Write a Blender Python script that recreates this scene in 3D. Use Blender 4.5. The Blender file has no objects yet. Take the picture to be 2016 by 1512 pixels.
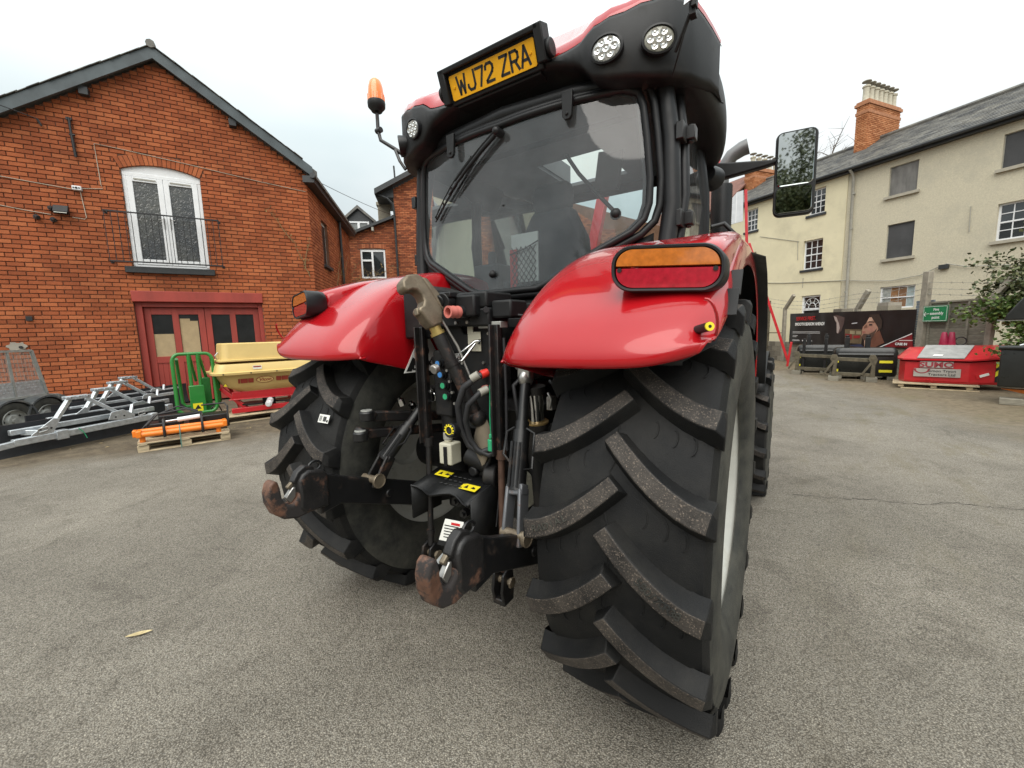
import bpy, bmesh, math, random
from mathutils import Vector, Matrix, noise
random.seed(11)
R = math.radians
sc = bpy.context.scene
COL = sc.collection

# ------------------------------------------------------------------ camera
CAM = Vector((1.319, -1.995, 1.628))
RIGHT = Vector((0.831716, 0.554622, -0.025358))
DOWN = Vector((0.049050, -0.118898, -0.991694))
FWD = Vector((-0.553030, 0.823564, -0.126093))
cd = bpy.data.cameras.new('camera'); cam = bpy.data.objects.new('camera', cd); COL.objects.link(cam)
m = Matrix.Identity(4)
for r in range(3):
    m[r][0] = RIGHT[r]; m[r][1] = -DOWN[r]; m[r][2] = -FWD[r]; m[r][3] = CAM[r]
cam.matrix_world = m
cd.sensor_width = 36.0; cd.sensor_fit = 'HORIZONTAL'
cd.lens = 816.2 / 2016 * 36.0
cd.clip_start = 0.05; cd.clip_end = 3000
sc.camera = cam

# ------------------------------------------------------------------ sky, sun, exposure
SUN_EL, SUN_AZ = R(50), R(158)          # azimuth clockwise from +Y
w = bpy.data.worlds.new('World'); sc.world = w; w.use_nodes = True
nt = w.node_tree; nt.nodes.clear()
out = nt.nodes.new('ShaderNodeOutputWorld'); bg = nt.nodes.new('ShaderNodeBackground')
sky = nt.nodes.new('ShaderNodeTexSky'); sky.sky_type = 'NISHITA'; sky.sun_disc = False
sky.sun_elevation = SUN_EL; sky.sun_rotation = SUN_AZ; sky.air_density = 1.0; sky.dust_density = 2.0
tc = nt.nodes.new('ShaderNodeTexCoord'); mp = nt.nodes.new('ShaderNodeMapping'); mp.inputs['Scale'].default_value = (1.0, 1.0, 2.2)
nz = nt.nodes.new('ShaderNodeTexNoise'); nz.inputs['Scale'].default_value = 1.3; nz.inputs['Detail'].default_value = 4; nz.inputs['Roughness'].default_value = 0.45
cr = nt.nodes.new('ShaderNodeValToRGB')
cr.color_ramp.elements[0].position = 0.32; cr.color_ramp.elements[0].color = (3.2, 3.65, 3.7, 1)
cr.color_ramp.elements[1].position = 0.55; cr.color_ramp.elements[1].color = (4.45, 4.6, 4.54, 1)
mx = nt.nodes.new('ShaderNodeMix'); mx.data_type = 'RGBA'; mx.inputs[0].default_value = 0.93
nt.links.new(tc.outputs['Generated'], mp.inputs[0]); nt.links.new(mp.outputs[0], nz.inputs[0]); nt.links.new(nz.outputs[0], cr.inputs[0])
# overcast dome: brighter towards the zenith
sx = nt.nodes.new('ShaderNodeSeparateXYZ'); nt.links.new(tc.outputs['Generated'], sx.inputs[0])
mr = nt.nodes.new('ShaderNodeMapRange'); mr.inputs[1].default_value = 0.2; mr.inputs[2].default_value = 1.0; mr.inputs[3].default_value = 1.0; mr.inputs[4].default_value = 2.8; nt.links.new(sx.outputs[2], mr.inputs[0])
ml = nt.nodes.new('ShaderNodeMix'); ml.data_type = 'RGBA'; ml.blend_type = 'MULTIPLY'; ml.inputs[0].default_value = 1.0; nt.links.new(cr.outputs[0], ml.inputs[6]); nt.links.new(mr.outputs[0], ml.inputs[7])
nt.links.new(sky.outputs[0], mx.inputs[6]); nt.links.new(ml.outputs[2], mx.inputs[7])
nt.links.new(mx.outputs[2], bg.inputs[0]); bg.inputs[1].default_value = 0.10
nt.links.new(bg.outputs[0], out.inputs[0])

sd = bpy.data.lights.new('sun', 'SUN'); sd.energy = 1.5; sd.angle = R(60); sd.color = (1, 0.95, 0.88)
sun = bpy.data.objects.new('sun', sd); COL.objects.link(sun)
dirv = Vector((math.sin(SUN_AZ) * math.cos(SUN_EL), math.cos(SUN_AZ) * math.cos(SUN_EL), math.sin(SUN_EL)))
sun.rotation_euler = dirv.to_track_quat('Z', 'Y').to_euler(); sun.location = (0, 0, 30)

vs = sc.view_settings
vs.view_transform = 'Standard'; vs.look = 'None'; vs.gamma = 1.0; vs.use_curve_mapping = False
vs.exposure = 0.9
sc.display_settings.display_device = 'sRGB'
sc.cycles.max_bounces = 10; sc.cycles.transparent_max_bounces = 16
sc.cycles.use_denoising = True

# ------------------------------------------------------------------ helpers
class MB:
    """collects shapes; build() links them as ONE mesh object"""
    def __init__(s): s.v = []; s.f = []; s.m = []
    def add(s, vs, fs, m=0):
        o = len(s.v); s.v += [tuple(v) for v in vs]; s.f += [tuple(i + o for i in f) for f in fs]; s.m += [m] * len(fs); return s
    def box(s, c, size, rot=None, m=0):
        hx, hy, hz = size[0] / 2, size[1] / 2, size[2] / 2; c = Vector(c)
        P = [Vector((x, y, z)) for z in (-hz, hz) for y in (-hy, hy) for x in (-hx, hx)]
        if rot is not None: P = [rot @ p for p in P]
        return s.add([c + p for p in P], [(0, 2, 3, 1), (4, 5, 7, 6), (0, 1, 5, 4), (2, 6, 7, 3), (0, 4, 6, 2), (1, 3, 7, 5)], m)
    def bx(s, x0, x1, y0, y1, z0, z1, m=0): return s.box(((x0 + x1) / 2, (y0 + y1) / 2, (z0 + z1) / 2), (abs(x1 - x0), abs(y1 - y0), abs(z1 - z0)), None, m)
    def beam(s, p0, p1, w, h, up=(0, 0, 1), m=0):
        p0, p1 = Vector(p0), Vector(p1); d = p1 - p0; L = d.length; d.normalize(); up = Vector(up)
        if abs(d.dot(up)) > 0.98: up = Vector((1, 0, 0)) if abs(d.x) < 0.9 else Vector((0, 1, 0))
        sx = d.cross(up).normalized(); uz = sx.cross(d)
        rot = Matrix((sx, d, uz)).transposed()
        return s.box((p0 + p1) / 2, (w, L, h), rot, m)
    def loft(s, rings, close=True, cap=True, m=0):
        n = len(rings[0]); vs = [v for r in rings for v in r]; fs = []
        k = n if close else n - 1
        for i in range(len(rings) - 1):
            for j in range(k):
                a, b = i * n + j, i * n + (j + 1) % n
                fs.append((a, b, b + n, a + n))
        if cap and close:
            fs.append(tuple(range(n - 1, -1, -1))); q = (len(rings) - 1) * n; fs.append(tuple(range(q, q + n)))
        return s.add(vs, fs, m)
    def cyl(s, p0, p1, r, r2=None, n=16, cap=True, m=0):
        p0, p1 = Vector(p0), Vector(p1); d = (p1 - p0).normalized(); r2 = r if r2 is None else r2
        a = d.orthogonal().normalized(); b = d.cross(a)
        ring = lambda c, q: [c + (a * math.cos(t) + b * math.sin(t)) * q for t in [2 * math.pi * i / n for i in range(n)]]
        return s.loft([ring(p0, r), ring(p1, r2)], True, cap, m)
    def tube(s, pts, r, n=8, m=0, closed=False, flat=1.0):
        P = [Vector(p) for p in pts]; N = len(P)
        T = []
        for i in range(N):
            if closed: t = P[(i + 1) % N] - P[i - 1]
            else: t = P[min(i + 1, N - 1)] - P[max(i - 1, 0)]
            T.append(t.normalized())
        a = T[0].orthogonal().normalized(); rings = []
        rr = r if isinstance(r, (list, tuple)) else [r] * N
        for i in range(N):
            a = (a - T[i] * a.dot(T[i])).normalized(); b = T[i].cross(a)
            rings.append([P[i] + (a * math.cos(t) + b * math.sin(t) * flat) * rr[i] for t in [2 * math.pi * k / n for k in range(n)]])
        if closed: rings.append(rings[0]); return s.loft(rings, True, False, m)
        return s.loft(rings, True, True, m)
    def prism(s, poly, o, u, v, depth, m=0):
        """polygon in (u,v) from o, pushed `depth` along u x v"""
        o, u, v = Vector(o), Vector(u), Vector(v); w = u.cross(v).normalized() * depth
        A = [o + u * a + v * b for a, b in poly]; n = len(A)
        fs = [tuple(range(n - 1, -1, -1)), tuple(range(n, 2 * n))] + [(i, (i + 1) % n, (i + 1) % n + n, i + n) for i in range(n)]
        return s.add(A + [p + w for p in A], fs, m)
    def lathe(s, prof, o, ax, n=24, m=0, cap=False):
        o = Vector(o); ax = Vector(ax).normalized(); a = ax.orthogonal().normalized(); b = ax.cross(a); rings = []
        for r, h in prof: rings.append([o + ax * h + (a * math.cos(t) + b * math.sin(t)) * max(r, 1e-4) for t in [2 * math.pi * k / n for k in range(n)]])
        return s.loft(rings, True, cap, m)
    def sph(s, c, r, n=12, sc_=(1, 1, 1), m=0):
        c = Vector(c); rings = []
        for i in range(n // 2 + 1):
            t = math.pi * i / (n // 2); rr = max(math.sin(t), 1e-3)
            rings.append([c + Vector((math.cos(p) * rr * r * sc_[0], math.sin(p) * rr * r * sc_[1], -math.cos(t) * r * sc_[2])) for p in [2 * math.pi * k / n for k in range(n)]])
        return s.loft(rings, True, False, m)
    def build(s, name, mat, parent=None, smooth=35, bevel=0, seg=2, kind=None, label=None, recalc=True):
        me = bpy.data.meshes.new(name); me.from_pydata(s.v, [], s.f)
        mats = mat if isinstance(mat, (list, tuple)) else [mat]
        for x in mats: me.materials.append(x)
        if len(mats) > 1: me.polygons.foreach_set('material_index', s.m)
        if recalc:
            b = bmesh.new(); b.from_mesh(me); bmesh.ops.recalc_face_normals(b, faces=b.faces); b.to_mesh(me); b.free()
        if smooth:
            me.polygons.foreach_set('use_smooth', [True] * len(me.polygons)); me.set_sharp_from_angle(angle=R(smooth))
        me.update()
        o = bpy.data.objects.new(name, me); COL.objects.link(o)
        if parent is not None: o.parent = parent
        if bevel:
            bm_ = o.modifiers.new('bevel', 'BEVEL'); bm_.width = bevel; bm_.segments = seg; bm_.limit_method = 'ANGLE'; bm_.angle_limit = R(40); bm_.harden_normals = False
        if kind: o['kind'] = kind
        if label: o['label'] = label
        return o

def tag(o, label, cat, group=None):
    o['label'] = label; o['category'] = cat
    if group: o['group'] = group
    return o
def thing(name, label, cat, loc=(0, 0, 0), rz=0, group=None):
    o = bpy.data.objects.new(name, None); COL.objects.link(o); o.empty_display_size = 0.1
    o.location = loc; o.rotation_euler = (0, 0, rz)
    return tag(o, label, cat, group)
def copy_tree(o, parent=None):
    c = o.copy(); COL.objects.link(c)
    if parent is not None: c.parent = parent
    for ch in list(o.children): copy_tree(ch, c)
    return c

def text(name, s, size, o, u, v, mat, parent, sx=1.0, extrude=0.001, align='CENTER', shear=0, bold=0.0, spacing=1.0):
    cu = bpy.data.curves.new(name, 'FONT'); cu.body = s; cu.size = size; cu.align_x = align; cu.align_y = 'CENTER'; cu.extrude = extrude
    cu.shear = shear; cu.offset = bold; cu.space_character = spacing; cu.resolution_u = 3
    t = bpy.data.objects.new(name, cu); COL.objects.link(t)
    dg = bpy.context.evaluated_depsgraph_get(); me = bpy.data.meshes.new_from_object(t.evaluated_get(dg))
    bpy.data.objects.remove(t); bpy.data.curves.remove(cu)
    u = Vector(u).normalized(); v = Vector(v).normalized(); w_ = u.cross(v); o = Vector(o)
    for p in me.vertices: c = p.co.copy(); p.co = o + u * c.x * sx + v * c.y + w_ * c.z
    me.materials.clear(); me.materials.append(mat)
    ob = bpy.data.objects.new(name, me); COL.objects.link(ob)
    if parent is not None: ob.parent = parent
    return ob

class Frame:
    """local frame on a wall: s along it, d out of it, z up"""
    def __init__(f, o, deg, side=1):
        a = R(deg); f.o = Vector(o); f.u = Vector((math.sin(a), math.cos(a), 0)); f.n = Vector((math.cos(a), -math.sin(a), 0)) * side
    def at(f, s, d, z): return f.o + f.u * s + f.n * d + Vector((0, 0, z))
    def box(f, mb, s0, s1, d0, d1, z0, z1, m=0):
        rot = Matrix((f.u, f.n, Vector((0, 0, 1)))).transposed()
        return mb.box(f.at((s0 + s1) / 2, (d0 + d1) / 2, (z0 + z1) / 2), (abs(s1 - s0), abs(d1 - d0), abs(z1 - z0)), rot, m)
    def poly(f, mb, pts, d0, d1, m=0):
        A = [f.at(s, d0, z) for s, z in pts]; n = len(A); w_ = f.n * (d1 - d0)
        return mb.add(A + [p + w_ for p in A], [tuple(range(n - 1, -1, -1)), tuple(range(n, 2 * n))] + [(i, (i + 1) % n, (i + 1) % n + n, i + n) for i in range(n)], m)

# ------------------------------------------------------------------ materials
def new_mat(name):
    mt = bpy.data.materials.new(name); mt.use_nodes = True; nt = mt.node_tree
    return mt, nt, nt.nodes['Principled BSDF']
def node(nt, t, **kw):
    n = nt.nodes.new(t)
    for k, v in kw.items():
        if k in n.inputs.keys(): n.inputs[k].default_value = v
        else: setattr(n, k, v)
    return n
def noise_n(nt, scale, detail=5, rough=0.6, coord='Object', stretch=None):
    tc = node(nt, 'ShaderNodeTexCoord'); n = node(nt, 'ShaderNodeTexNoise', Scale=scale, Detail=detail, Roughness=rough)
    src = tc.outputs[coord]
    if stretch:
        mp = node(nt, 'ShaderNodeMapping'); mp.inputs['Scale'].default_value = stretch; nt.links.new(src, mp.inputs[0]); src = mp.outputs[0]
    nt.links.new(src, n.inputs['Vector']); return n
def ramp(nt, src, p0, c0, p1, c1):
    r = node(nt, 'ShaderNodeValToRGB'); e = r.color_ramp.elements
    e[0].position = p0; e[0].color = (*c0, 1) if len(c0) == 3 else c0; e[1].position = p1; e[1].color = (*c1, 1) if len(c1) == 3 else c1
    nt.links.new(src, r.inputs[0]); return r
def mixc(nt, fac, a, b, blend='MIX'):
    n = node(nt, 'ShaderNodeMix', data_type='RGBA', blend_type=blend)
    for i, x in ((0, fac), (6, a), (7, b)):
        if isinstance(x, (int, float)): n.inputs[i].default_value = x
        elif isinstance(x, (tuple, list)): n.inputs[i].default_value = (*x, 1) if len(x) == 3 else x
        else: nt.links.new(x, n.inputs[i])
    return n.outputs[2]
def bump(nt, bs, src, strength, dist=0.01, prev=None):
    b = node(nt, 'ShaderNodeBump', Strength=strength, Distance=dist); nt.links.new(src, b.inputs['Height'])
    if prev is not None: nt.links.new(prev, b.inputs['Normal'])
    nt.links.new(b.outputs[0], bs.inputs['Normal']); return b.outputs[0]
def k(c, f): return tuple(min(x * f, 1) for x in c)
def pm(name, col, rough=0.5, metal=0.0, var=0.15, vscale=6, bmp=0.0, bscale=80, coat=0.0, dirt=None, dscale=5, dpos=(0.5, 0.68), spec=0.5, rand=0.0, stretch=None, rvar=0.15):
    """principled with uneven colour, uneven gloss, optional dirt/rust patches and fine relief"""
    mt, nt, bs = new_mat(name)
    n = noise_n(nt, vscale, 6, 0.6, 'Object', stretch)
    c = ramp(nt, n.outputs[0], 0.3, k(col, 1 - var), 0.7, k(col, 1 + var)).outputs[0]
    bs.inputs['Roughness'].default_value = rough; bs.inputs['Metallic'].default_value = metal
    bs.inputs['Specular IOR Level'].default_value = spec
    if dirt:
        dn = noise_n(nt, dscale, 8, 0.7); f = ramp(nt, dn.outputs[0], dpos[0], (0, 0, 0), dpos[1], (1, 1, 1)).outputs[0]
        c = mixc(nt, f, c, dirt)
        mr = node(nt, 'ShaderNodeMapRange'); nt.links.new(f, mr.inputs[0]); mr.inputs[3].default_value = rough; mr.inputs[4].default_value = 0.85; nt.links.new(mr.outputs[0], bs.inputs['Roughness'])
        if metal:
            mr2 = node(nt, 'ShaderNodeMapRange'); nt.links.new(f, mr2.inputs[0]); mr2.inputs[3].default_value = metal; mr2.inputs[4].default_value = 0.0; nt.links.new(mr2.outputs[0], bs.inputs['Metallic'])
    elif rvar:
        rn = noise_n(nt, vscale * 2.3, 5); mr = node(nt, 'ShaderNodeMapRange'); nt.links.new(rn.outputs[0], mr.inputs[0])
        mr.inputs[3].default_value = max(rough - rvar, 0.02); mr.inputs[4].default_value = min(rough + rvar, 1); nt.links.new(mr.outputs[0], bs.inputs['Roughness'])
    if rand:
        oi = node(nt, 'ShaderNodeObjectInfo'); mr = node(nt, 'ShaderNodeMapRange'); nt.links.new(oi.outputs['Random'], mr.inputs[0]); mr.inputs[3].default_value = 1 - rand; mr.inputs[4].default_value = 1 + rand
        c = mixc(nt, 1.0, c, mr.outputs[0], 'MULTIPLY')
    nt.links.new(c, bs.inputs['Base Color'])
    if coat: bs.inputs['Coat Weight'].default_value = coat; bs.inputs['Coat Roughness'].default_value = 0.04
    if bmp: bn = noise_n(nt, bscale, 4); bump(nt, bs, bn.outputs[0], bmp, 0.01)
    return mt

M_ = {}
def brick_mat(name, c_dark, c_mid, c_light):
    mt, nt, bs = new_mat(name)
    g = node(nt, 'ShaderNodeNewGeometry'); oi = node(nt, 'ShaderNodeObjectInfo')
    ad = node(nt, 'ShaderNodeMath', operation='ADD'); nt.links.new(g.outputs['Random Per Island'], ad.inputs[0]); nt.links.new(oi.outputs['Random'], ad.inputs[1])
    fr = node(nt, 'ShaderNodeMath', operation='FRACT'); nt.links.new(ad.outputs[0], fr.inputs[0])
    r = ramp(nt, fr.outputs[0], 0.0, c_dark, 1.0, c_light); e = r.color_ramp.elements.new(0.45); e.color = (*c_mid, 1)
    n1 = noise_n(nt, 0.9, 6, 0.65); n1.inputs['Distortion'].default_value = 0.4
    tc = node(nt, 'ShaderNodeNewGeometry'); nt.links.new(tc.outputs['Position'], n1.inputs['Vector'])
    st = ramp(nt, n1.outputs[0], 0.36, (0.76, 0.74, 0.73), 0.6, (1.06, 1.04, 1.0))
    c = mixc(nt, 1.0, r.outputs[0], st.outputs[0], 'MULTIPLY')
    n2 = noise_n(nt, 45, 5); nt.links.new(tc.outputs['Position'], n2.inputs['Vector'])
    c = mixc(nt, 0.5, c, ramp(nt, n2.outputs[0], 0.3, (0.6, 0.6, 0.6), 0.7, (1.25, 1.2, 1.15)).outputs[0], 'MULTIPLY')
    nt.links.new(c, bs.inputs['Base Color']); bs.inputs['Roughness'].default_value = 0.85; bs.inputs['Specular IOR Level'].default_value = 0.25
    bump(nt, bs, n2.outputs[0], 0.35, 0.01)
    return mt
M_['brick'] = brick_mat('red_brick', (0.28, 0.078, 0.031), (0.355, 0.101, 0.040), (0.43, 0.138, 0.056))
M_['brick_far'] = brick_mat('weathered_red_brick', (0.20, 0.066, 0.036), (0.33, 0.10, 0.046), (0.46, 0.17, 0.080))
M_['block'] = brick_mat('grey_block', (0.16, 0.15, 0.125), (0.24, 0.225, 0.185), (0.31, 0.29, 0.24))
M_['mortar'] = pm('mortar', (0.16, 0.075, 0.045), 0.95, var=0.3, vscale=3, bmp=0.3)
M_['mortar_grey'] = pm('grey_mortar', (0.33, 0.30, 0.25), 0.95, var=0.2, vscale=3, bmp=0.3)
M_['red_paint'] = pm('tractor_red_paint', (0.36, 0.006, 0.010), 0.22, var=0.06, vscale=2.2, coat=0.7, rvar=0.05, spec=0.25)
M_['black_plastic'] = pm('black_plastic', (0.0095, 0.010, 0.0105), 0.5, var=0.35, vscale=9, bmp=0.10, bscale=400, spec=0.32, dirt=(.032, .029, .024), dscale=5, dpos=(.55, .85))
M_['black_trim'] = pm('black_rubber_trim', (0.011, 0.0115, 0.0125), 0.42, var=0.25, spec=0.35)
M_['black_metal'] = pm('black_painted_metal', (0.008, 0.008, 0.0085), 0.38, var=0.25, vscale=12, dirt=(0.05, 0.032, 0.022), dscale=9, dpos=(0.58, 0.75))
M_['dark_chassis'] = pm('dark_chassis_metal', (0.006, 0.006, 0.0065), 0.55, var=0.3, vscale=12, dirt=(0.03, 0.024, 0.018), dscale=6, dpos=(0.5, 0.75))
M_['rusty'] = pm('rusty_black_steel', (0.016, 0.015, 0.015), 0.45, metal=0.2, var=0.3, vscale=15, dirt=(0.12, 0.055, 0.032), dscale=14, dpos=(0.55, 0.70), bmp=0.15, bscale=120)
M_['rust_hook'] = pm('worn_rusty_hook_steel', (0.15, 0.075, 0.048), 0.5, metal=0.25, var=0.4, vscale=16, dirt=(0.022, 0.018, 0.017), dscale=11, dpos=(0.46, 0.56), bmp=0.2, bscale=90)
M_['brass_steel'] = pm('dusty_zinc_hook_steel', (0.19, 0.155, 0.11), 0.45, metal=0.6, var=0.25, vscale=20, dirt=(0.13, 0.10, 0.068), dscale=12, bmp=0.1, bscale=90)
M_['chrome'] = pm('chrome_rod', (0.62, 0.62, 0.62), 0.12, metal=1.0, var=0.05, rvar=0.05)
M_['steel'] = pm('bare_steel', (0.42, 0.41, 0.39), 0.35, metal=0.9, var=0.15, vscale=20, dirt=(0.15, 0.11, 0.08), dscale=15, dpos=(0.6, 0.75))
M_['galv'] = pm('galvanised_steel', (0.52, 0.55, 0.57), 0.42, metal=0.75, var=0.22, vscale=18, bmp=0.03, rvar=0.12)
M_['galv_dull'] = pm('dull_galvanised_sheet', (0.36, 0.365, 0.34), 0.6, metal=0.5, var=0.25, vscale=8, rvar=0.12)
M_['black_rubber'] = pm('black_scraper_rubber', (0.014, 0.015, 0.018), 0.55, var=0.3, vscale=8, dirt=(0.05, 0.05, 0.05), dscale=4, dpos=(0.6, 0.8))
M_['yellow_sticker'] = pm('yellow_sticker', (0.75, 0.62, 0.02), 0.4, var=0.04)
M_['white_sticker'] = pm('white_sticker', (0.72, 0.72, 0.68), 0.45, var=0.05)
M_['ink'] = pm('black_ink', (0.01, 0.01, 0.01), 0.5, var=0.1)
M_['white_ink'] = pm('white_ink', (0.78, 0.78, 0.76), 0.5, var=0.05)
M_['red_ink'] = pm('red_ink', (0.5, 0.012, 0.015), 0.5, var=0.05)
M_['plate_yellow'] = pm('number_plate_yellow', (0.83, 0.42, 0.012), 0.35, var=0.05, spec=0.3)
M_['white_upvc'] = pm('white_plastic_frame', (0.74, 0.75, 0.76), 0.35, var=0.05, dirt=(0.55, 0.54, 0.52), dscale=3, dpos=(0.6, 0.85))
M_['door_red'] = pm('dull_red_door_paint', (0.31, 0.042, 0.028), 0.55, var=0.18, vscale=4, bmp=0.1, bscale=40, stretch=(1, 1, 0.2))
M_['iron'] = pm('black_iron', (0.012, 0.012, 0.013), 0.5, var=0.2)
M_['slate'] = None
M_['wood_pale'] = pm('pale_pallet_wood', (0.42, 0.34, 0.22), 0.8, var=0.3, vscale=7, bmp=0.15, bscale=60, stretch=(1, 1, 6), rand=0.18)
M_['wood_grey'] = pm('weathered_grey_wood', (0.20, 0.185, 0.145), 0.85, var=0.3, vscale=6, bmp=0.2, bscale=50, stretch=(1, 1, 8), rand=0.2)
M_['orange'] = pm('orange_paint', (0.80, 0.20, 0.012), 0.35, var=0.08, coat=0.3)
M_['green_paint'] = pm('green_paint', (0.022, 0.19, 0.030), 0.35, var=0.1, coat=0.3)
M_['hopper'] = pm('beige_yellow_plastic', (0.62, 0.45, 0.17), 0.45, var=0.06, vscale=3)
M_['red_frame'] = pm('red_implement_paint', (0.48, 0.014, 0.02), 0.35, var=0.1, coat=0.4)
M_['cream'] = pm('cream_render', (0.68, 0.62, 0.43), 0.9, var=0.07, vscale=1.2, bmp=0.5, bscale=60, dirt=(0.50, 0.455, 0.32), dscale=0.8, dpos=(0.5, 0.8))
M_['beige'] = pm('beige_roughcast_render', (0.54, 0.495, 0.375), 0.95, var=0.12, vscale=26, bmp=0.9, bscale=45, dirt=(0.41, 0.385, 0.305), dscale=0.7, dpos=(0.5, 0.8))
M_['stone'] = pm('stone_sill', (0.38, 0.35, 0.28), 0.85, var=0.15)
M_['board_dark'] = pm('dark_window_board', (0.055, 0.056, 0.058), 0.7, var=0.25, vscale=1.5)
M_['board_grey'] = pm('peeling_grey_window_board', (0.17, 0.165, 0.155), 0.8, var=0.3, vscale=3, stretch=(2, 2, 0.6))
M_['gutter_black'] = pm('black_gutter', (0.025, 0.028, 0.030), 0.5, var=0.2)
M_['pipe_grey'] = pm('grey_pipe', (0.30, 0.29, 0.25), 0.6, var=0.15)
M_['concrete'] = pm('concrete_post', (0.27, 0.245, 0.195), 0.9, var=0.25, vscale=7, bmp=0.3, bscale=50)
M_['pot'] = pm('clay_chimney_pot', (0.45, 0.42, 0.33), 0.8, var=0.2, vscale=9)
M_['terracotta'] = pm('orange_brick_cap', (.38, .17, .085), .9, var=.25, vscale=8, bmp=.3)
M_['terracotta_brick'] = brick_mat('orange_chimney_brick', (0.34, 0.13, 0.055), (0.45, 0.19, 0.085), (0.55, 0.26, 0.13))
M_['amber'] = pm('amber_lens', (0.46, 0.135, 0.018), 0.16, var=0.2, vscale=60, coat=1.0, rvar=0.05)
M_['redlens'] = pm('red_lens', (0.36, 0.010, 0.024), 0.16, var=0.2, vscale=60, coat=1.0, rvar=0.05)
M_['banner_black'] = pm('black_banner_print', (0.010, 0.010, 0.011), 0.35, var=0.3, vscale=2)
M_['sign_green'] = pm('green_sign', (0.012, 0.20, 0.075), 0.4, var=0.08)
M_['leaf'] = None
M_['interior'] = pm('cab_grey_plastic', (0.07, 0.072, 0.078), 0.7, var=0.15)
M_['liner'] = pm('cab_roof_liner', (0.16, 0.17, 0.19), 0.8, var=0.1)
M_['seat'] = pm('cab_seat_fabric', (0.045, 0.046, 0.052), 0.9, var=0.2, bmp=0.1, bscale=200)
M_['box_black'] = pm('black_weight_plastic', (0.014, 0.015, 0.014), 0.32, var=0.2)
M_['olive_steel'] = pm('muddy_olive_steel', (0.10, 0.085, 0.055), 0.75, metal=0.1, var=0.35, vscale=10, bmp=0.1)
M_['trailer'] = pm('grey_trailer_steel', (0.085, 0.092, 0.095), 0.6, metal=0.2, var=0.3, vscale=6, dirt=(0.16, 0.15, 0.13), dscale=3, dpos=(0.45, 0.7))
M_['bark'] = pm('bark', (0.10, 0.075, 0.05), 0.9, var=0.3, vscale=12, bmp=0.4, bscale=40)
M_['hose'] = pm('black_hose_rubber', (0.02, 0.02, 0.022), 0.55, var=0.2)
M_['blue'] = pm('blue_cap', (0.05, 0.22, 0.55), 0.4, var=0.1)
M_['green_cap'] = pm('green_cap', (0.03, 0.35, 0.16), 0.4, var=0.1)
M_['pink'] = pm('faded_red_fitting', (0.55, 0.16, 0.13), 0.4, var=0.15)
M_['bottle'] = pm('milky_plastic', (0.55, 0.53, 0.42), 0.4, var=0.08)
M_['boot_red'] = pm('dark_magenta_plastic', (0.30, 0.016, 0.055), 0.4, var=0.15)
M_['hazard'] = pm('hazard_yellow', (0.70, 0.62, 0.03), 0.45, var=0.08)

def slate_mat():
    mt, nt, bs = new_mat('slate_roof')
    g = node(nt, 'ShaderNodeNewGeometry'); n = noise_n(nt, 2.0, 8, 0.7); nt.links.new(g.outputs['Position'], n.inputs['Vector'])
    r = ramp(nt, n.outputs[0], 0.35, (0.055, 0.056, 0.060), 0.65, (0.19, 0.18, 0.155))
    isl = ramp(nt, g.outputs['Random Per Island'], 0, (0.65, 0.65, 0.65), 1, (1.25, 1.25, 1.22))
    c = mixc(nt, 1.0, r.outputs[0], isl.outputs[0], 'MULTIPLY')
    nt.links.new(c, bs.inputs['Base Color']); bs.inputs['Roughness'].default_value = 0.6
    n2 = noise_n(nt, 30, 4); nt.links.new(g.outputs['Position'], n2.inputs['Vector']); bump(nt, bs, n2.outputs[0], 0.3, 0.01)
    return mt
M_['slate'] = slate_mat()

def glass_mat(name, tint, dust=0.12, dcol=(0.5, 0.52, 0.52), rough=0.03, trans=0.75, dscale=3, waves=0.0, refl=1.1):
    """thin pane: see-through, glossy, with a film of dust"""
    mt = bpy.data.materials.new(name); mt.use_nodes = True; nt = mt.node_tree; nt.nodes.clear()
    o = node(nt, 'ShaderNodeOutputMaterial'); tr = node(nt, 'ShaderNodeBsdfTransparent'); tr.inputs[0].default_value = (*[t * trans for t in tint], 1)
    df = node(nt, 'ShaderNodeBsdfDiffuse'); df.inputs[0].default_value = (*dcol, 1)
    gl = node(nt, 'ShaderNodeBsdfGlossy'); gl.inputs['Roughness'].default_value = rough
    n = noise_n(nt, dscale, 6, 0.65); f = ramp(nt, n.outputs[0], 0.32, (dust * 0.3,) * 3, 0.7, (dust * 1.6,) * 3)
    m1 = node(nt, 'ShaderNodeMixShader'); nt.links.new(f.outputs[0], m1.inputs[0]); nt.links.new(tr.outputs[0], m1.inputs[1]); nt.links.new(df.outputs[0], m1.inputs[2])
    lw = node(nt, 'ShaderNodeFresnel', IOR=1.5); m2 = node(nt, 'ShaderNodeMixShader')
    ad = node(nt, 'ShaderNodeMath', operation='MULTIPLY_ADD'); ad.inputs[1].default_value = refl; ad.inputs[2].default_value = 0.015 * refl; nt.links.new(lw.outputs[0], ad.inputs[0])
    nt.links.new(ad.outputs[0], m2.inputs[0]); nt.links.new(m1.outputs[0], m2.inputs[1]); nt.links.new(gl.outputs[0], m2.inputs[2]); nt.links.new(m2.outputs[0], o.inputs[0])
    if waves:
        vn = noise_n(nt, 16, 3, 0.5); b = node(nt, 'ShaderNodeBump', Strength=waves, Distance=0.02); nt.links.new(vn.outputs[0], b.inputs['Height']); nt.links.new(b.outputs[0], gl.inputs['Normal'])
    return mt
M_['cab_glass'] = glass_mat('dusty_cab_glass', (0.80, 0.88, 0.90), dust=0.10, dcol=(0.40, 0.43, 0.44), trans=0.97, dscale=2.2)
M_['side_glass'] = glass_mat('cab_side_glass', (0.85, 0.95, 0.93), dust=0.10, trans=0.9)
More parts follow.
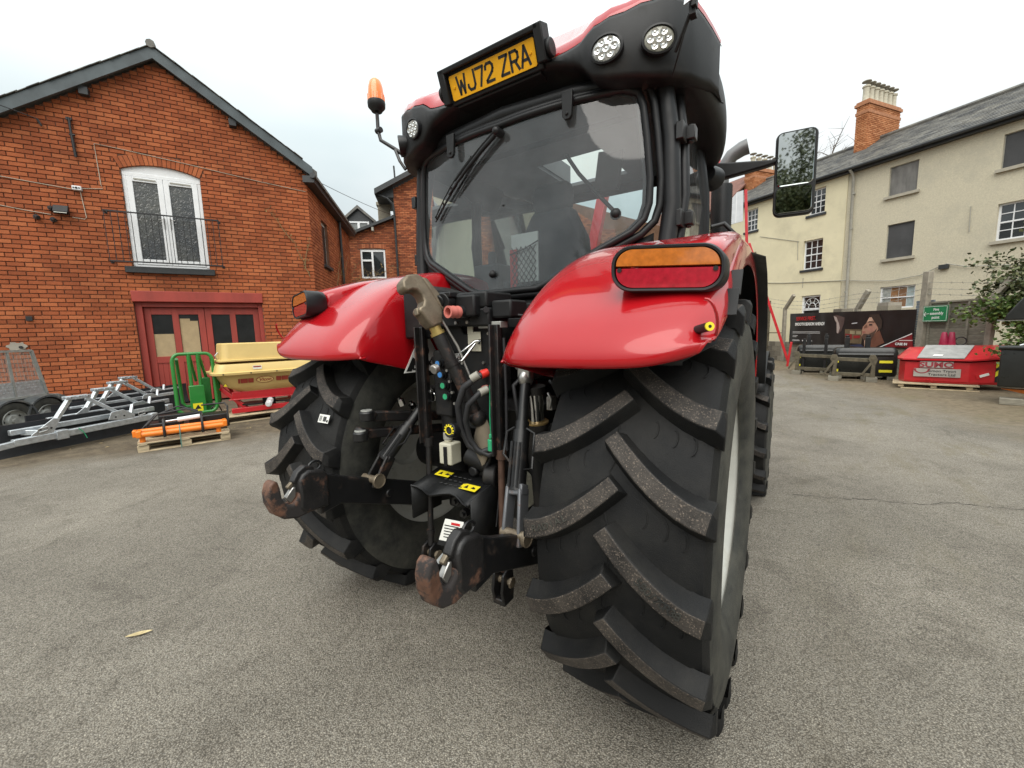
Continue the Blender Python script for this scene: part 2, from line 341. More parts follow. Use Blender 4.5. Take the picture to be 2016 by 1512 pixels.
M_['pane'] = pm('dark_window_glass', (0.020, 0.024, 0.026), 0.05, var=0.4, vscale=1.5, rvar=0.02, spec=1.0)
M_['pane_dull'] = pm('dull_dark_glass', (0.014, 0.015, 0.015), 0.15, var=0.4, vscale=2, spec=0.25)
M_['pane_pale'] = pm('curtained_window_glass', (0.20, 0.21, 0.20), 0.06, var=0.35, vscale=2, rvar=0.02, spec=1.0)

def obscure_glass():
    mt, nt, bs = new_mat('patterned_door_glass')
    vn = noise_n(nt, 13, 3, 0.55, 'Object', (1.3, 1.3, 0.8)); vn.inputs['Distortion'].default_value = 1.2
    n2 = noise_n(nt, 1.6, 5, 0.6); c = ramp(nt, n2.outputs[0], 0.35, (0.012, 0.015, 0.02), 0.7, (0.07, 0.07, 0.06))
    nt.links.new(c.outputs[0], bs.inputs['Base Color']); bs.inputs['Roughness'].default_value = 0.06; bs.inputs['Specular IOR Level'].default_value = 1.0
    bump(nt, bs, vn.outputs[0], 0.5, 0.03); return mt
M_['obscure'] = obscure_glass()
def mirror_mat():
    mt, nt, bs = new_mat('mirror_glass'); bs.inputs['Metallic'].default_value = 1; bs.inputs['Roughness'].default_value = 0.02
    n = noise_n(nt, 4, 4); c = ramp(nt, n.outputs[0], 0.3, (0.50, 0.53, 0.52), 0.7, (0.62, 0.65, 0.64)); nt.links.new(c.outputs[0], bs.inputs['Base Color']); return mt
M_['mirror'] = mirror_mat()
def led_mat():
    mt, nt, bs = new_mat('led_lens'); n = noise_n(nt, 140, 2); c = ramp(nt, n.outputs[0], 0.35, (0.28, 0.29, 0.28), 0.65, (0.75, 0.76, 0.74))
    nt.links.new(c.outputs[0], bs.inputs['Base Color']); bs.inputs['Roughness'].default_value = 0.15; bs.inputs['Metallic'].default_value = 0.5; bs.inputs['Coat Weight'].default_value = 1; return mt
M_['led'] = led_mat()
M_['led_dull'] = pm('dusty_led_lens', (0.30, 0.30, 0.25), 0.35, var=0.25, vscale=90, coat=0.4)

def rubber_mat(name, base, dust, dpos=(0.45, 0.75), speck=0.0, dscale=4, sp=300):
    mt, nt, bs = new_mat(name)
    n = noise_n(nt, dscale, 8, 0.7); c = ramp(nt, n.outputs[0], dpos[0], base, dpos[1], dust).outputs[0]
    n2 = noise_n(nt, sp, 3, 0.7)
    if speck:
        c = mixc(nt, ramp(nt, n2.outputs[0], 0.56, (0, 0, 0), 0.72, (speck,) * 3).outputs[0], c, (0.30, 0.24, 0.19))
    nt.links.new(c, bs.inputs['Base Color']); bs.inputs['Roughness'].default_value = 0.6; bs.inputs['Specular IOR Level'].default_value = 0.26
    bump(nt, bs, n2.outputs[0], 0.45, 0.004); return mt
M_['tyre'] = rubber_mat('tyre_rubber', (0.0070, 0.0073, 0.0077), (0.022, 0.021, 0.019))
M_['tyre_wall'] = rubber_mat('tyre_sidewall_rubber', (0.022, 0.023, 0.022), (0.085, 0.083, 0.068), (0.35, 0.75), 0.0, 6)
M_['tyre_lug'] = rubber_mat('worn_lug_rubber', (0.018, 0.0165, 0.0155), (0.072, 0.062, 0.053), (0.36, 0.72), 0.7, 9, 190)
M_['rim'] = pm('silver_rim_paint', (0.50, 0.50, 0.46), 0.4, var=0.12, metal=0.2, dirt=(0.30, 0.28, 0.23), dscale=6, dpos=(0.5, 0.75))

def ground_mat():
    mt, nt, bs = new_mat('worn_asphalt_with_dirt_edges')
    g = node(nt, 'ShaderNodeNewGeometry'); P = g.outputs['Position']
    def nz(scale, det=6, ro=0.6, dist=0.0):
        n = node(nt, 'ShaderNodeTexNoise', Scale=scale, Detail=det, Roughness=ro, Distortion=dist); nt.links.new(P, n.inputs['Vector']); return n.outputs[0]
    vo = node(nt, 'ShaderNodeTexVoronoi', Scale=165.0); nt.links.new(P, vo.inputs['Vector'])
    stones = node(nt, 'ShaderNodeSeparateColor'); nt.links.new(vo.outputs['Color'], stones.inputs[0])
    r = ramp(nt, stones.outputs[0], 0.0, (0.185, 0.169, 0.143), 1.0, (0.46, 0.424, 0.358)); e = r.color_ramp.elements.new(0.6); e.color = (0.305, 0.280, 0.236, 1)
    e = r.color_ramp.elements.new(0.93); e.color = (0.31, 0.295, 0.26, 1)
    gap = ramp(nt, vo.outputs['Distance'], 0.25, (1, 1, 1), 0.75, (0.42, 0.41, 0.40))
    c = mixc(nt, 1.0, r.outputs[0], gap.outputs[0], 'MULTIPLY')
    sp = ramp(nt, nz(48, 3, 0.8), 0.69, (0, 0, 0), 0.73, (1, 1, 1)); c = mixc(nt, sp.outputs[0], c, (0.36, 0.35, 0.31))
    pat = ramp(nt, nz(0.55, 7, 0.62, 0.6), 0.32, (0.76, 0.75, 0.73), 0.68, (1.16, 1.15, 1.12)); c = mixc(nt, 1.0, c, pat.outputs[0], 'MULTIPLY')
    pat2 = ramp(nt, nz(2.6, 8, 0.7, 1.0), 0.30, (0.72, 0.71, 0.70), 0.50, (1.0, 1.0, 1.0)); c = mixc(nt, 1.0, c, pat2.outputs[0], 'MULTIPLY')
    oil = ramp(nt, nz(0.9, 4, 0.5, 0.3), 0.70, (1, 1, 1), 0.78, (0.62, 0.60, 0.58)); c = mixc(nt, 1.0, c, oil.outputs[0], 'MULTIPLY')
    grit = ramp(nt, nz(90, 2, 0.5), 0.66, (0, 0, 0), 0.70, (0.8, 0.8, 0.8)); c = mixc(nt, grit.outputs[0], c, (0.060, 0.055, 0.047))
    # trodden earth along the two sides of the yard
    def side(px, py, nx, ny, w0, w1):
        vm = node(nt, 'ShaderNodeVectorMath', operation='DOT_PRODUCT'); sb = node(nt, 'ShaderNodeVectorMath', operation='SUBTRACT')
        nt.links.new(P, sb.inputs[0]); sb.inputs[1].default_value = (px, py, 0); nt.links.new(sb.outputs[0], vm.inputs[0]); vm.inputs[1].default_value = (nx, ny, 0)
        a = node(nt, 'ShaderNodeMath', operation='MULTIPLY_ADD'); nt.links.new(nz(0.9, 5, 0.6), a.inputs[0]); a.inputs[1].default_value = 1.8; nt.links.new(vm.outputs['Value'], a.inputs[2])
        return ramp_val(a.outputs[0], w0, w1)
    def ramp_val(src, a, b):
        mr = node(nt, 'ShaderNodeMapRange', clamp=True); nt.links.new(src, mr.inputs[0]); mr.inputs[1].default_value = a; mr.inputs[2].default_value = b; return mr.outputs[0]
    earth = ramp(nt, nz(5, 8, 0.75), 0.3, (0.055, 0.042, 0.028), 0.72, (0.17, 0.135, 0.09))
    fL = side(-6.4, 0.0, -0.906, 0.423, 0.45, 1.25)
    fR = side(2.78, 10.32, 0.93, 0.37, 0.2, 1.7)
    c = mixc(nt, fL, c, earth.outputs[0])
    earth2 = ramp(nt, nz(7, 8, 0.75), 0.3, (0.085, 0.064, 0.040), 0.72, (0.24, 0.195, 0.13))
    c = mixc(nt, fR, c, earth2.outputs[0])
    # mossy stain streaks on the right of the yard
    ms = node(nt, 'ShaderNodeMapping'); ms.inputs['Scale'].default_value = (1.3, 0.45, 1); ms.inputs['Rotation'].default_value = (0, 0, R(-24)); nt.links.new(P, ms.inputs[0])
    n3 = node(nt, 'ShaderNodeTexNoise', Scale=1.4, Detail=7, Roughness=0.7); nt.links.new(ms.outputs[0], n3.inputs['Vector'])
    fm = node(nt, 'ShaderNodeMath', operation='MULTIPLY'); nt.links.new(ramp(nt, n3.outputs[0], 0.52, (0, 0, 0), 0.68, (0.7, 0.7, 0.7)).outputs[0], fm.inputs[0]); nt.links.new(side(2.2, 8.0, 0.86, 0.3, -2.5, 1.0), fm.inputs[1])
    c = mixc(nt, fm.outputs[0], c, (0.135, 0.115, 0.068))
    nt.links.new(c, bs.inputs['Base Color']); bs.inputs['Roughness'].default_value = 0.85; bs.inputs['Specular IOR Level'].default_value = 0.3
    b1 = bump(nt, bs, vo.outputs['Distance'], 0.75, -0.006); bump(nt, bs, nz(14, 5), 0.35, 0.02, b1)
    return mt
mb = MB(); N = 60; S = 400.0
xs = sorted(set([-S, -150, -60] + [-30 + i * 2 for i in range(31)] + [60, 150, S]))
for_v = [(x, y, 0) for y in xs for x in xs]; L_ = len(xs)
mb.add(for_v, [(j * L_ + i, j * L_ + i + 1, (j + 1) * L_ + i + 1, (j + 1) * L_ + i) for j in range(L_ - 1) for i in range(L_ - 1)])
mb.build('ground', ground_mat(), None, smooth=0, kind='structure', recalc=False)
# =================================================================== TRACTOR (rear axle at y = 0, driving direction +y)
tractor = thing('tractor', 'large red tractor with black cab trim seen from behind, filling the middle of the yard', 'tractor')
T = tractor

def make_tyre(parent, cx, cy, cz, Rt, hw, nl, ph_out, ph_in, sgn, name='tyre'):
    """Rt radius at lug tops, hw half width; lugs in two rows that meet in a chevron"""
    mb = MB(); q = Rt / 0.885; lh = 0.047 * q
    prof = [(0.495, -0.83), (0.515, -0.90), (0.56, -0.97), (0.64, -1.03), (0.71, -1.02), (0.775, -0.985), (0.806, -0.93), (0.820, -0.82), (0.827, -0.5), (0.830, 0)]
    prof = prof + [(r, -x) for r, x in prof[-2::-1]]
    def RP(r, x): return (r * q if Rt > 0.8 else Rt - (0.885 - r) * 0.92, x * hw)
    pr = [RP(r, x) for r, x in prof]; n = 96
    rings = []
    for r, x in pr: rings.append([Vector((cx + x, cy - r * math.cos(2 * math.pi * i / n), cz + r * math.sin(2 * math.pi * i / n))) for i in range(n)])
    o = len(mb.v); vs = [v for rg in rings for v in rg]; fs = []; ms = []
    for i in range(len(rings) - 1):
        for j in range(n):
            a, b = i * n + j, i * n + (j + 1) % n; fs.append((a, b, b + n, a + n)); ms.append(0 if 5 <= i < len(rings) - 6 else 1)
    mb.v += vs; mb.f += fs; mb.m += ms
    base_r = RP(0.828, 0)[0]; sh_r = RP(0.80, 0)[0]
    def pt(x, r, deg): a = R(deg); return Vector((cx + x, cy - r * math.cos(a), cz + r * math.sin(a)))
    pitch = 360.0 / nl
    for row, ph in ((1, ph_out), (-1, ph_in)):
        for kk in range(nl):
            a0 = ph + kk * pitch; NS = 9; top = []; bot = []; cen = []
            for i in range(NS):
                t = i / (NS - 1); x = (-0.055 + t * 1.03) * hw
                a = a0 - 13.4 * (1 - (1 - t) ** 1.6) * (1.0 if Rt > 0.8 else 1.15); cen.append((x, a))
            for i in range(NS):
                x, a = cen[i]; x0, a_0 = cen[max(i - 1, 0)]; x1, a_1 = cen[min(i + 1, NS - 1)]
                tx, ts = x1 - x0, R(a_1 - a_0) * Rt; L = math.hypot(tx, ts); nx, ns = -ts / L, tx / L
                t = i / (NS - 1)
                htop = (0.025 + 0.007 * t) * q; hb = (0.046 + 0.016 * t) * q
                rt = Rt - 0.010 * q * (abs(x) / hw) ** 2; rb = base_r - 0.012 - 0.02 * max(0, t - 0.8)
                g = lambda h, r: pt(row * (x + nx * h), r, a + math.degrees(ns * h / Rt))
                top.append((g(htop, rt), g(-htop, rt))); bot.append((g(hb, rb), g(-hb, rb)))
            # shoulder: the lug runs a little way down the sidewall
            x, a = cen[-1]
            e = lambda dx, h, r: pt(row * (x + dx), r, a + math.degrees(h / Rt) - 1.0)
            top.append((e(0.018 * q, 0.026 * q, Rt - 0.035 * q), e(0.018 * q, -0.030 * q, Rt - 0.035 * q))); bot.append((e(0.012, 0.045 * q, sh_r - 0.02), e(0.012, -0.05 * q, sh_r - 0.02)))
            V_ = []; F_ = []; Mi = []
            for i in range(len(top)): V_ += [bot[i][0], top[i][0], top[i][1], bot[i][1]]
            for i in range(len(top) - 1):
                p = i * 4
                for c_, mm in ((0, 0), (1, 2 if i < len(top) - 2 else 0), (2, 0)): F_.append((p + c_, p + c_ + 1, p + c_ + 5, p + c_ + 4)); Mi.append(mm)
            F_.append((0, 3, 2, 1)); Mi.append(0); p = (len(top) - 1) * 4; F_.append((p, p + 1, p + 2, p + 3)); Mi.append(0)
            # flat nose in front of the lug
            of = len(mb.v); mb.v += V_; mb.f += [tuple(j + of for j in f) for f in F_]; mb.m += Mi
    ty = mb.build(name, [M_['tyre'], M_['tyre_wall'], M_['tyre_lug']], parent, smooth=28, bevel=.0045, seg=2)
    # mould marks between the lugs and a wandering parting line
    if Rt > .8:
        mk = MB(); rm = RP(.8285, 0)[0]
        for row, ph in ((1, ph_out), (-1, ph_in)):
            for kk in range(nl):
                for x0, da in ((.10, -15.5), (.16, -17.0), (.215, -18.2)):
                    a = ph + kk * pitch + da + (0 if row > 0 else 1.0)
                    mk.tube([pt(row * (x0 + .012 * math.sin(t)), rm - .004 * (x0 / .29) ** 2, a + 1.9 * math.cos(t)) for t in [math.pi * i / 7 for i in range(8)]], .0022, 5)
        mk.tube([pt(-.012 + .010 * math.sin(i * .7) + .006 * math.sin(i * 1.9), rm + .0015, i * 2.5) for i in range(144)], .0026, 5, closed=True)
        mk.build('mould_mark', M_['tyre'], parent, smooth=50, kind='stuff')
    return ty

def make_rim(cx, cy, cz, r, hw, sgn, name, parent):
    mb = MB(); ax = (1, 0, 0); o = (cx, cy, cz)
    mb.lathe([(r + .035, -hw), (r + .038, -hw + .012), (r + .008, -hw + .03), (r - .02, -hw + .06), (r - .05, -hw + .10), (r - .055, 0), (r - .05, hw - .10), (r - .02, hw - .06), (r + .008, hw - .03), (r + .038, hw - .012), (r + .035, hw)], o, ax, 64)
    d = sgn * hw * 0.35
    mb.lathe([(r - .052, d - .01), (r * .78, d + sgn * .02), (r * .55, d - sgn * .03), (r * .35, d - sgn * .03), (r * .30, d + sgn * .02), (.02, d + sgn * .02)], o, ax, 48)
    for i in range(8):
        a = 2 * math.pi * i / 8; c = Vector((cx + d, cy + r * .44 * math.cos(a), cz + r * .44 * math.sin(a)))
        mb.cyl(c - Vector((.05, 0, 0)), c + Vector((.05, 0, 0)), .016, n=8)
    return mb.build(name, M_['rim'], parent, smooth=40)

RZ = 0.86
for sg in (1, -1):
    wh = make_rim(sg * 0.88, 0, RZ, 0.475, 0.25, sg, 'rear_wheel', T)
    tyre = make_tyre(wh, sg * 0.88, 0, RZ, 0.885, 0.29, 19, 29.5 if sg > 0 else 43.3 - 0.4, 20.2 if sg > 0 else 52.6, sg)
    if sg < 0:
        # the outer row of the left wheel is its -x row
        pass
    fw = make_rim(sg * 0.95, 2.65, 0.65, 0.355, 0.19, sg, 'front_wheel', T)
    make_tyre(fw, sg * 0.95, 2.65, 0.65, 0.675, 0.245, 17, 5, 15.6, sg)

def on_tyre(cx, x, deg, r=0.848): a = R(deg); return Vector((cx + x, -r * math.cos(a), RZ + r * math.sin(a)))
# moulded lettering on two lugs of the right tyre
def tyre_text(s, a0, t0, t1, row, size):
    n = len(s); wheel = [o for o in T.children if o.name == 'rear_wheel'][0]
    for i, ch in enumerate(s):
        if ch == ' ': continue
        f = lambda t: ((-0.055 + t * 1.03) * 0.29, a0 - 13.4 * (1 - (1 - t) ** 1.6))
        t = t0 + (t1 - t0) * i / max(n - 1, 1); x, a = f(t); x2, a2 = f(t + .02); 
        if row < 0: t = t0 + (t1 - t0) * i / max(n - 1, 1); x, a = f(t); x2, a2 = f(t - .02); x, x2 = -x, -x2
        p = on_tyre(0.88, x, a, 0.886 - 0.010 * (x / .29) ** 2); p2 = on_tyre(0.88, x2, a2, 0.886 - 0.010 * (x2 / .29) ** 2)
        u = (p2 - p).normalized(); nrm = Vector((0, -math.cos(R(a)), math.sin(R(a)))); v = nrm.cross(u).normalized()
        text('tyre_lettering', ch, size, p, u, v, M_['tyre_wall'], wheel, extrude=0.002, sx=1.1)
tyre_text('580/70R38', 10.65, 0.42, 0.78, 1, 0.036)
tyre_text('RADIAL', 20.2, 0.86, 0.5, -1, 0.030)
# paper label on the left tyre
wl = [o for o in T.children if o.name.startswith('rear_wheel')][1]
mb = MB(); P0 = on_tyre(-0.88, 0.19, 23.6, 0.842); u = Vector((1, 0, 0)); v = Vector((0, -math.sin(R(23.6)) * -1 * -1, 0)); v = Vector((0, math.sin(R(23.6)), math.cos(R(23.6)))).normalized()
nrm = u.cross(v)
mb.prism([(-.045, -.022), (.045, -.022), (.045, .022), (-.045, .022)], P0 + nrm * .004, u, v, .002)
lb = mb.build('tyre_label', M_['white_sticker'], wl, smooth=0)
mb = MB()
for i in range(7): mb.prism([(-.002 + i * .004, -.014), (0 + i * .004, -.014), (0 + i * .004, .012), (-.002 + i * .004, .012)], P0 + nrm * .0075, u, v, .0008)
for i in range(3): mb.prism([(-.034 + i * .008, -.015), (-.032 + i * .008, -.015), (-.032 + i * .008, .014), (-.034 + i * .008, .014)], P0 + nrm * .0075, u, v, .0008)
mb.prism([(.030, -.016), (.041, -.016), (.041, -.004), (.030, -.004)], P0 + nrm * .0075, u, v, .0008)
mb.build('label_print', M_['ink'], wl, smooth=0)

# ------------------------------------------------------------------- mudguards
PATH = [(-.775, 1.503), (-.80, 1.500), (-.812, 1.512), (-.812, 1.540), (-.785, 1.595), (-.725, 1.665), (-.635, 1.74), (-.53, 1.815), (-.41, 1.885), (-.27, 1.945), (-.10, 1.99), (.10, 2.015), (.35, 2.015), (.58, 1.955), (.78, 1.83), (.91, 1.66), (.97, 1.45), (.985, 1.28)]
def path_n(i):
    a = PATH[max(i - 1, 0)]; b = PATH[min(i + 1, len(PATH) - 1)]; ty, tz = b[0] - a[0], b[1] - a[1]; L = math.hypot(ty, tz); return (-tz / L, ty / L)
def smooth01(t): t = max(0, min(1, t)); return t * t * (3 - 2 * t)
def fender(sg):
    mb = MB(); rings = []
    for i, (y, z) in enumerate(PATH):
        ny, nz_ = path_n(i)
        if i < 3: ny, nz_ = -0.8, 0.3
        k_ = smooth01((i - 3) / 5)
        xo = 1.095 + .065 * smooth01((i - 0) / 6); zb = 1.50 - .24 * (y + .8)
        sag = -.0 if i > 3 else 0
        row = []
        def P(x, off, yy=None, zz=None): row.append(Vector((sg * x, (y + ny * off) if yy is None else yy, (z + nz_ * off) if zz is None else zz)))
        drop = min(.04 + .30 * k_, z - zb + 0.0)
        zi = max(zb, z - .55) if i > 1 else z
        P(.425, 0, y + .02 * k_, min(zi, z - .004 * (i - 1)) if i > 1 else z)
        P(.422, 0, y + .02 * k_, z - .55 * (z - min(zi, z - .004 * (i - 1))) if i > 1 else z + .001)
        P(.425 + .010 * (1 - k_), -.070 * k_ - .006); P(.436, -.018 * k_ - .004); P(.475, .004 * k_ - .002); P(.56, .012 * k_ + .004); P(.68, .010 + .004 * k_); P(.82, .012 + .004 * k_); P(.96, .010); P(xo - .075, .002); P(xo - .03, -.014); P(xo - .006, -.045 * (.4 + .6 * k_)); P(xo, -.075 * (.25 + .75 * k_)); P(xo + .002, -.13 * (.12 + .88 * k_))
        # lip rises towards both ends
        if i <= 3:
            for p in row:
                ax = abs(p.x); p.z += .052 * max(0, (ax - .88) / .22) ** 2 + .012 * max(0, (.62 - ax) / .2) ** 2
        kc = 1 - smooth01((i - 4) / 7)
        dxi = [.0, .0, .0, .005, .010, .014, .018, .030, .050, .060, .06, .05, .04, .03, .02, .01, 0, 0][i]
        for jj, p in enumerate(row):
            if jj >= 2:
                ax = abs(p.x); p.x = math.copysign(xo - (xo - ax) * (xo - .425 - dxi) / (xo - .425), p.x) if ax < xo else p.x
        for p in row: p.y += .085 * kc * max(0, (.58 - abs(p.x)) / .155) ** 2 + .05 * kc * max(0, (abs(p.x) - .98) / .17) ** 2
        rings.append(row)
    mb.loft(rings, close=False, cap=False)
    f = mb.build('mudguard', M_['red_paint'], T, smooth=50)
    md = f.modifiers.new('thickness', 'SOLIDIFY'); md.thickness = 0.012; md.offset = -1
    ss = f.modifiers.new('smooth', 'SUBSURF'); ss.levels = 1; ss.render_levels = 2
    # raised pod that carries the tail lamp
    mb = MB(); rr = []
    for y, z0, z1, g in ((-.585, 1.750, 1.862, -.012), (-.57, 1.735, 1.880, .0), (-.48, 1.72, 1.912, .010), (-.33, 1.78, 1.955, .014), (-.15, 1.87, 1.99, .012), (.02, 1.97, 2.006, .0)):
        ring = []; hw_ = .135 + g; xc = .998; h = (z1 - z0) / 2; zc = (z0 + z1) / 2
        for q in range(28):
            t = 2 * math.pi * q / 28; c, s_ = math.cos(t), math.sin(t); e = 0.42
            ring.append(Vector((sg * (xc + hw_ * math.copysign(abs(c) ** e, c)), y, zc + h * math.copysign(abs(s_) ** e, s_))))
        rr.append(ring)
    mb.loft(rr); mb.build('lamp_pod', M_['red_paint'], f, smooth=50)
    # black liner under the mudguard
    mb = MB(); rings = []
    for i, (y, z) in enumerate(PATH):
        if i < 2: continue
        ny, nz_ = path_n(i); off = -.028 - .01 * (i > 4); xo = 1.07 if i < 4 else (1.145 if y < .3 else 1.205)
        kc = 1 - smooth01((i - 4) / 7); rings.append([Vector((sg * x, y + ny * (off + o_) + (.06 * kc if x < .5 else 0) + .06 * kc * max(0, (x - .96) / .17) ** 2, z + nz_ * (off + o_))) for x, o_ in ((.60, -.16 if i > 4 else -.01), (.64 + .06 * smooth01((i - 4) / 5), -.045), (.76, 0), (xo - .1, 0), (xo, -.03 if i > 4 else 0))])
    mb.loft(rings, close=False, cap=False)
    l = mb.build('mudguard_liner', M_['black_plastic'], T, smooth=50); md = l.modifiers.new('thickness', 'SOLIDIFY'); md.thickness = 0.006
    # tail lamp
    def stad(w_, h, n=10):
        r = h / 2 * .86; pts = []
        for cx, cz, a0 in ((w_ / 2 - r, h / 2 - r, 0), (-w_ / 2 + r, h / 2 - r, 90), (-w_ / 2 + r, -h / 2 + r, 180), (w_ / 2 - r, -h / 2 + r, 270)):
            for q in range(n + 1): t = R(a0 + 90 * q / n); pts.append((cx + r * math.cos(t), cz + r * math.sin(t)))
        return pts
    o = Vector((sg * 1.0, 0, 1.804)); tz = .012 * sg
    lamp = MB()
    outer = stad(.312, .140); inner = stad(.290, .120)
    rg = lambda pts, y: [Vector((o.x + a, y + a * .28 * sg, o.z + b - a * .045 * sg)) for a, b in pts]
    lamp.loft([rg(stad(.27, .115), -.555), rg(stad(.303, .134), -.57), rg(outer, -.595), rg(outer, -.672), rg(stad(.303, .132), -.681), rg(inner, -.680), rg(inner, -.662)], True, False)
    lm = lamp.build('tail_lamp', M_['black_trim'], T, smooth=40)
    up = [(a, b) for a, b in stad(.288, .118, 12)]
    def half(top):
        pts = [(a, b) for a, b in up if (b > .004) == top]
        pts.sort(key=lambda p: math.atan2(p[1] - (.004), p[0]))
        ends = [(.144, .004), (-.144, .004)]
        poly = ([(.144, .0055)] + pts + [(-.144, .0055)]) if top else ([(-.144, .0035)] + sorted(pts, key=lambda p: math.atan2(p[1] - .0041, p[0])) + [(.144, .0035)])
        return poly
    for top, nm, mm in ((True, 'amber_lens', 'amber'), (False, 'red_lens', 'redlens')):
        b = MB(); pl = half(top); r0 = [Vector((o.x + a, -.664 + a * .28 * sg, o.z + c_ - a * .045 * sg)) for a, c_ in pl]; cy = sum(c_ for a, c_ in pl) / len(pl)
        r1 = [Vector((o.x + a * .97, -.678 + a * .28 * sg, o.z + cy + (c_ - cy) * .92 - a * .045 * sg)) for a, c_ in pl]
        b.loft([r0, r1]); b.build(nm, M_[mm], lm, smooth=30)
    for sx in (-.130, .130):
        b = MB(); c = Vector((o.x + sx, -.675 + sx * .28 * sg, o.z - .004 - sx * .045 * sg)); b.cyl(c, c + Vector((0, -.007, 0)), .007, n=10); b.build('lamp_screw', M_['black_metal'], lm)
    # push button pocket on the rear outer corner
    if sg > 0:
        b = MB(); c = Vector((sg * 1.128, -.765, 1.625)); d = Vector((sg * .55, -.80, .12)).normalized()
        b.cyl(c - d * .05, c + d * .018, .0125, n=16); bt = b.build('push_button', M_['black_plastic'], T)
        b = MB(); b.cyl(c + d * .018, c + d * .023, .012, n=18); b.build('button_cap', M_['yellow_sticker'], bt)
        b = MB(); b.cyl(c + d * .023, c + d * .0235, .0045, n=12); b.build('button_mark', M_['black_plastic'], bt)
    # raised red pocket rim beside the button
    b = MB(); b.tube([Vector((sg * (1.11 + .03 * math.sin(t) + .01), -.752 + .10 * (1 - math.cos(t * .5)), 1.64 + .062 * math.cos(t))) for t in [i * .3 for i in range(12)]], .0045, 6)
    b.build('button_pocket_rim', M_['red_paint'], f, smooth=60)
    for yy, zz in ((-.56, 1.70), (-.47, 1.765)):
        b = MB(); d = Vector((0, .55, .83)).normalized(); c = Vector((sg * 1.166, yy, zz)); b.beam(c - d * .05, c + d * .05, .006, .034, up=(1, 0, 0)); b.build('side_slot', M_['black_plastic'], f, bevel=.002)
    return f
for sg in (1, -1): fender(sg)
# triangular plate sticker on the left mudguard's inner wall
mb = MB(); o = Vector((-.415, -.30, 1.50)); u_ = Vector((0.06, -1, 0)).normalized() * -1; u_ = Vector((0.10, 1, 0.0)).normalized(); v_ = Vector((0, 0, 1))
mb.prism([(-.15, -.085), (.15, -.085), (.0, .165)], o, u_, v_, .003); st = mb.build('triangle_sticker', M_['white_sticker'], T, smooth=0)
mb = MB(); mb.prism([(-.135, -.078), (-.10, -.078), (-.062, -.02), (-.088, .0)], o + Vector((.0035, 0, 0)), u_, v_, .0008); mb.build('sticker_border', M_['ink'], st, smooth=0)
for s_, zz, yy in (('8D', .028, -.015), ('BGX', -.045, -.02)): text('sticker_lettering', s_, .088, o + Vector((.004, 0, 0)) + u_ * yy + v_ * zz, u_, v_, M_['ink'], st, sx=.85, bold=.001)

# ------------------------------------------------------------------- body under the cab
mb = MB()
mb.bx(-.20, .20, -.22, 2.0, .62, 1.22); mb.bx(-.26, .26, .05, 1.2, .50, 1.1)
mb.cyl((-.72, 0, RZ), (.72, 0, RZ), .13, n=24); mb.cyl((-.42, 0, RZ), (-.25, 0, RZ), .13, .26, n=24); mb.cyl((.25, 0, RZ), (.42, 0, RZ), .26, .13, n=24)
mb.cyl((0, -.30, .84), (0, -.2, .84), .13, n=24); mb.cyl((0, -.24, 1.08), (0, -.2, 1.08), .10, n=20)
for a in range(8): t = a * math.pi / 4; mb.cyl((.15 * math.cos(t), -.235, .84 + .15 * math.sin(t)), (.15 * math.cos(t), -.215, .84 + .15 * math.sin(t)), .013, n=6)
mb.build('rear_axle_housing', M_['dark_chassis'], T, bevel=.012)
mb = MB(); mb.bx(-.33, .33, 2.0, 3.4, .6, 1.0); mb.cyl((-.8, 2.65, .65), (.8, 2.65, .65), .09, n=16); mb.build('front_axle', M_['dark_chassis'], T, bevel=.01)
mb = MB(); mb.bx(-.80, .80, .35, 1.55, 1.30, 1.42); mb.bx(.45, .82, .75, 1.35, .62, 1.3); mb.bx(-.82, -.45, .75, 1.35, .62, 1.3); mb.build('cab_floor', M_['black_plastic'], T, bevel=.02)
# hood
mb = MB()
ring = lambda y, hw_, z0, z1: [Vector((x * hw_, y, z0 + (z1 - z0) * zz)) for x, zz in ((-1, 0), (-1.02, .55), (-.92, .88), (-.6, 1), (.6, 1), (.92, .88), (1.02, .55), (1, 0))]
mb.loft([ring(1.72, .42, 1.05, 2.02), ring(2.4, .42, 1.0, 1.98), ring(3.2, .40, .95, 1.86), ring(3.8, .36, .9, 1.66), ring(3.95, .30, .9, 1.5)]); mb.build('hood', M_['red_paint'], T, smooth=50)
# front mudguards seen past the rear wheel
for sg in (1, -1):
    mb = MB(); mb.loft([[Vector((sg * x, 2.65 - .73 * math.cos(t), .65 + .73 * math.sin(t))) for x in (.78, .80, 1.12, 1.16)] for t in [R(a) for a in range(35, 150, 10)]], close=False, cap=False)
    f = mb.build('front_mudguard', M_['black_plastic'], T); f.modifiers.new('t', 'SOLIDIFY').thickness = .01

# ------------------------------------------------------------------- cab
def yg(x): return -.075 + .16 * (x / .75) ** 2
half_o = [(0, 1.845), (.20, 1.848), (.26, 1.872), (.50, 2.005), (.66, 2.085), (.715, 2.14), (.735, 2.21), (.738, 2.32), (.722, 2.50), (.705, 2.64), (.685, 2.70), (.62, 2.722), (.4, 2.715), (0, 2.70)]
outl = half_o + [(-x, z) for x, z in half_o[-2:0:-1]]
def dens(pts, step=.03):
    o = []
    for i in range(len(pts)):
        a, b = pts[i], pts[(i + 1) % len(pts)]; n = max(1, int(math.hypot(b[0] - a[0], b[1] - a[1]) / step))
        o += [(a[0] + (b[0] - a[0]) * q / n, a[1] + (b[1] - a[1]) * q / n) for q in range(n)]
    return o
od = dens(outl)
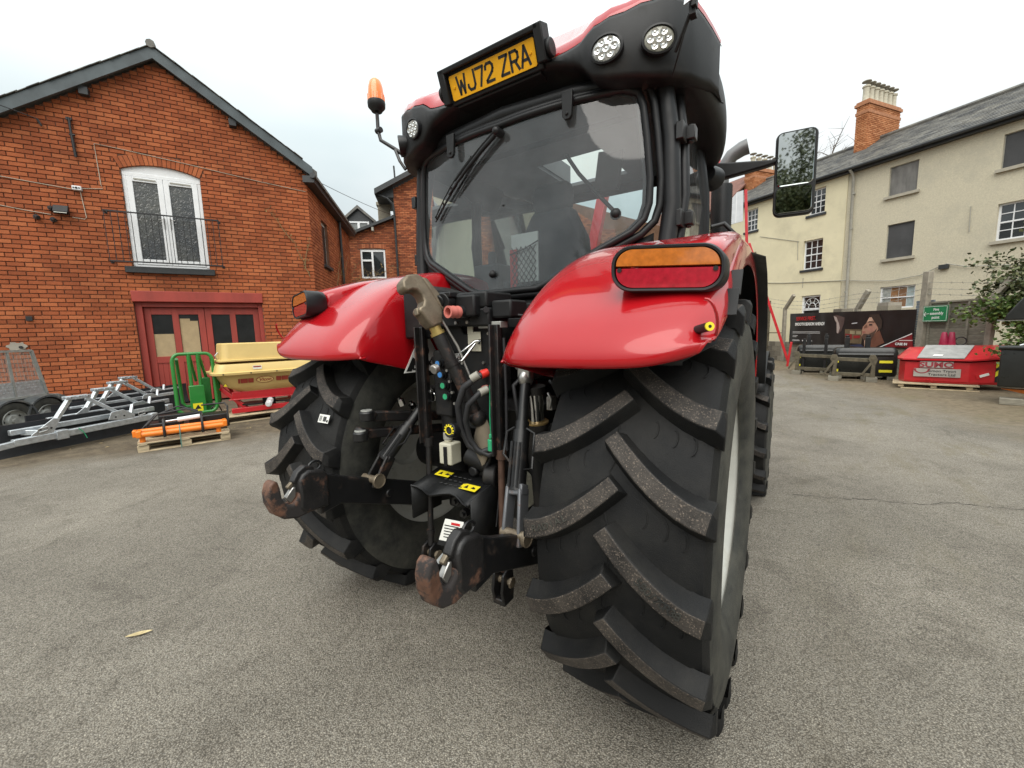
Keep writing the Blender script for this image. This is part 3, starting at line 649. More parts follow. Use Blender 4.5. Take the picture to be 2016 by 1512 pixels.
# glass pane
mb = MB(); cz = 2.3; rings = [[Vector((x * f_, yg(x * f_) + .006 * (1 - f_), cz + (z - cz) * f_)) for x, z in od] for f_ in (1, .8, .6, .4, .2, .01)]
mb.loft(rings, True, False); rw = mb.build('rear_window', M_['cab_glass'], T, smooth=60)
mb = MB(); mb.tube([(x, yg(x) - .006, z) for x, z in od], .017, 8, closed=True)
sc_ = lambda f_: [(x * f_, cz + (z - cz) * f_) for x, z in od]
mb.tube([(x, yg(x) + .012, z) for x, z in sc_(1.055)], .019, 8, closed=True); mb.build('window_seal', M_['black_trim'], rw, smooth=60)
# dark printed border inside the glass edge
mb = MB(); mb.loft([[Vector((x * f_, yg(x * f_) + .004, cz + (z - cz) * f_)) for x, z in od] for f_ in (.985, .955)], True, False); mb.build('window_border_print', M_['black_trim'], rw, smooth=60)
# cab shell around the window: pillars, header, lower rear panel
mb = MB()
for sg in (1, -1):
    mb.tube([(sg * x, y, z) for x, y, z in ((.80, .10, 1.92), (.825, .13, 2.2), (.81, .14, 2.5), (.775, .13, 2.76))], .042, 10)
    mb.tube([(sg * x, y, z) for x, y, z in ((.84, .17, 1.95), (.865, .20, 2.25), (.85, .22, 2.5), (.81, .24, 2.76))], .026, 8)
    mb.tube([(sg * x, y, z) for x, y, z in ((.80, .86, 1.4), (.86, .80, 2.0), (.85, .78, 2.4), (.80, .74, 2.78))], .034, 8)
    mb.tube([(sg * x, y, z) for x, y, z in ((.62, 1.72, 1.4), (.66, 1.68, 2.0), (.66, 1.56, 2.5), (.64, 1.45, 2.78))], .040, 8)
mb.tube([(-.78, .10, 2.76), (-.4, .0, 2.765), (0, -.04, 2.765), (.4, .0, 2.765), (.78, .10, 2.76)], .04, 8)
mb.tube([(-.64, 1.45, 2.76), (.64, 1.45, 2.76)], .05, 8)
mb.build('cab_frame', M_['black_trim'], T, smooth=60)
mb = MB(); lo = [(-.80, 1.95), (-.80, 1.60), (.80, 1.60), (.80, 1.95)]
below = [(x, z) for x, z in [(-.75, 2.08), (-.68, 2.05), (-.52, 1.965), (-.29, 1.845), (-.21, 1.815), (.21, 1.815), (.29, 1.845), (.52, 1.965), (.68, 2.05), (.75, 2.08)]]
up_, dn = [], []
for x, z in below: up_.append(Vector((x, yg(x) + .022, z))); dn.append(Vector((x, yg(x) + .05, 1.42)))
mb.loft([up_, [p + Vector((0, -.004, -.05)) for p in up_], dn], close=False, cap=False)
pn = mb.build('cab_rear_panel', M_['black_plastic'], T, smooth=30); pn.modifiers.new('t', 'SOLIDIFY').thickness = .02
mb = MB()
for i, (x0, x1, z0, z1) in enumerate(((.02, .17, 1.715, 1.775), (.185, .35, 1.715, 1.79), (.02, .35, 1.645, 1.70), (.185, .35, 1.60, 1.636))): mb.bx(x0, x1, -.085, -.06, z0, z1)
mb.build('vent_panel', M_['black_plastic'], T, bevel=.006)
# roof: red top shell and black visor with swooping rear lip and lamp pods
def lerp_tab(t, x):
    x = abs(x)
    for (a, b), (c, d) in zip(t, t[1:]):
        if x <= c: f_ = (x - a) / (c - a); f_ = f_ * f_ * (3 - 2 * f_); return b + (d - b) * f_
    return t[-1][1]
YR = [(0, -.13), (.45, -.12), (.60, -.115), (.72, -.065), (.82, .0), (.90, .10), (.955, .24), (.975, .36)]
ZB = [(0, 2.905), (.36, 2.895), (.45, 2.905), (.54, 2.955), (.66, 2.975), (.75, 3.005), (.83, 3.03), (.90, 3.02), (.975, 2.96)]
ZL = [(0, 2.862), (.30, 2.855), (.42, 2.828), (.47, 2.80), (.53, 2.735), (.60, 2.715), (.78, 2.705), (.90, 2.715), (.975, 2.74)]
XS = [-.975, -.955, -.93, -.90, -.86, -.82, -.77, -.72, -.66, -.60, -.56, -.53, -.50, -.47, -.44, -.40, -.34, -.25, -.12, 0]; XS = XS + [-x for x in XS[-2::-1]]
rings = []
for x in XS:
    yr, zb_, zl = lerp_tab(YR, x), lerp_tab(ZB, x), lerp_tab(ZL, x)
    rings.append([Vector((x, yr + (.16 if abs(x) < .89 else .045), zb_ + .0)), Vector((x, yr + .035, zb_ + .004)), Vector((x, yr + .010, zb_ - .006)), Vector((x, yr, zb_ - .024)), Vector((x, yr - .002, zl + .02)), Vector((x, yr + .012, zl + .003)), Vector((x, yr + .04, zl)), Vector((x, max(yr + .10, .05), min(zl - .004, 2.80) if abs(x) < .45 else zl)), Vector((x, max(.42, yr + .2), 2.77))])
mb = MB(); mb.loft(rings, close=False, cap=False); vz = mb.build('roof_visor', M_['black_plastic'], T, smooth=55)
rings = []
for x in XS:
    yr, zb_ = lerp_tab(YR, x), lerp_tab(ZB, x); c = 1 - (abs(x) / .985) ** 8; zt = 2.97 + .11 * c
    rings.append([Vector((x, yr + .020, zb_ + .004)), Vector((x, yr + .03, zb_ + .02 + .02 * c)), Vector((x * .985, yr + .07, min(zt, zb_ + .075))), Vector((x * .95, yr + .16, zt)), Vector((x * .91, .62, zt + .02)), Vector((x * .86, 1.1, zt + .01)), Vector((x * .84, 1.45, zt - .03)), Vector((x * .82, 1.62, 2.84))])
mb = MB(); mb.loft(rings, close=False, cap=False)
# leave the hatch open: drop the faces above it
keep = []
keep = [f for f in mb.f if not all(abs(mb.v[i][0]) < .43 and mb.v[i][1] > .55 for i in f)]
mb.f = keep; mb.m = [0] * len(keep); mb.build('roof', M_['red_paint'], T, smooth=55)
# side skirts of the roof
for sg in (1, -1):
    mb = MB(); rr = []
    for y, xo, zt, zb_, g in ((.06, .90, 3.00, 2.73, .0), (.20, .945, 3.01, 2.70, .0), (.42, .975, 3.01, 2.68, 0), (.60, .985, 2.99, 2.655, 0), (.74, .975, 2.95, 2.615, 0), (.86, .955, 2.90, 2.58, 0), (.95, .92, 2.84, 2.575, 0), (1.0, .87, 2.78, 2.62, 0)):
        xi = .70; rr.append([Vector((sg * a, y, b)) for a, b in ((xi, zt), (xo - .10, zt), (xo - .035, zt - .05), (xo, (zt + zb_) / 2 - .03), (xo - .012, zb_ + .03), (xo - .055, zb_), (xi + .05, zb_ + .03), (xi, 2.78))])
    mb.loft(rr); sk = mb.build('roof_side_skirt', M_['black_plastic'], T, smooth=60)
    ss = sk.modifiers.new('s', 'SUBSURF'); ss.levels = 1; ss.render_levels = 2
    mb = MB(); rr = []
    for y, xo in ((.9, .80), (1.2, .80), (1.62, .78)): rr.append([Vector((sg * a, y, b)) for a, b in ((.6, 2.93), (xo, 2.88), (xo + .02, 2.83), (xo, 2.78), (.6, 2.78))])
    mb.loft(rr); mb.build('roof_side_rail', M_['black_plastic'], T, smooth=50)
# lining with the hatch opening
mb = MB()
for x0, x1, y0, y1 in ((-.76, .76, .12, .70), (-.76, -.23, .70, 1.22), (.25, .76, .70, 1.22), (-.70, .70, 1.22, 1.55)): mb.bx(x0, x1, y0, y1, 2.775, 2.80)
for x0, x1, y0, y1 in ((-.23, -.22, .70, 1.22), (.24, .25, .70, 1.22), (-.22, .24, .70, .71)): mb.bx(x0, x1, y0, y1, 2.80, 2.93)
mb.build('roof_lining', M_['liner'], T)
mb = MB(); mb.add([(-.40, .60, 2.99), (.40, .60, 2.99), (.40, 1.62, 2.95), (-.40, 1.62, 2.95)], [(0, 1, 2, 3)]); mb.build('roof_hatch', glass_mat('hatch_glass', (1, .98, .88), 0.03, (.8, .78, .62), trans=1.0, refl=.15), T, smooth=0)
# work lamps
M_['led_cup'] = pm('led_reflector_cup', (.62, .62, .60), .22, metal=.85, var=.1)
def work_lamp(c, d, rx, ry, mat_, n=26):
    c = Vector(c); d = Vector(d).normalized(); u = Vector((0, 0, 1)).cross(d).normalized() * -1; v = d.cross(u)
    rg = lambda f_, h: [c + u * rx * f_ * math.cos(t) + v * ry * f_ * math.sin(t) + d * h for t in [2 * math.pi * i / n for i in range(n)]]
    mb = MB(); mb.loft([rg(.8, -.09), rg(1.05, -.05), rg(1.2, .0), rg(1.2, .012), rg(1.05, .014), rg(1.0, .004)], True, True); l = mb.build('work_lamp', M_['black_trim'], T, smooth=45)
    mb = MB(); mb.loft([rg(1.0, .006), rg(.9, .010), rg(.01, .012)], True, False); mb.build('lens', mat_, l, smooth=60)
    for i in range(7):
        t = 2 * math.pi * i / 6; f_ = .60 if i < 6 else 0
        q = c + u * rx * f_ * math.cos(t) + v * ry * f_ * math.sin(t) + d * .010
        mb = MB(); e_ = min(rx, ry) / .05; mb.lathe([(.0165 * e_, .001), (.0155 * e_, .004), (.013 * e_, .003), (.006 * e_, .0012), (.004 * e_, .003), (.001, .0035)], q, d, 16); mb.build('led', M_['led_cup'], l)
work_lamp((.60, -.128, 2.822), (.10, -1, -.12), .062, .047, M_['led'])
work_lamp((.80, -.055, 2.822), (.45, -1, -.12), .060, .047, M_['led_dull'])
work_lamp((-.585, -.128, 2.822), (-.10, -1, -.12), .050, .047, M_['led'])
work_lamp((-.775, -.055, 2.80), (-.75, -.7, -.12), .055, .05, M_['led_dull'])
work_lamp((.86, 1.02, 2.55), (.2, 1, -.1), .06, .06, M_['led_dull'])
# number plate on its holder
th = .352; vv = Vector((0, -math.sin(th), math.cos(th))); uu = Vector((1, 0, 0)); nn = uu.cross(vv); P0 = Vector((.008, -.143, 2.865))
mb = MB(); pl = lambda x0, x1, z0, z1: [(x0, z0), (x1, z0), (x1, z1), (x0, z1)]
mb.prism(pl(-.285, .285, -.02, .135), P0 - nn * .05, uu, vv, .046); mb.prism(pl(-.30, .30, .125, .150), P0 - nn * .06, uu, vv, .085)
mb.prism(pl(-.315, -.272, -.01, .15), P0 - nn * .05, uu, vv, .075); mb.prism(pl(.272, .318, .0, .15), P0 - nn * .05, uu, vv, .075)
for sx in (-.32, .318): mb.cyl(P0 + uu * sx + vv * .05 - nn * .02, P0 + uu * (sx + .02 * (1 if sx > 0 else -1)) + vv * .05 - nn * .02, .04, n=16)
mb.bx(-.25, .27, -.12, .0, 2.84, 2.96)
hol = mb.build('plate_holder', M_['black_plastic'], T, bevel=.006)
mb = MB(); mb.prism([(-.26 + .006, 0), (.254, 0), (.26, .006), (.26, .105), (.254, .111), (-.254, .111), (-.26, .105), (-.26, .006)], P0, uu, vv, .004); npl = mb.build('number_plate', M_['plate_yellow'], T, smooth=0)
GLY = {'W': [[(0, 1), (.22, 0), (.5, .72), (.78, 0), (1, 1)]], 'J': [[(1, 1), (1, .22), (.80, .03), (.28, .03), (.06, .20), (.06, .34)]], '7': [[(0, .97), (1, .97), (.42, 0)]], '2': [[(.02, .72), (.06, .86), (.25, .97), (.75, .97), (.97, .82), (.97, .64), (.85, .50), (.04, .12), (.04, .03), (1, .03)]], 'Z': [[(.02, .97), (.97, .97), (.03, .03), (1, .03)]], 'R': [[(.06, 0), (.06, .97), (.75, .97), (.96, .84), (.96, .60), (.75, .47), (.06, .47)], [(.55, .47), (.97, 0)]], 'A': [[(0, 0), (.5, 1), (1, 0)], [(.18, .30), (.82, .30)]]}
mb = MB(); cx_ = -.212; gh = .079
for ch in 'WJ72 ZRA':
    if ch == ' ': cx_ += .030; continue
    gw = .046 if ch != 'W' else .052
    for line in GLY[ch]:
        for (a0, b0), (a1, b1) in zip(line, line[1:]):
            A_ = P0 + uu * (cx_ + a0 * gw) + vv * (.016 + b0 * gh) + nn * .0045; B_ = P0 + uu * (cx_ + a1 * gw) + vv * (.016 + b1 * gh) + nn * .0045
            d_ = (B_ - A_).normalized(); mb.beam(A_ - d_ * .004, B_ + d_ * .004, .0125, .001, up=nn)
    cx_ += gw + .0135
mb.build('plate_lettering', M_['ink'], npl, smooth=0)
for sx in (-.235, .235):
    mb = MB(); mb.cyl(P0 + uu * sx + vv * .056 + nn * .004, P0 + uu * sx + vv * .056 + nn * .009, .008, .006, n=12); mb.build('plate_screw', M_['plate_yellow'], npl)
# roof brackets above the window
for x in (.385, -.345):
    mb = MB(); y = yg(x) - .03; mb.prism([(-.028, .0), (-.024, -.11), (-.012, -.125), (.012, -.125), (.024, -.11), (.030, .0)], (x, y, 2.745), (1, 0, 0), (0, 0, 1), .018); mb.cyl((x, y - .026, 2.645), (x, y - .005, 2.645), .008, n=10); mb.build('window_hinge', M_['black_plastic'], T, bevel=.003)
# wiper
mb = MB(); p0 = Vector((.005, yg(0) - .035, 2.655)); mb.cyl(p0 + Vector((0, .03, 0)), p0 + Vector((0, -.02, 0)), .022, n=14); mb.sph(p0 + Vector((0, -.015, 0)), .022, 12)
wp = [(p0.x - .555 * t, yg(p0.x - .555 * t) - .035, p0.z - .30 * t - .03 * t * t) for t in (0, .2, .4, .55, .7)]
mb.tube(wp, [.013, .012, .010, .008, .006], 8)
wp2 = [(p0.x - .03 - .50 * t, yg(p0.x - .5 * t) - .03, p0.z + .012 - .29 * t + .0 * t * t) for t in (0, .2, .4, .6)]
mb.tube(wp2, .006, 6); wi = mb.build('wiper_arm', M_['black_trim'], T, smooth=50)
mb = MB()
bl = lambda off: [(-.20 - .355 * t + off * .3, yg(-.2 - .355 * t) - .012, 2.575 - .245 * t - off) for t in [i / 8 for i in range(9)]]
mb.tube(bl(0), .007, 6); mb.tube([(x, y - .012, z + .016 * math.sin(math.pi * i / 8) + .008) for i, (x, y, z) in enumerate(bl(0))], .004, 6); mb.tube([(x, y - .01, z - .010) for x, y, z in bl(.004)], .004, 6)
for i in (0, 2, 4, 6, 8): x, y, z = bl(0)[i]; mb.beam((x, y, z), (x + .004, y - .014, z + .018), .006, .01)
mb.build('wiper_blade', M_['black_trim'], T, smooth=50)
# window latch handles with ball knobs
mb = MB(); mb.tube([(.335, yg(.33) + .06, 2.50), (.40, yg(.4) + .05, 2.40), (.50, yg(.5) + .04, 2.28), (.575, yg(.57) + .03, 2.195)], .010, 8); mb.sph((.583, yg(.58) + .02, 2.18), .028, 14); mb.build('window_handle', M_['black_plastic'], T, smooth=60)
mb = MB(); mb.sph((-.075, yg(0) - .01, 1.945), .021, 14); mb.cyl((-.075, yg(0), 1.945), (-.075, yg(0) + .03, 1.945), .01, n=10); mb.build('latch_knob', M_['black_plastic'], T, smooth=60)
# side glass
for sg in (1, -1):
    mb = MB(); mb.loft([[Vector((sg * x, y, z)) for x, y, z in ((.835, .24, 1.98), (.86, .26, 2.3), (.83, .28, 2.74))], [Vector((sg * x, y, z)) for x, y, z in ((.855, .78, 1.98), (.865, .76, 2.3), (.815, .72, 2.76))]], close=False, cap=False); mb.build('side_window', M_['side_glass'], T, smooth=60)
    mb = MB(); mb.loft([[Vector((sg * x, y, z)) for x, y, z in ((.85, .84, 1.45), (.865, .80, 2.1), (.81, .77, 2.76))], [Vector((sg * x, y, z)) for x, y, z in ((.64, 1.66, 1.45), (.68, 1.62, 2.1), (.66, 1.45, 2.76))]], close=False, cap=False); d_ = mb.build('cab_door', M_['side_glass'], T, smooth=60)
    for z in (2.14, 2.52):
        mb = MB(); mb.cyl((sg * .885, .20, z - .04), (sg * .885, .20, z + .04), .016, n=10); mb.bx(sg * .86, sg * .91, .17, .23, z - .03, z + .03); mb.bx(sg * .84, sg * .875, .10, .18, z - .045, z + .03)
        mb.build('door_hinge', M_['black_metal'], T, bevel=.004)
    mb = MB(); mb.tube([(sg * .855, .175, 2.12), (sg * .85, .205, 2.45), (sg * .835, .225, 2.62)], .0085, 8); mb.build('gas_strut', M_['steel'], T, smooth=60)
mb = MB(); mb.loft([[Vector((x, 1.64, 1.75)) for x in (-.62, .62)], [Vector((x, 1.64, 2.2)) for x in (-.64, .64)], [Vector((x, 1.46, 2.74)) for x in (-.62, .62)]], close=False, cap=False); mb.build('windscreen', M_['side_glass'], T, smooth=60)
# interior
mb = MB()
mb.bx(-.26, .26, .55, 1.05, 1.62, 1.76); mb.loft([[Vector((x * .25 * f_, y + (0 if s > 0 else .0), z)) for x, s in ((-1, 1), (1, 1))] + [Vector((x * .25 * f_, y + .12, z)) for x in (1, -1)] for y, z, f_ in ((.52, 1.72, 1.0), (.46, 1.95, 1.02), (.44, 2.2, .95), (.45, 2.36, .62), (.46, 2.40, .55))])
mb.loft([[Vector((x * .14 * f_, y, z)) for x in (-1, 1)] + [Vector((x * .14 * f_, y + .09, z)) for x in (1, -1)] for y, z, f_ in ((.46, 2.38, .9), (.45, 2.48, 1), (.46, 2.56, .85))])
st_ = mb.build('driver_seat', M_['seat'], T, bevel=.03, seg=3)
mb = MB(); mb.bx(-.66, -.34, .45, 1.0, 1.72, 1.98); mb.bx(-.60, -.38, .40, .62, 1.9, 2.10); mb.cyl((-.50, .5, 2.1), (-.50, .5, 2.2), .03, n=12); mb.bx(.34, .60, .5, 1.1, 1.75, 2.02); mb.cyl((.42, .62, 2.0), (.44, .58, 2.14), .02, n=10); mb.build('armrest_console', M_['interior'], T, bevel=.03, seg=3)
mb = MB(); mb.bx(-.16, .16, 1.35, 1.60, 1.4, 2.05); mb.tube([(.19 * math.cos(t), 1.28 + .06 * math.sin(t), 2.08 + .16 * math.sin(t)) for t in [2 * math.pi * i / 24 for i in range(24)]], .014, 8, closed=True); mb.build('steering_wheel', M_['interior'], T, bevel=.02)
mb = MB(); mb.box((.26, .80, 2.67), (.17, .03, .24), Matrix.Rotation(R(8), 3, 'Y')); mb.tube([(.31, .8, 2.78), (.30, .8, 2.70)], .012, 6); mb.build('cab_monitor', M_['interior'], T, bevel=.03, seg=3)
mb = MB(); mb.bx(-.16, .03, .24, .25, 1.93, 2.22); dc = mb.build('document_folder', M_['white_sticker'], T, smooth=0)
mb = MB(); mb.bx(-.165, -.115, .228, .236, 1.90, 2.13); mb.build('folder_stripe', M_['red_ink'], T, smooth=0)
mb = MB()
for i in range(10):
    a = -.16 + i * .034 - .12
    for sgn in (1, -1):
        pts = []
        for q in range(7): 
            z = 1.87 + q * .045; x = (a + .045 * q * .75) if sgn > 0 else (.19 - (a + .12) - .16 - .034 * q)
            if -.16 <= x <= .035: pts.append((x, .225, z))
        if len(pts) > 1: mb.tube(pts, .0032, 5)
mb.tube([(-.165, .225, 2.10), (-.05, .222, 2.125), (.04, .225, 2.16)], .004, 5); mb.build('luggage_net', M_['black_trim'], T, smooth=60)
mb = MB(); mb.bx(.08, .30, .18, .40, 1.80, 1.90); mb.sph((.2, .28, 1.92), .09, 12, (1.3, 1, .7)); mb.build('jacket', pm('dark_blue_cloth', (.015, .035, .10), .9, var=.3), T)
# beacon on its bracket at the left rear pillar
mb = MB(); mb.tube([(-.80, .12, 2.80), (-.86, .08, 2.79), (-.93, .03, 2.85), (-1.03, .0, 2.92), (-1.05, .0, 2.99), (-1.05, .0, 3.11)], [.016, .016, .013, .012, .012, .012], 8)
mb.prism([(0, 0), (.10, .02), (.13, -.05), (.10, -.16), (.03, -.12)], (-.87, .10, 2.86), (1, 0, 0), (0, 0, 1), .02); mb.cyl((-1.065, -.0, 2.985), (-1.02, 0, 2.985), .018, n=10); mb.tube([(-.93, .03, 2.85), (-.88, .02, 2.76), (-.84, .03, 2.70)], .010, 6)
mb.build('beacon_bracket', M_['black_metal'], T, smooth=50)
mb = MB(); mb.lathe([(.001, 0), (.034, .002), (.040, .012), (.056, .03), (.058, .055), (.056, .066)], (-1.05, 0, 3.10), (0, 0, 1), 24); bc = mb.build('beacon', M_['black_plastic'], T, smooth=50)
mb = MB(); mb.lathe([(.054, .064), (.053, .10), (.048, .15), (.040, .185), (.025, .203), (.001, .208)], (-1.05, 0, 3.10), (0, 0, 1), 24)
for i in range(12): t = 2 * math.pi * i / 12; mb.tube([(-1.05 + .0545 * math.cos(t), .0545 * math.sin(t), 3.165), (-1.05 + .0535 * math.cos(t), .0535 * math.sin(t), 3.205)], .003, 5)
mb.build('beacon_lens', pm('orange_beacon_lens', (.85, .20, .008), .2, var=.08, coat=.8), bc, smooth=50)
# camera bracket on the right roof corner
mb = MB(); mb.bx(.925, .95, -.10, -.06, 2.84, 2.97); mb.bx(.935, .955, -.115, -.08, 2.86, 3.05); mb.tube([(.86, -.02, 2.77), (.93, -.085, 2.86)], .008, 6); mb.tube([(.84, .02, 2.70), (.90, -.06, 2.80), (.94, -.08, 2.88)], .004, 6); br = mb.build('camera_bracket', M_['black_plastic'], T, bevel=.004)
mb = MB(); mb.prism([(0, 0), (.03, .01), (.032, .035), (.006, .05)], (.91, -.115, 2.87), (1, 0, 0), (0, 0, 1), .006); mb.build('bracket_tag', M_['galv'], br, smooth=0)
# mirror
mb = MB(); mb.prism([(.735, 2.585), (.735, 2.713), (.80, 2.708), (.94, 2.682), (1.15, 2.648), (1.195, 2.645), (1.195, 2.622), (1.14, 2.612), (.94, 2.594), (.80, 2.585)], (0, 1.24, 0), (1, 0, 0), (0, 0, 1), .06)
mb.tube([(.68, 1.5, 2.35), (.76, 1.24, 2.60)], .025, 8); mb.prism([(.69, 2.36), (.76, 2.56), (.76, 2.73), (.72, 2.73)], (0, 1.25, 0), (1, 0, 0), (0, 0, 1), .05); mb.build('mirror_arm', M_['black_plastic'], T, bevel=.012)
def rrect(x0, x1, z0, z1, r, n=5):
    o = []
    for cx, cz_, a0 in ((x1 - r, z1 - r, 0), (x0 + r, z1 - r, 90), (x0 + r, z0 + r, 180), (x1 - r, z0 + r, 270)):
        for q in range(n + 1): t = R(a0 + 90 * q / n); o.append((cx + r * math.cos(t), cz_ + r * math.sin(t)))
    return o
mb = MB(); rg = lambda x0, x1, z0, z1, r, y: [Vector((a, y + (a - 1.29) * .12, b)) for a, b in rrect(x0, x1, z0, z1, r)]
mb.loft([rg(1.20, 1.385, 2.315, 2.78, .03, 1.29), rg(1.185, 1.40, 2.30, 2.795, .04, 1.26), rg(1.185, 1.40, 2.30, 2.795, .04, 1.215), rg(1.19, 1.395, 2.305, 2.79, .035, 1.205), rg(1.195, 1.39, 2.31, 2.785, .03, 1.206)]); mi = mb.build('mirror_head', M_['black_plastic'], T, smooth=50)
for z0, z1 in ((2.475, 2.78), (2.315, 2.466)):
    mb = MB(); tl = .10; mb.loft([[Vector((a, 1.2025 + (a - 1.29) * (.12 + tl * 0) - .001, b)) for a, b in rrect(1.199, 1.386, z0, z1, .022)], [Vector((1.29 + (a - 1.29) * .97, 1.200 + (a - 1.29) * .12 - .002 - (b - z0) * .06, (z0 + z1) / 2 + (b - (z0 + z1) / 2) * .97)) for a, b in rrect(1.199, 1.386, z0, z1, .022)]]); mb.build('mirror_glass', M_['mirror'], mi, smooth=0)
# exhaust stack
mb = MB(); mb.tube([(.785, 2.0, 1.6), (.785, 2.0, 2.86), (.80, 2.0, 2.93), (.85, 2.0, 3.0), (.92, 2.0, 3.035), (.965, 2.0, 3.045)], [.05, .05, .052, .055, .058, .060], 18); ex = mb.build('exhaust_pipe', pm('dull_exhaust_steel', (.17, .17, .17), .45, metal=.6, var=.2), T, smooth=60)
mb = MB(); mb.cyl((.785, 2.0, 1.5), (.785, 2.0, 2.78), .078, n=28); mb.build('exhaust_shield', M_['black_metal'], ex, smooth=40)
mb = MB()
for iz in range(46):
    for ia in range(20):
        t = 2 * math.pi * (ia + .5 * (iz % 2)) / 20; c = Vector((.785 + .0785 * math.cos(t), 2 + .0785 * math.sin(t), 2.0 + iz * .017)); d = Vector((math.cos(t), math.sin(t), 0)); mb.cyl(c, c + d * .002, .0055, n=6)
mb.build('shield_perforation', M_['dark_chassis'], ex, smooth=0, kind='stuff')
mb = MB(); mb.tube([(.80, 1.42, 2.34), (.88, 1.46, 2.36), (.95, 1.46, 2.28), (.98, 1.46, 2.0), (.97, 1.46, 1.4)], .016, 10); mb.build('grab_rail', M_['black_metal'], T, smooth=60)
# ------------------------------------------------------------------- three-point linkage and everything between the rear wheels
def claw(x, flip):
    """quick hook of a lower link, drawn in the y-z plane"""
    P = [(-.955, .845), (-.955, .985), (-.965, 1.0), (-1.032, 1.022), (-1.061, 1.014), (-1.083, .99), (-1.086, .96), (-1.092, .925), (-1.113, .908), (-1.134, .918), (-1.145, .945), (-1.145, .985), (-1.160, 1.012), (-1.180, 1.016), (-1.197, 1.0), (-1.209, .975), (-1.208, .94), (-1.188, .895), (-1.152, .858), (-1.096, .838), (-1.019, .835)]
    claw_ = [(-1.06, .89), (-1.076, .945), (-1.088, .920), (-1.113, .897), (-1.138, .906), (-1.153, .94), (-1.157, .985), (-1.164, 1.014), (-1.180, 1.026), (-1.198, 1.012), (-1.209, .975), (-1.207, .93), (-1.188, .880), (-1.150, .846), (-1.096, .830), (-1.03, .836)]
    mb = MB(); mb.prism(claw_, (x - .030, 0, 0), (0, 1, 0), (0, 0, 1), .060)
    h = mb.build('lower_link_hook', M_['rust_hook'], T, smooth=45, bevel=.013, seg=3)
    mb = MB(); mb.prism([(-.945, .835), (-.945, .99), (-.965, 1.01), (-1.032, 1.028), (-1.061, 1.016), (-1.082, .985), (-1.078, .93), (-1.085, .87), (-1.06, .838)], (x - .036, 0, 0), (0, 1, 0), (0, 0, 1), .072); mb.build('hook_body', M_['rusty'], h, smooth=40, bevel=.012, seg=3)
    mb = MB(); mb.cyl((x - .018, -1.118, .940), (x + .018, -1.118, .940), .0, .0, n=6) if False else mb.prism([(-1.132, .930), (-1.112, .900), (-1.088, .922), (-1.084, .965), (-1.096, .968)], (x - .012, 0, 0), (0, 1, 0), (0, 0, 1), .024); mb.build('ball_seat', M_['steel'], h, smooth=40, bevel=.004)
    mb = MB(); mb.prism([(-.985, .96), (-1.0, 1.035), (-1.04, 1.05), (-1.075, 1.03), (-1.10, .99), (-1.088, .975), (-1.06, 1.0), (-1.0, .97)], (x - .018, 0, 0), (0, 1, 0), (0, 0, 1), .036); mb.build('hook_latch', M_['rusty'], h, bevel=.006)
    mb = MB(); mb.beam((x - .005, -1.07, 1.0), (x - .005, -1.115, .965), .020, .016); mb.build('latch_tooth', M_['brass_steel'], h, bevel=.004)
    mb = MB(); mb.tube([(x, -.985 + .03 * math.cos(t), 1.03 + .022 * math.sin(t)) for t in [i * .5 for i in range(13)]], .006, 6); mb.build('latch_eye', M_['black_metal'], h, smooth=50)
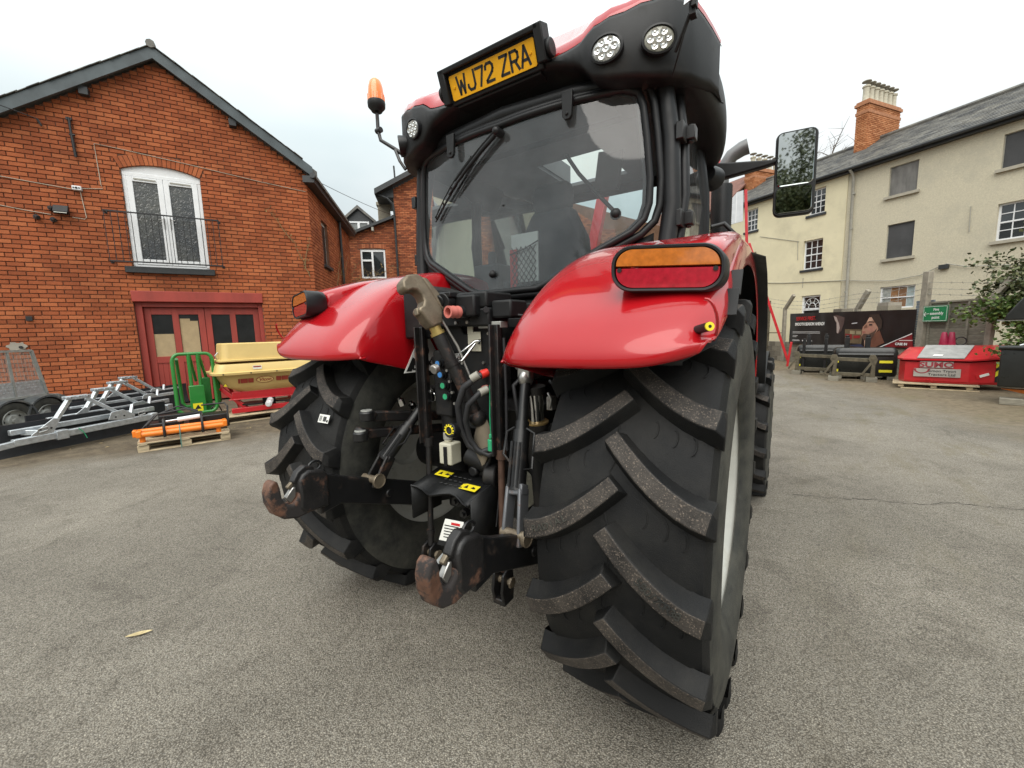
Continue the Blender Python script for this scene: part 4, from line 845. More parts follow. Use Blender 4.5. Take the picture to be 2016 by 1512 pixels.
for sg in (-1, 1):
    x = sg * .45; dz = .015 if sg < 0 else -.055
    before = set(T.children)
    claw(x, sg)
    mb = MB(); mb.prism([(-.985, .80), (-.985, .965), (-.94, .985), (-.86, .945), (-.40, .77), (-.12, .66), (-.12, .56), (-.42, .635), (-.88, .815)], (x - .02, 0, 0), (0, 1, 0), (0, 0, 1), .04)
    mb.cyl((x - .03, -.60, .77), (x + .03, -.60, .77), .022, n=12); mb.cyl((x - .035, -.42, .71), (x + .035, -.42, .71), .018, n=6)
    lk = mb.build('lower_link', M_['rusty'] if 0 else M_['black_metal'], T, bevel=.006)
    for o in set(T.children) - before:
        for v in o.data.vertices: v.co.z += dz
        for ch in o.children:
            for v in ch.data.vertices: v.co.z += dz
    # lift rod from rocker arm to link
    a = Vector((.35, -.44, 1.42)) if sg > 0 else Vector((-.30, -.42, 1.27)); b = Vector((sg * .438, -.70, .86 + dz + .02)); d = b - a
    mb = MB(); mb.cyl(a, a + d * .42, .024, n=16); mb.cyl(a + d * .36, a + d * .74, .036, n=18); mb.cyl(a + d * .30, a + d * .37, .030, n=16)
    u = d.normalized(); s_ = u.cross(Vector((1, 0, 0))).normalized()
    for q in (-.02, 0.0, .02): mb.tube([a + d * .42 + Vector((sg * -.0, -.038, 0)) + Vector((q, 0, 0)), a + d * .70 + Vector((q, -.038, 0))], .006, 6)
    rod = mb.build('lift_rod', M_['black_metal'], T, smooth=45)
    mb = MB()
    for e in (-1, 1): mb.beam(a + d * .72 + Vector((e * .03, 0, 0)), b + Vector((e * .038, 0, -.045)), .016, .066, up=(0, 1, 0)); 
    mb.beam(a + d * .70, a + d * .77, .08, .05, up=(0, 1, 0))
    mb.build('rod_fork', M_['rusty'] if sg < 0 else pm('grey_cast_fork', (.14, .145, .155), .45, metal=.4, var=.2, dirt=(.14, .06, .03), dscale=12, dpos=(.55, .7)), rod, bevel=.006)
    mb = MB(); mb.cyl(b + Vector((-.055, 0, 0)), b + Vector((.055, 0, 0)), .020, n=12); mb.cyl(b + Vector((.055, 0, 0)), b + Vector((.068, 0, 0)), .036, n=14)
    mb.tube([b + Vector((.068, .034 * math.cos(t), .034 * math.sin(t))) for t in [2 * math.pi * i / 14 for i in range(14)]], .0035, 5, closed=True); mb.build('rod_pin', M_['brass_steel'], rod, smooth=45)
    mb = MB(); mb.tube([a + d * .34 + Vector((sg * .03, -.01, 0)), a + d * .36 + Vector((sg * .075, -.02, 0)), a + d * .58 + Vector((sg * .075, -.02, 0)), a + d * .60 + Vector((sg * .03, -.01, 0))], .0055, 6); mb.tube([a + d * .34 + Vector((-sg * .03, -.01, 0)), a + d * .37 + Vector((-sg * .06, -.02, 0)), a + d * .52 + Vector((-sg * .07, -.02, 0)), a + d * .58 + Vector((-sg * .03, -.01, 0))], .0055, 6); mb.build('rod_handle', M_['black_metal'], rod, smooth=50)
    # forged top eye of the rod, rocker arm
    mb = MB(); mb.sph(a, .042, 14, (.8, 1, 1)); mb.bx(a.x - .032, a.x + .032, a.y - .025, a.y + .02, a.z, a.z + .07); mb.cyl(a + Vector((-.05, 0, .05)), a + Vector((.05, 0, .05)), .016, n=12); mb.build('rod_eye', M_['steel'], rod, bevel=.008)
    mb = MB(); mb.beam(a + Vector((0, 0, .03)), (sg * .26, .05, a.z + .04), .05, .09); mb.build('lift_arm', M_['dark_chassis'], T, bevel=.012)
    # lift cylinder
    t0 = Vector((sg * .37 if sg > 0 else -.16, -.40, 1.38)); t1 = Vector((sg * .365 if sg > 0 else -.165, -.33, .74)); dd = t1 - t0
    mb = MB(); mb.cyl(t0 + dd * .26, t1, .052, n=22); mb.cyl(t1, t1 + Vector((0, 0, -.05)), .06, n=18); mb.cyl(t0, t0 + dd * .05, .05, n=18); cyl_ = mb.build('lift_cylinder', M_['dark_chassis'], T, smooth=45)
    mb = MB(); mb.cyl(t0 + dd * .03, t0 + dd * .27, .036, n=22); mb.build('cylinder_rod', M_['chrome'], cyl_, smooth=45)
    mb = MB(); mb.cyl(t0 + dd * .255, t0 + dd * .268, .0535, n=22); mb.build('cylinder_gland', pm('brass_gland', (.55, .38, .16), .4, metal=.8), cyl_, smooth=45)
    # pick-up hitch guide: vertical bar, rod and clevis
    hx_ = -.245 if sg < 0 else .225
    mb = MB(); mb.bx(hx_ - .012, hx_ + .012, -.49, -.47, 1.06, 1.66); mb.bx(hx_ - .018, hx_ - .008, -.52, -.43, 1.06, 1.66); hb = mb.build('hitch_guide_bar', M_['rusty'], T, bevel=.003)
    mb = MB(); mb.cyl((hx_, -.47, 1.08), (hx_ + .01, -.50, .50), .016, n=14); mb.cyl((hx_, -.47, 1.04), (hx_, -.47, 1.085), .026, n=14); mb.cyl((hx_ + .009, -.497, .56), (hx_ + .009, -.497, .585), .022, n=12); mb.build('hitch_lift_rod', pm('rust_brown_rod', (.10, .055, .038), .6, metal=.3, var=.35, vscale=14) if sg > 0 else M_['rusty'], hb, smooth=45)
    cx_ = hx_ + .01; mb = MB()
    for e in (-1, 1): mb.prism([(-.54, .36), (-.46, .36), (-.45, .42), (-.46, .50), (-.50, .52), (-.54, .50), (-.555, .42)], (cx_ + e * .026 - .008, 0, 0), (0, 1, 0), (0, 0, 1), .016)
    mb.bx(cx_ - .034, cx_ + .034, -.54, -.46, .345, .375); cv = mb.build('hitch_clevis', M_['black_metal'], hb, bevel=.006)
    mb = MB(); mb.cyl((cx_ - .05, -.50, .455), (cx_ + .05, -.50, .455), .017, n=12); mb.cyl((cx_ + .045, -.50, .455), (cx_ + .056, -.50, .455), .026, n=6); mb.build('clevis_pin', M_['brass_steel'], cv, smooth=45)
# stabiliser with two ball ends on the left
mb = MB(); mb.beam((-.42, -.10, 1.12), (-.445, -.66, 1.215), .05, .055); mb.beam((-.43, -.15, 1.05), (-.47, -.70, 1.13), .045, .05); mb.cyl((-.47, -.725, 1.115), (-.47, -.70, 1.155), .038, n=16); mb.cyl((-.445, -.69, 1.20), (-.445, -.67, 1.245), .038, n=16)
sb = mb.build('stabiliser', M_['rusty'], T, bevel=.01)
for p in ((-.45, -.735, 1.128), (-.43, -.705, 1.228)):
    mb = MB(); mb.cyl(Vector(p) + Vector((0, 0, -.028)), Vector(p) + Vector((0, 0, .022)), .036, n=18); mb.build('ball_end', M_['black_metal'], sb, bevel=.008); mb = MB(); mb.cyl(Vector(p) + Vector((0, 0, .02)), Vector(p) + Vector((0, 0, .028)), .028, n=18); mb.build('ball_face', M_['galv_dull'], sb, bevel=.002)
for p in ((-.40, -.50, 1.25), (-.40, -.42, 1.215)):
    mb = MB(); mb.cyl(p, Vector(p) + Vector((0, -.012, .03)), .02, n=6); mb.cyl(p, Vector(p) + Vector((0, -.02, .045)), .01, n=8); mb.build('stabiliser_bolt', M_['chrome'], sb, smooth=30)
mb = MB(); c = Vector((-.24, -.42, 1.295)); mb.tube([c + Vector((.02 * math.cos(t), -.01, .026 * math.sin(t))) for t in [2 * math.pi * i / 18 for i in range(18)]], .0028, 5, closed=True); mb.build('linch_pin_ring', M_['chrome'], T, smooth=60)
# top link, stowed upright
a = Vector((-.095, -.625, 1.80)); b = Vector((.085, -.46, 1.22)); d = (b - a); u_ = d.normalized()
mb = MB(); mb.cyl(a + d * .30, b, .031, n=18); mb.cyl(a + d * .52, a + d * .56, .036, n=18); mb.sph(b, .045, 14); tl = mb.build('top_link', M_['rusty'], T, smooth=45)
mb = MB(); mb.cyl(a + d * .22, a + d * .30, .027, n=16); mb.cyl(a + d * .285, a + d * .31, .034, n=16); mb.build('top_link_collar', pm('yellow_zinc', (.45, .34, .12), .4, metal=.7, var=.2), tl, smooth=45)
vx = Vector((.18, .98, 0)).normalized(); vx = (vx - u_ * vx.dot(u_)).normalized(); up_ = -u_
P = [(-.030, -.155), (.030, -.155), (.062, -.10), (.070, -.04), (.062, .02), (.045, .065), (.012, .092), (-.035, .098), (-.072, .080), (-.085, .050), (-.074, .028), (-.045, .030), (-.022, .022), (-.010, 0), (-.012, -.03), (-.028, -.048), (-.052, -.050), (-.062, -.066), (-.052, -.085), (-.045, -.12)]
o_ = a + vx * .0; w_ = vx.cross(up_).normalized()
mb = MB(); mb.prism(P, o_ - w_ * .034, vx, up_, .068); hk = mb.build('top_link_hook', M_['brass_steel'], tl, bevel=.016, seg=3)
mb = MB(); mb.prism([(.028, .07), (.052, .06), (.086, -.04), (.082, -.10), (.060, -.105), (.050, -.06), (.040, .0)], o_ - w_ * .010, vx, up_, .05); mb.build('hook_latch', M_['brass_steel'], hk, bevel=.007)
mb = MB(); mb.beam(o_ + vx * -.062 + up_ * -.062, o_ + vx * -.04 + up_ * -.07, .034, .03, up=w_); mb.build('latch_tooth', M_['brass_steel'], hk, bevel=.005)
mb = MB(); mb.tube([o_ + vx * .055 + up_ * -.11, o_ + vx * .075 - up_ * .28, o_ + vx * .065 - up_ * .44], .0065, 6); mb.build('release_rod', M_['steel'], tl, smooth=50)
# stowing loop and bracket
c0 = a + d * .50
mb = MB(); mb.tube([(-.02, -.46, 1.52), (.06, -.43, 1.585), (.075, -.40, 1.59), (.075, -.42, 1.575)], .0065, 8); mb.tube([(.07, -.44, 1.575), (.035, -.50, 1.495), (.005, -.515, 1.49), (-.02, -.50, 1.51)], .0065, 8); mb.build('stowing_loop', M_['chrome'], T, smooth=60)
for e in (.06, -.075):
    mb = MB(); cc = c0 + vx * e + Vector((0, -.02, -.02)); mb.cyl(cc - vx * .014, cc + vx * .014, .022, n=16); mb.build('loop_roller', M_['steel'], T, bevel=.004)
# central panel with notch, coupler block, breakaway brackets
mb = MB(); mb.prism([(-.20, 1.14), (.185, 1.14), (.185, 1.655), (.06, 1.665), (.05, 1.62), (-.04, 1.62), (-.055, 1.665), (-.17, 1.665), (-.20, 1.62)], (0, -.375, 0), (1, 0, 0), (0, 0, 1), .02); cp = mb.build('control_panel', M_['black_plastic'], T, bevel=.006)
for x, z in ((-.05, 1.475), (.085, 1.48), (-.03, 1.36), (.12, 1.62), (-.02, 1.25)):
    mb = MB(); mb.cyl((x, -.395, z), (x, -.405, z), .008, n=6); mb.build('panel_bolt', M_['steel'], cp, smooth=30)
mb = MB(); mb.bx(-.005, .075, -.405, -.400, 1.535, 1.63); mb.bx(-.005, .03, -.407, -.40, 1.62, 1.665); pt_ = mb.build('bracket_plate', M_['bottle'], cp, bevel=.002)
mb = MB(); mb.bx(.09, .22, -.44, -.38, 1.645, 1.675); mb.build('perforated_bracket', M_['galv_dull'], cp, bevel=.003)
mb = MB(); mb.bx(-.16, .17, -.46, -.30, 1.655, 1.74); mb.bx(-.06, .12, -.50, -.32, 1.70, 1.80); mb.bx(-.02, .16, -.46, -.25, 1.74, 1.815); mb.bx(.17, .28, -.44, -.30, 1.69, 1.77); mb.bx(-.20, -.14, -.44, -.36, 1.665, 1.72); cb = mb.build('coupler_block', M_['black_plastic'], T, bevel=.010, seg=2)
mb = MB(); mb.cyl((-.03, -.50, 1.775), (-.03, -.55, 1.77), .042, n=20); mb.cyl((-.045, -.55, 1.775), (-.045, -.56, 1.772), .03, n=18); mb.bx(-.075, .02, -.55, -.50, 1.79, 1.815); mb.build('trailer_socket', M_['black_trim'], cb, bevel=.005)
mb = MB(); p = Vector((.045, -.47, 1.722)); d2 = Vector((-.12, -1, 0)).normalized(); mb.cyl(p - d2 * .02, p + d2 * .045, .030, n=18); mb.build('hose_tail', M_['black_trim'], cb, smooth=45)
mb = MB(); mb.lathe([(.019, .10), (.019, .045), (.027, .045), (.029, .055), (.027, .062), (.027, .072), (.029, .08), (.027, .088), (.028, .112), (.019, .112), (.019, .10)], p, d2, 22); mb.build('red_coupling', M_['pink'], cb, smooth=40)
mb = MB(); mb.cyl((-.15, -.44, 1.69), (-.235, -.50, 1.688), .017, n=12); mb.cyl((-.18, -.46, 1.69), (-.20, -.475, 1.69), .026, n=6); mb.build('air_coupling', M_['pipe_grey'], cb, smooth=40)
for x in (.0, .07):
    mb = MB(); mb.cyl((x - .02, -.46, 1.675), (x - .02, -.475, 1.675), .008, n=8); mb.build('block_screw', M_['steel'], cb, smooth=30)
mb = MB(); mb.tube([(.20, -.42, 1.72), (.26, -.40, 1.705), (.33, -.32, 1.69), (.42, -.2, 1.70)], .006, 6); mb.cyl((.155, -.46, 1.73), (.165, -.47, 1.728), .014, n=8); mb.build('socket_cable', M_['hose'], T, smooth=60)
# square black box left of the hook
mb = MB(); mb.prism([(-.415, 1.60), (-.20, 1.60), (-.17, 1.65), (-.17, 1.84), (-.33, 1.885), (-.415, 1.86)], (0, -.17, 0), (1, 0, 0), (0, 0, 1), .27); mb.build('toolbox', M_['black_plastic'], T, bevel=.012)
mb = MB(); mb.tube([(-.20, -.20, 1.835), (-.05, -.10, 1.83)], .005, 6); mb.sph((-.21, -.21, 1.835), .012, 8); mb.build('toolbox_latch', M_['black_metal'], T, smooth=50)
# remote valve caps
vb = MB(); vb.bx(-.215, -.10, -.44, -.30, 1.20, 1.54); vb = vb.build('remote_valve_block', M_['dark_chassis'], T, bevel=.01)
for i, (z, mm) in enumerate(((1.475, 'blue'), (1.42, 'blue'), (1.365, 'green_cap'), (1.31, 'green_cap'))):
    x = -.155 + i * .014; mb = MB(); mb.cyl((x, -.44, z), (x, -.47, z), .021, n=18); mb.cyl((x, -.44, z), (x, -.455, z), .026, n=18); cp_ = mb.build('valve_cap', M_['black_trim'], T, smooth=40)
    mb = MB(); mb.cyl((x, -.4705, z), (x, -.472, z), .0145, n=18); mb.build('cap_disc', M_[mm], cp_, smooth=0)
    mb = MB(); mb.cyl((x + .045, -.44, z - .035), (x + .045, -.455, z - .035), .0075, n=8); mb.build('valve_bolt', M_['steel'], vb, smooth=30)
# couplers and looped hoses right of the panel
rvb = MB(); rvb.bx(.12, .205, -.42, -.34, 1.34, 1.47); rvb = rvb.build('hose_coupler_block', M_['dark_chassis'], T, bevel=.008)
for p in ((.105, -.42, 1.43), (.115, -.42, 1.355)):
    mb = MB(); mb.cyl(p, Vector(p) + Vector((0, -.02, 0)), .021, n=16); mb.build('dust_cap', M_['pink'], rvb, smooth=40)
mb = MB(); mb.cyl((.175, -.49, 1.445), (.16, -.52, 1.435), .019, n=14); mb.build('hose_collar', pm('bright_red_collar', (.6, .03, .02), .4), rvb, smooth=40)
mb = MB(); mb.tube([(.175, -.47, 1.445), (.155, -.53, 1.43), (.09, -.56, 1.38), (.045, -.555, 1.29), (.035, -.53, 1.18), (.055, -.50, 1.09), (.11, -.48, 1.055), (.17, -.46, 1.08), (.20, -.42, 1.15)], .0155, 12)
h1 = MB(); h1.v, h1.f, h1.m = mb.v, mb.f, mb.m; h1.build('hydraulic_hose', M_['hose'], T, smooth=60)
mb = MB(); mb.tube([(.185, -.47, 1.375), (.165, -.53, 1.36), (.105, -.55, 1.30), (.07, -.535, 1.22), (.07, -.51, 1.13), (.10, -.49, 1.07), (.15, -.47, 1.045), (.20, -.44, 1.07)], .0135, 12); mb.build('hydraulic_hose', M_['hose'], T, smooth=60)
mb = MB(); mb.tube([(.178, -.50, 1.37), (.16, -.535, 1.355)], .018, 10); mb.tube([(.16, -.536, 1.44), (.13, -.552, 1.42)], .019, 10); mb.build('hose_ferrule', M_['pipe_grey'], T, smooth=60)
mb = MB(); mb.tube([(.195, -.50, 1.39), (.192, -.505, 1.25), (.19, -.50, 1.13)], .0028, 5); gc = mb.build('green_cord', M_['green_cap'], T, smooth=60)
mb = MB(); mb.cyl((.19, -.50, 1.135), (.19, -.50, 1.08), .016, n=14); mb.cyl((.19, -.50, 1.14), (.19, -.50, 1.16), .009, n=10); mb.build('green_plug', M_['green_cap'], T, bevel=.003)
for i, pts in enumerate((((.28, -.38, 1.50), (.30, -.36, 1.40), (.25, -.34, 1.28)), ((.33, -.30, 1.48), (.27, -.42, 1.38), (.28, -.40, 1.22), (.30, -.36, 1.08)), ((.26, -.35, 1.52), (.33, -.40, 1.42), (.31, -.42, 1.28)), ((.25, -.46, 1.60), (.255, -.46, 1.35), (.25, -.46, 1.08)), ((.42, -.35, 1.40), (.50, -.38, 1.35), (.52, -.30, 1.2)), ((-.30, -.35, 1.5), (-.33, -.30, 1.3), (-.28, -.25, 1.1)), ((.20, -.44, 1.05), (.205, -.46, .9), (.19, -.48, .70)))): mb = MB(); mb.tube(pts, [.009, .011, .008, .007, .008, .009, .004][i], 8); mb.build('cable', M_['hose'], T, smooth=60)
mb = MB(); mb.bx(.44, .47, -.42, -.38, 1.28, 1.34); mb.tube([(.455, -.43, 1.36), (.47, -.43, 1.33), (.462, -.43, 1.29)], .008, 6); mb.cyl((.50, -.40, 1.27), (.53, -.42, 1.24), .016, n=10); mb.build('spring_clip', M_['steel'], T, bevel=.003)
# cap with yellow ring, oil bottle
mb = MB(); mb.cyl((.012, -.54, 1.165), (.012, -.585, 1.175), .034, n=24); oc = mb.build('shaft_cap', M_['black_trim'], T, bevel=.004)
mb = MB()
for i in range(12): t = 2 * math.pi * i / 12; mb.prism([(-.004, -.004), (.004, -.004), (.003, .005), (-.003, .005)], Vector((.012 + .026 * math.cos(t), -.587, 1.1755 + .026 * math.sin(t))), (math.cos(t + math.pi / 2), 0, math.sin(t + math.pi / 2)), (-math.cos(t), 0, -math.sin(t)), .001)
mb.tube([(.012 + .020 * math.cos(t), -.5875, 1.1755 + .020 * math.sin(t)) for t in [2 * math.pi * i / 20 for i in range(20)]], .0025, 5, closed=True); mb.build('cap_ring_print', M_['yellow_sticker'], oc, smooth=0)
mb = MB(); mb.bx(-.145, -.062, -.50, -.42, .965, 1.075); mb.cyl((-.115, -.46, 1.075), (-.115, -.46, 1.09), .02, n=14); ob = mb.build('oil_bottle', M_['bottle'], T, bevel=.012, seg=3)
mb = MB(); mb.cyl((-.115, -.46, 1.088), (-.115, -.46, 1.125), .024, n=16); mb.build('bottle_cap', M_['pipe_grey'], ob, bevel=.004)
mb = MB(); mb.bx(-.108, -.088, -.507, -.498, .96, 1.06); mb.build('bottle_strap', M_['black_trim'], ob, smooth=0)
mb = MB(); mb.prism([(0, 0), (.045, .01), (.035, .14), (.015, .16), (0, .15)], (.375, -.50, .86), (1, 0, 0), (0, 0, 1), .05); mb.build('washer_bottle', M_['bottle'], T, bevel=.01)
mb = MB(); mb.loft([[Vector((.10 + a * w1 * math.cos(t), -.44 + .03 * math.sin(t), z + .02 * math.cos(3 * t))) for t in [2 * math.pi * i / 10 for i in range(10)] for a in (1,)] for z, w1 in ((1.00, .02), (1.05, .05), (1.12, .055), (1.18, .03), (1.21, .015))]); mb.build('cloth_bag', pm('dusty_brown_cloth', (.17, .14, .10), .9, var=.3), T, smooth=60)
mb = MB(); mb.prism([(0, 0), (.03, 0), (.09, .17), (.06, .18)], (.09, -.42, .97), (1, 0, 0), (0, 0, 1), .02); mb.cyl((-.03, -.40, 1.0), (.12, -.40, .97), .05, n=16); mb.cyl((.02, -.44, .93), (.02, -.40, .93), .03, n=6); mb.cyl((.09, -.42, .92), (.15, -.40, .92), .06, n=14); mb.build('hitch_casting', M_['dark_chassis'], T, bevel=.008)
# PTO guard with wavy edge and yellow labels
mb = MB(); N_ = 13
tp = []; 
front = [(-.235 + i * .0315, -.615 - .0 + .018 * math.sin(i * .9), .862 + .012 * math.sin(i * .75 + 2.2)) for i in range(N_)]
back = [(-.235 + i * .0315, -.40, .905) for i in range(N_)]
mb.loft([[Vector(p) for p in front], [Vector(p) for p in back]], close=False, cap=False)
mb.loft([[Vector((.143, -.615, .865)), Vector((.143, -.40, .905))], [Vector((.148, -.605, .60)), Vector((.148, -.40, .60))]], close=False, cap=False)
mb.loft([[Vector((-.235, -.612, .865)), Vector((-.235, -.40, .905))], [Vector((-.24, -.605, .69)), Vector((-.24, -.40, .69))]], close=False, cap=False)
pg = mb.build('pto_guard', M_['black_plastic'], T, smooth=40); md = pg.modifiers.new('t', 'SOLIDIFY'); md.thickness = .010
mb = MB(); mb.tube([Vector(p) + Vector((0, -.004, .001)) for p in front], .0045, 6); mb.build('guard_edge', M_['black_trim'], pg, smooth=60)
sl = lambda y: .905 + (y + .40) * (.905 - .862) / .215 + .007
for cx, cy, wd in ((-.145, -.47, .095), (.075, -.53, .10)):
    mb = MB(); q = [(-wd / 2, -.024), (wd / 2, -.024), (wd / 2, .024), (-wd / 2, .024)]; v_ = Vector((0, 1, .2)).normalized(); mb.prism(q, (cx, cy, sl(cy) + .004), (1, 0, 0), v_, .001); yl = mb.build('warning_label', M_['yellow_sticker'], pg, smooth=0)
    mb = MB(); mb.prism([(-.030, -.012), (-.005, -.012), (-.018, .014)], (cx, cy, sl(cy) + .0062), (1, 0, 0), v_, .0005); mb.prism([(.01, -.006), (.035, -.010), (.035, .0), (.02, .008)], (cx, cy, sl(cy) + .0062), (1, 0, 0), v_, .0005); mb.build('label_print', M_['ink'], yl, smooth=0)
mb = MB()
for i in range(5):
    for j in range(3): x = -.10 + i * .032; y = -.47 - j * .036; mb.tube([(x - .010, y, sl(y) + .005), (x, y - .007, sl(y) + .006), (x + .010, y, sl(y) + .005)], .0028, 5)
mb.build('guard_tread', M_['black_trim'], pg, smooth=60)
for p in ((-.02, -.50, .80), (.02, -.49, .74)):
    mb = MB(); mb.cyl(p, Vector(p) + Vector((0, -.03, 0)), .024, n=6); mb.cyl(p, Vector(p) + Vector((0, -.045, 0)), .012, n=8); mb.build('guard_bolt', M_['black_metal'], pg, smooth=30)
# type plate on a strip beside the right hook
mb = MB(); mb.beam((.14, -.83, .68), (.22, -.78, .79), .018, .006, up=(0, 1, 0)); sp_ = mb.build('plate_strip', M_['galv'], T, smooth=0)
mb = MB(); uu2 = Vector((.93, .2, -.03)).normalized(); vv2 = Vector((.05, .15, 1)).normalized(); mb.prism([(-.05, -.045), (.05, -.045), (.055, .045), (-.03, .045)], (.21, -.815, .83), uu2, vv2, .004); tp_ = mb.build('type_plate', M_['white_sticker'], T, smooth=0)
mb = MB(); nn2 = uu2.cross(vv2).normalized()
for i in range(5): z = .018 - i * .012; mb.prism([(-.03, z), (.035, z), (.035, z + .004), (-.03, z + .004)], Vector((.21, -.815, .83)) + nn2 * .0045, uu2, vv2, .0006)
mb.build('plate_print', M_['ink'], tp_, smooth=0)
mb = MB(); mb.prism([(.0, .026), (.04, .026), (.04, .036), (.0, .036)], Vector((.21, -.815, .83)) + nn2 * .0045, uu2, vv2, .0006); mb.build('plate_mark', M_['red_ink'], tp_, smooth=0)
mb = MB(); mb.prism([(-.055, -.065), (.055, -.065), (.05, -.046), (-.05, -.046)], Vector((.21, -.815, .83)), uu2, vv2, .006); mb.build('plate_backing', M_['black_plastic'], T, smooth=0)
# =================================================================== LEFT SIDE OF THE YARD: brick warehouse and what stands before it
def brick_field(parent, F, spans, z0, z1, mat_, pitch=(.27, .0935), d0=-.03, d1=.0, max_single=0, name='brick', view=None, jit=.003):
    """running bond laid course by course; the biggest ones in view are single objects, the rest one part"""
    L, H = pitch; allb = []; rnd = random.Random(5)
    nc = int((z1 - z0) / H)
    for c in range(nc):
        za = z0 + c * H; zb = za + H - .012; zm = (za + zb) / 2
        for (a, b) in spans(zm):
            off = (c % 2) * L / 2; kk = math.floor((a - off) / L)
            while True:
                s0 = off + kk * L + .006; s1 = s0 + L - .012; kk += 1
                if s0 >= b: break
                # now and then a header, as on an old wall
                s0c, s1c = max(s0, a), min(s1, b)
                if s1c - s0c < .035: continue
                allb.append((s0c, s1c, za, zb, abs((s1c - s0c) - (L - .012)) < 1e-4))
    singles = []
    if max_single:
        def key(b): return (F.at((b[0] + b[1]) / 2, 0, (b[2] + b[3]) / 2) - CAM).length
        cand = [b for b in allb if b[4] and (view is None or view((b[0] + b[1]) / 2, (b[2] + b[3]) / 2))]; cand.sort(key=key); singles = cand[:max_single]
    ss = set(singles); mb = MB()
    def geo(m_, s0, s1, za, zb, dd, at):
        e = .004
        P = [at(s0, d0, za), at(s1, d0, za), at(s1, d0, zb), at(s0, d0, zb), at(s0 + e, dd, za + e), at(s1 - e, dd, za + e), at(s1 - e, dd, zb - e), at(s0 + e, dd, zb - e)]
        m_.add(P, [(4, 5, 6, 7), (0, 1, 5, 4), (1, 2, 6, 5), (2, 3, 7, 6), (3, 0, 4, 7)])
    for b in allb:
        if b in ss: continue
        geo(mb, b[0], b[1], b[2], b[3], d1 + rnd.uniform(-jit, jit), F.at)
    mb.build('brickwork', mat_, parent, smooth=0, kind='stuff', recalc=False)
    if singles:
        m1 = MB(); ax = Matrix((F.u, F.n, Vector((0, 0, 1)))).transposed()
        geo(m1, -(L - .012) / 2, (L - .012) / 2, -(H - .012) / 2, (H - .012) / 2, d1, lambda s, d, z: ax @ Vector((s, d, z)))
        o0 = m1.build(name, mat_, parent, smooth=0, recalc=False)
        for i, b in enumerate(singles):
            o = o0 if i == 0 else o0.copy()
            if i: COL.objects.link(o); o.parent = parent
            o.location = F.at((b[0] + b[1]) / 2, rnd.uniform(-jit, jit), (b[2] + b[3]) / 2)
    return len(allb)

def cut(spans_list, a, b):
    r = []
    for x, y in spans_list:
        if b <= x or a >= y: r.append((x, y)); continue
        if a > x: r.append((x, a))
        if b < y: r.append((b, y))
    return r

G = Frame((-11.10, 2.65, 0), 25)
ware = thing('brick_warehouse', 'red brick gabled warehouse with white french doors above red double doors', 'building')
AP_S, AP_Z = -.48, 8.05
def rake(s): return AP_Z - (.69 if s < AP_S else .65) * abs(s - AP_S)
RA, RC = 1.876, 3.844       # arch over the upper doors
def gspans(z):
    a = AP_S - (AP_Z - .02 - z) / .69; b = AP_S + (AP_Z - .02 - z) / .65
    L = [(max(a, -4.6), min(b, 2.55))]
    if z < 2.815: L = cut(L, -1.43, 1.20)
    elif 3.22 < z < 3.37: L = cut(L, -1.48, .24)
    if 3.36 < z < 5.57: L = cut(L, -1.335, .135)
    if 5.52 <= z < 6.0:
        h = (RA + .25) ** 2 - (z - RC) ** 2
        if h > 0: w_ = min(math.sqrt(h), .735 + (z - 5.52) * .42); L = cut(L, -.6 - w_, -.6 + w_)
    return L
mb = MB()
# backing wall cut round the openings
def colw(s0, s1, z0, z1=None):
    top = [(s1, z1), (s0, z1)] if z1 is not None else ([(s1, rake(s1)), (s0, rake(s0))] if not (s0 < AP_S < s1) else [(s1, rake(s1)), (AP_S, AP_Z), (s0, rake(s0))])
    G.poly(mb, [(s0, z0), (s1, z0)] + top, -.33, -.022)
colw(-4.6, -1.43, 0); colw(-1.43, -1.335, 2.8); colw(1.2, 2.55, 0); colw(.135, 1.2, 2.8); colw(-1.335, .135, 2.8, 3.365); 
colw(-1.335, -.6, 5.74); colw(-.6, .135, 5.74)
mb.build('wall', M_['mortar'], ware, smooth=0)
brick_field(ware, G, gspans, .0, 8.0, M_['brick'], max_single=300, view=lambda s, z: s > -3.3 and (z > 1.3 or s > -2.2) and z < 6.2)
# arch of bricks on edge
n_ = 19
for i in range(n_):
    t0 = R(-23.2 + 46.4 * i / n_) ; t1 = R(-23.2 + 46.4 * (i + 1) / n_ - .35)
    mbk = MB(); P = lambda r, t: (-.6 + r * math.sin(t), RC + r * math.cos(t)); G.poly(mbk, [P(RA + .01, t0), P(RA + .01, t1), P(RA + .245, t1), P(RA + .245, t0)], -.12, .004 + random.uniform(-.002, .003)); mbk.build('arch_brick', M_['brick'], ware, smooth=0)
mb = MB()
for i in range(12):
    t0 = R(-23.1 + 46.2 * i / 12); t1 = R(-23.1 + 46.2 * (i + 1) / 12); P = lambda r, t: (-.6 + r * math.sin(t), RC + r * math.cos(t)); G.poly(mb, [P(RA + .012, t0), P(RA + .012, t1), P(RA + .25, t1), P(RA + .25, t0)], -.30, -.015)
mb.build('arch_mortar', M_['mortar'], ware, smooth=0)
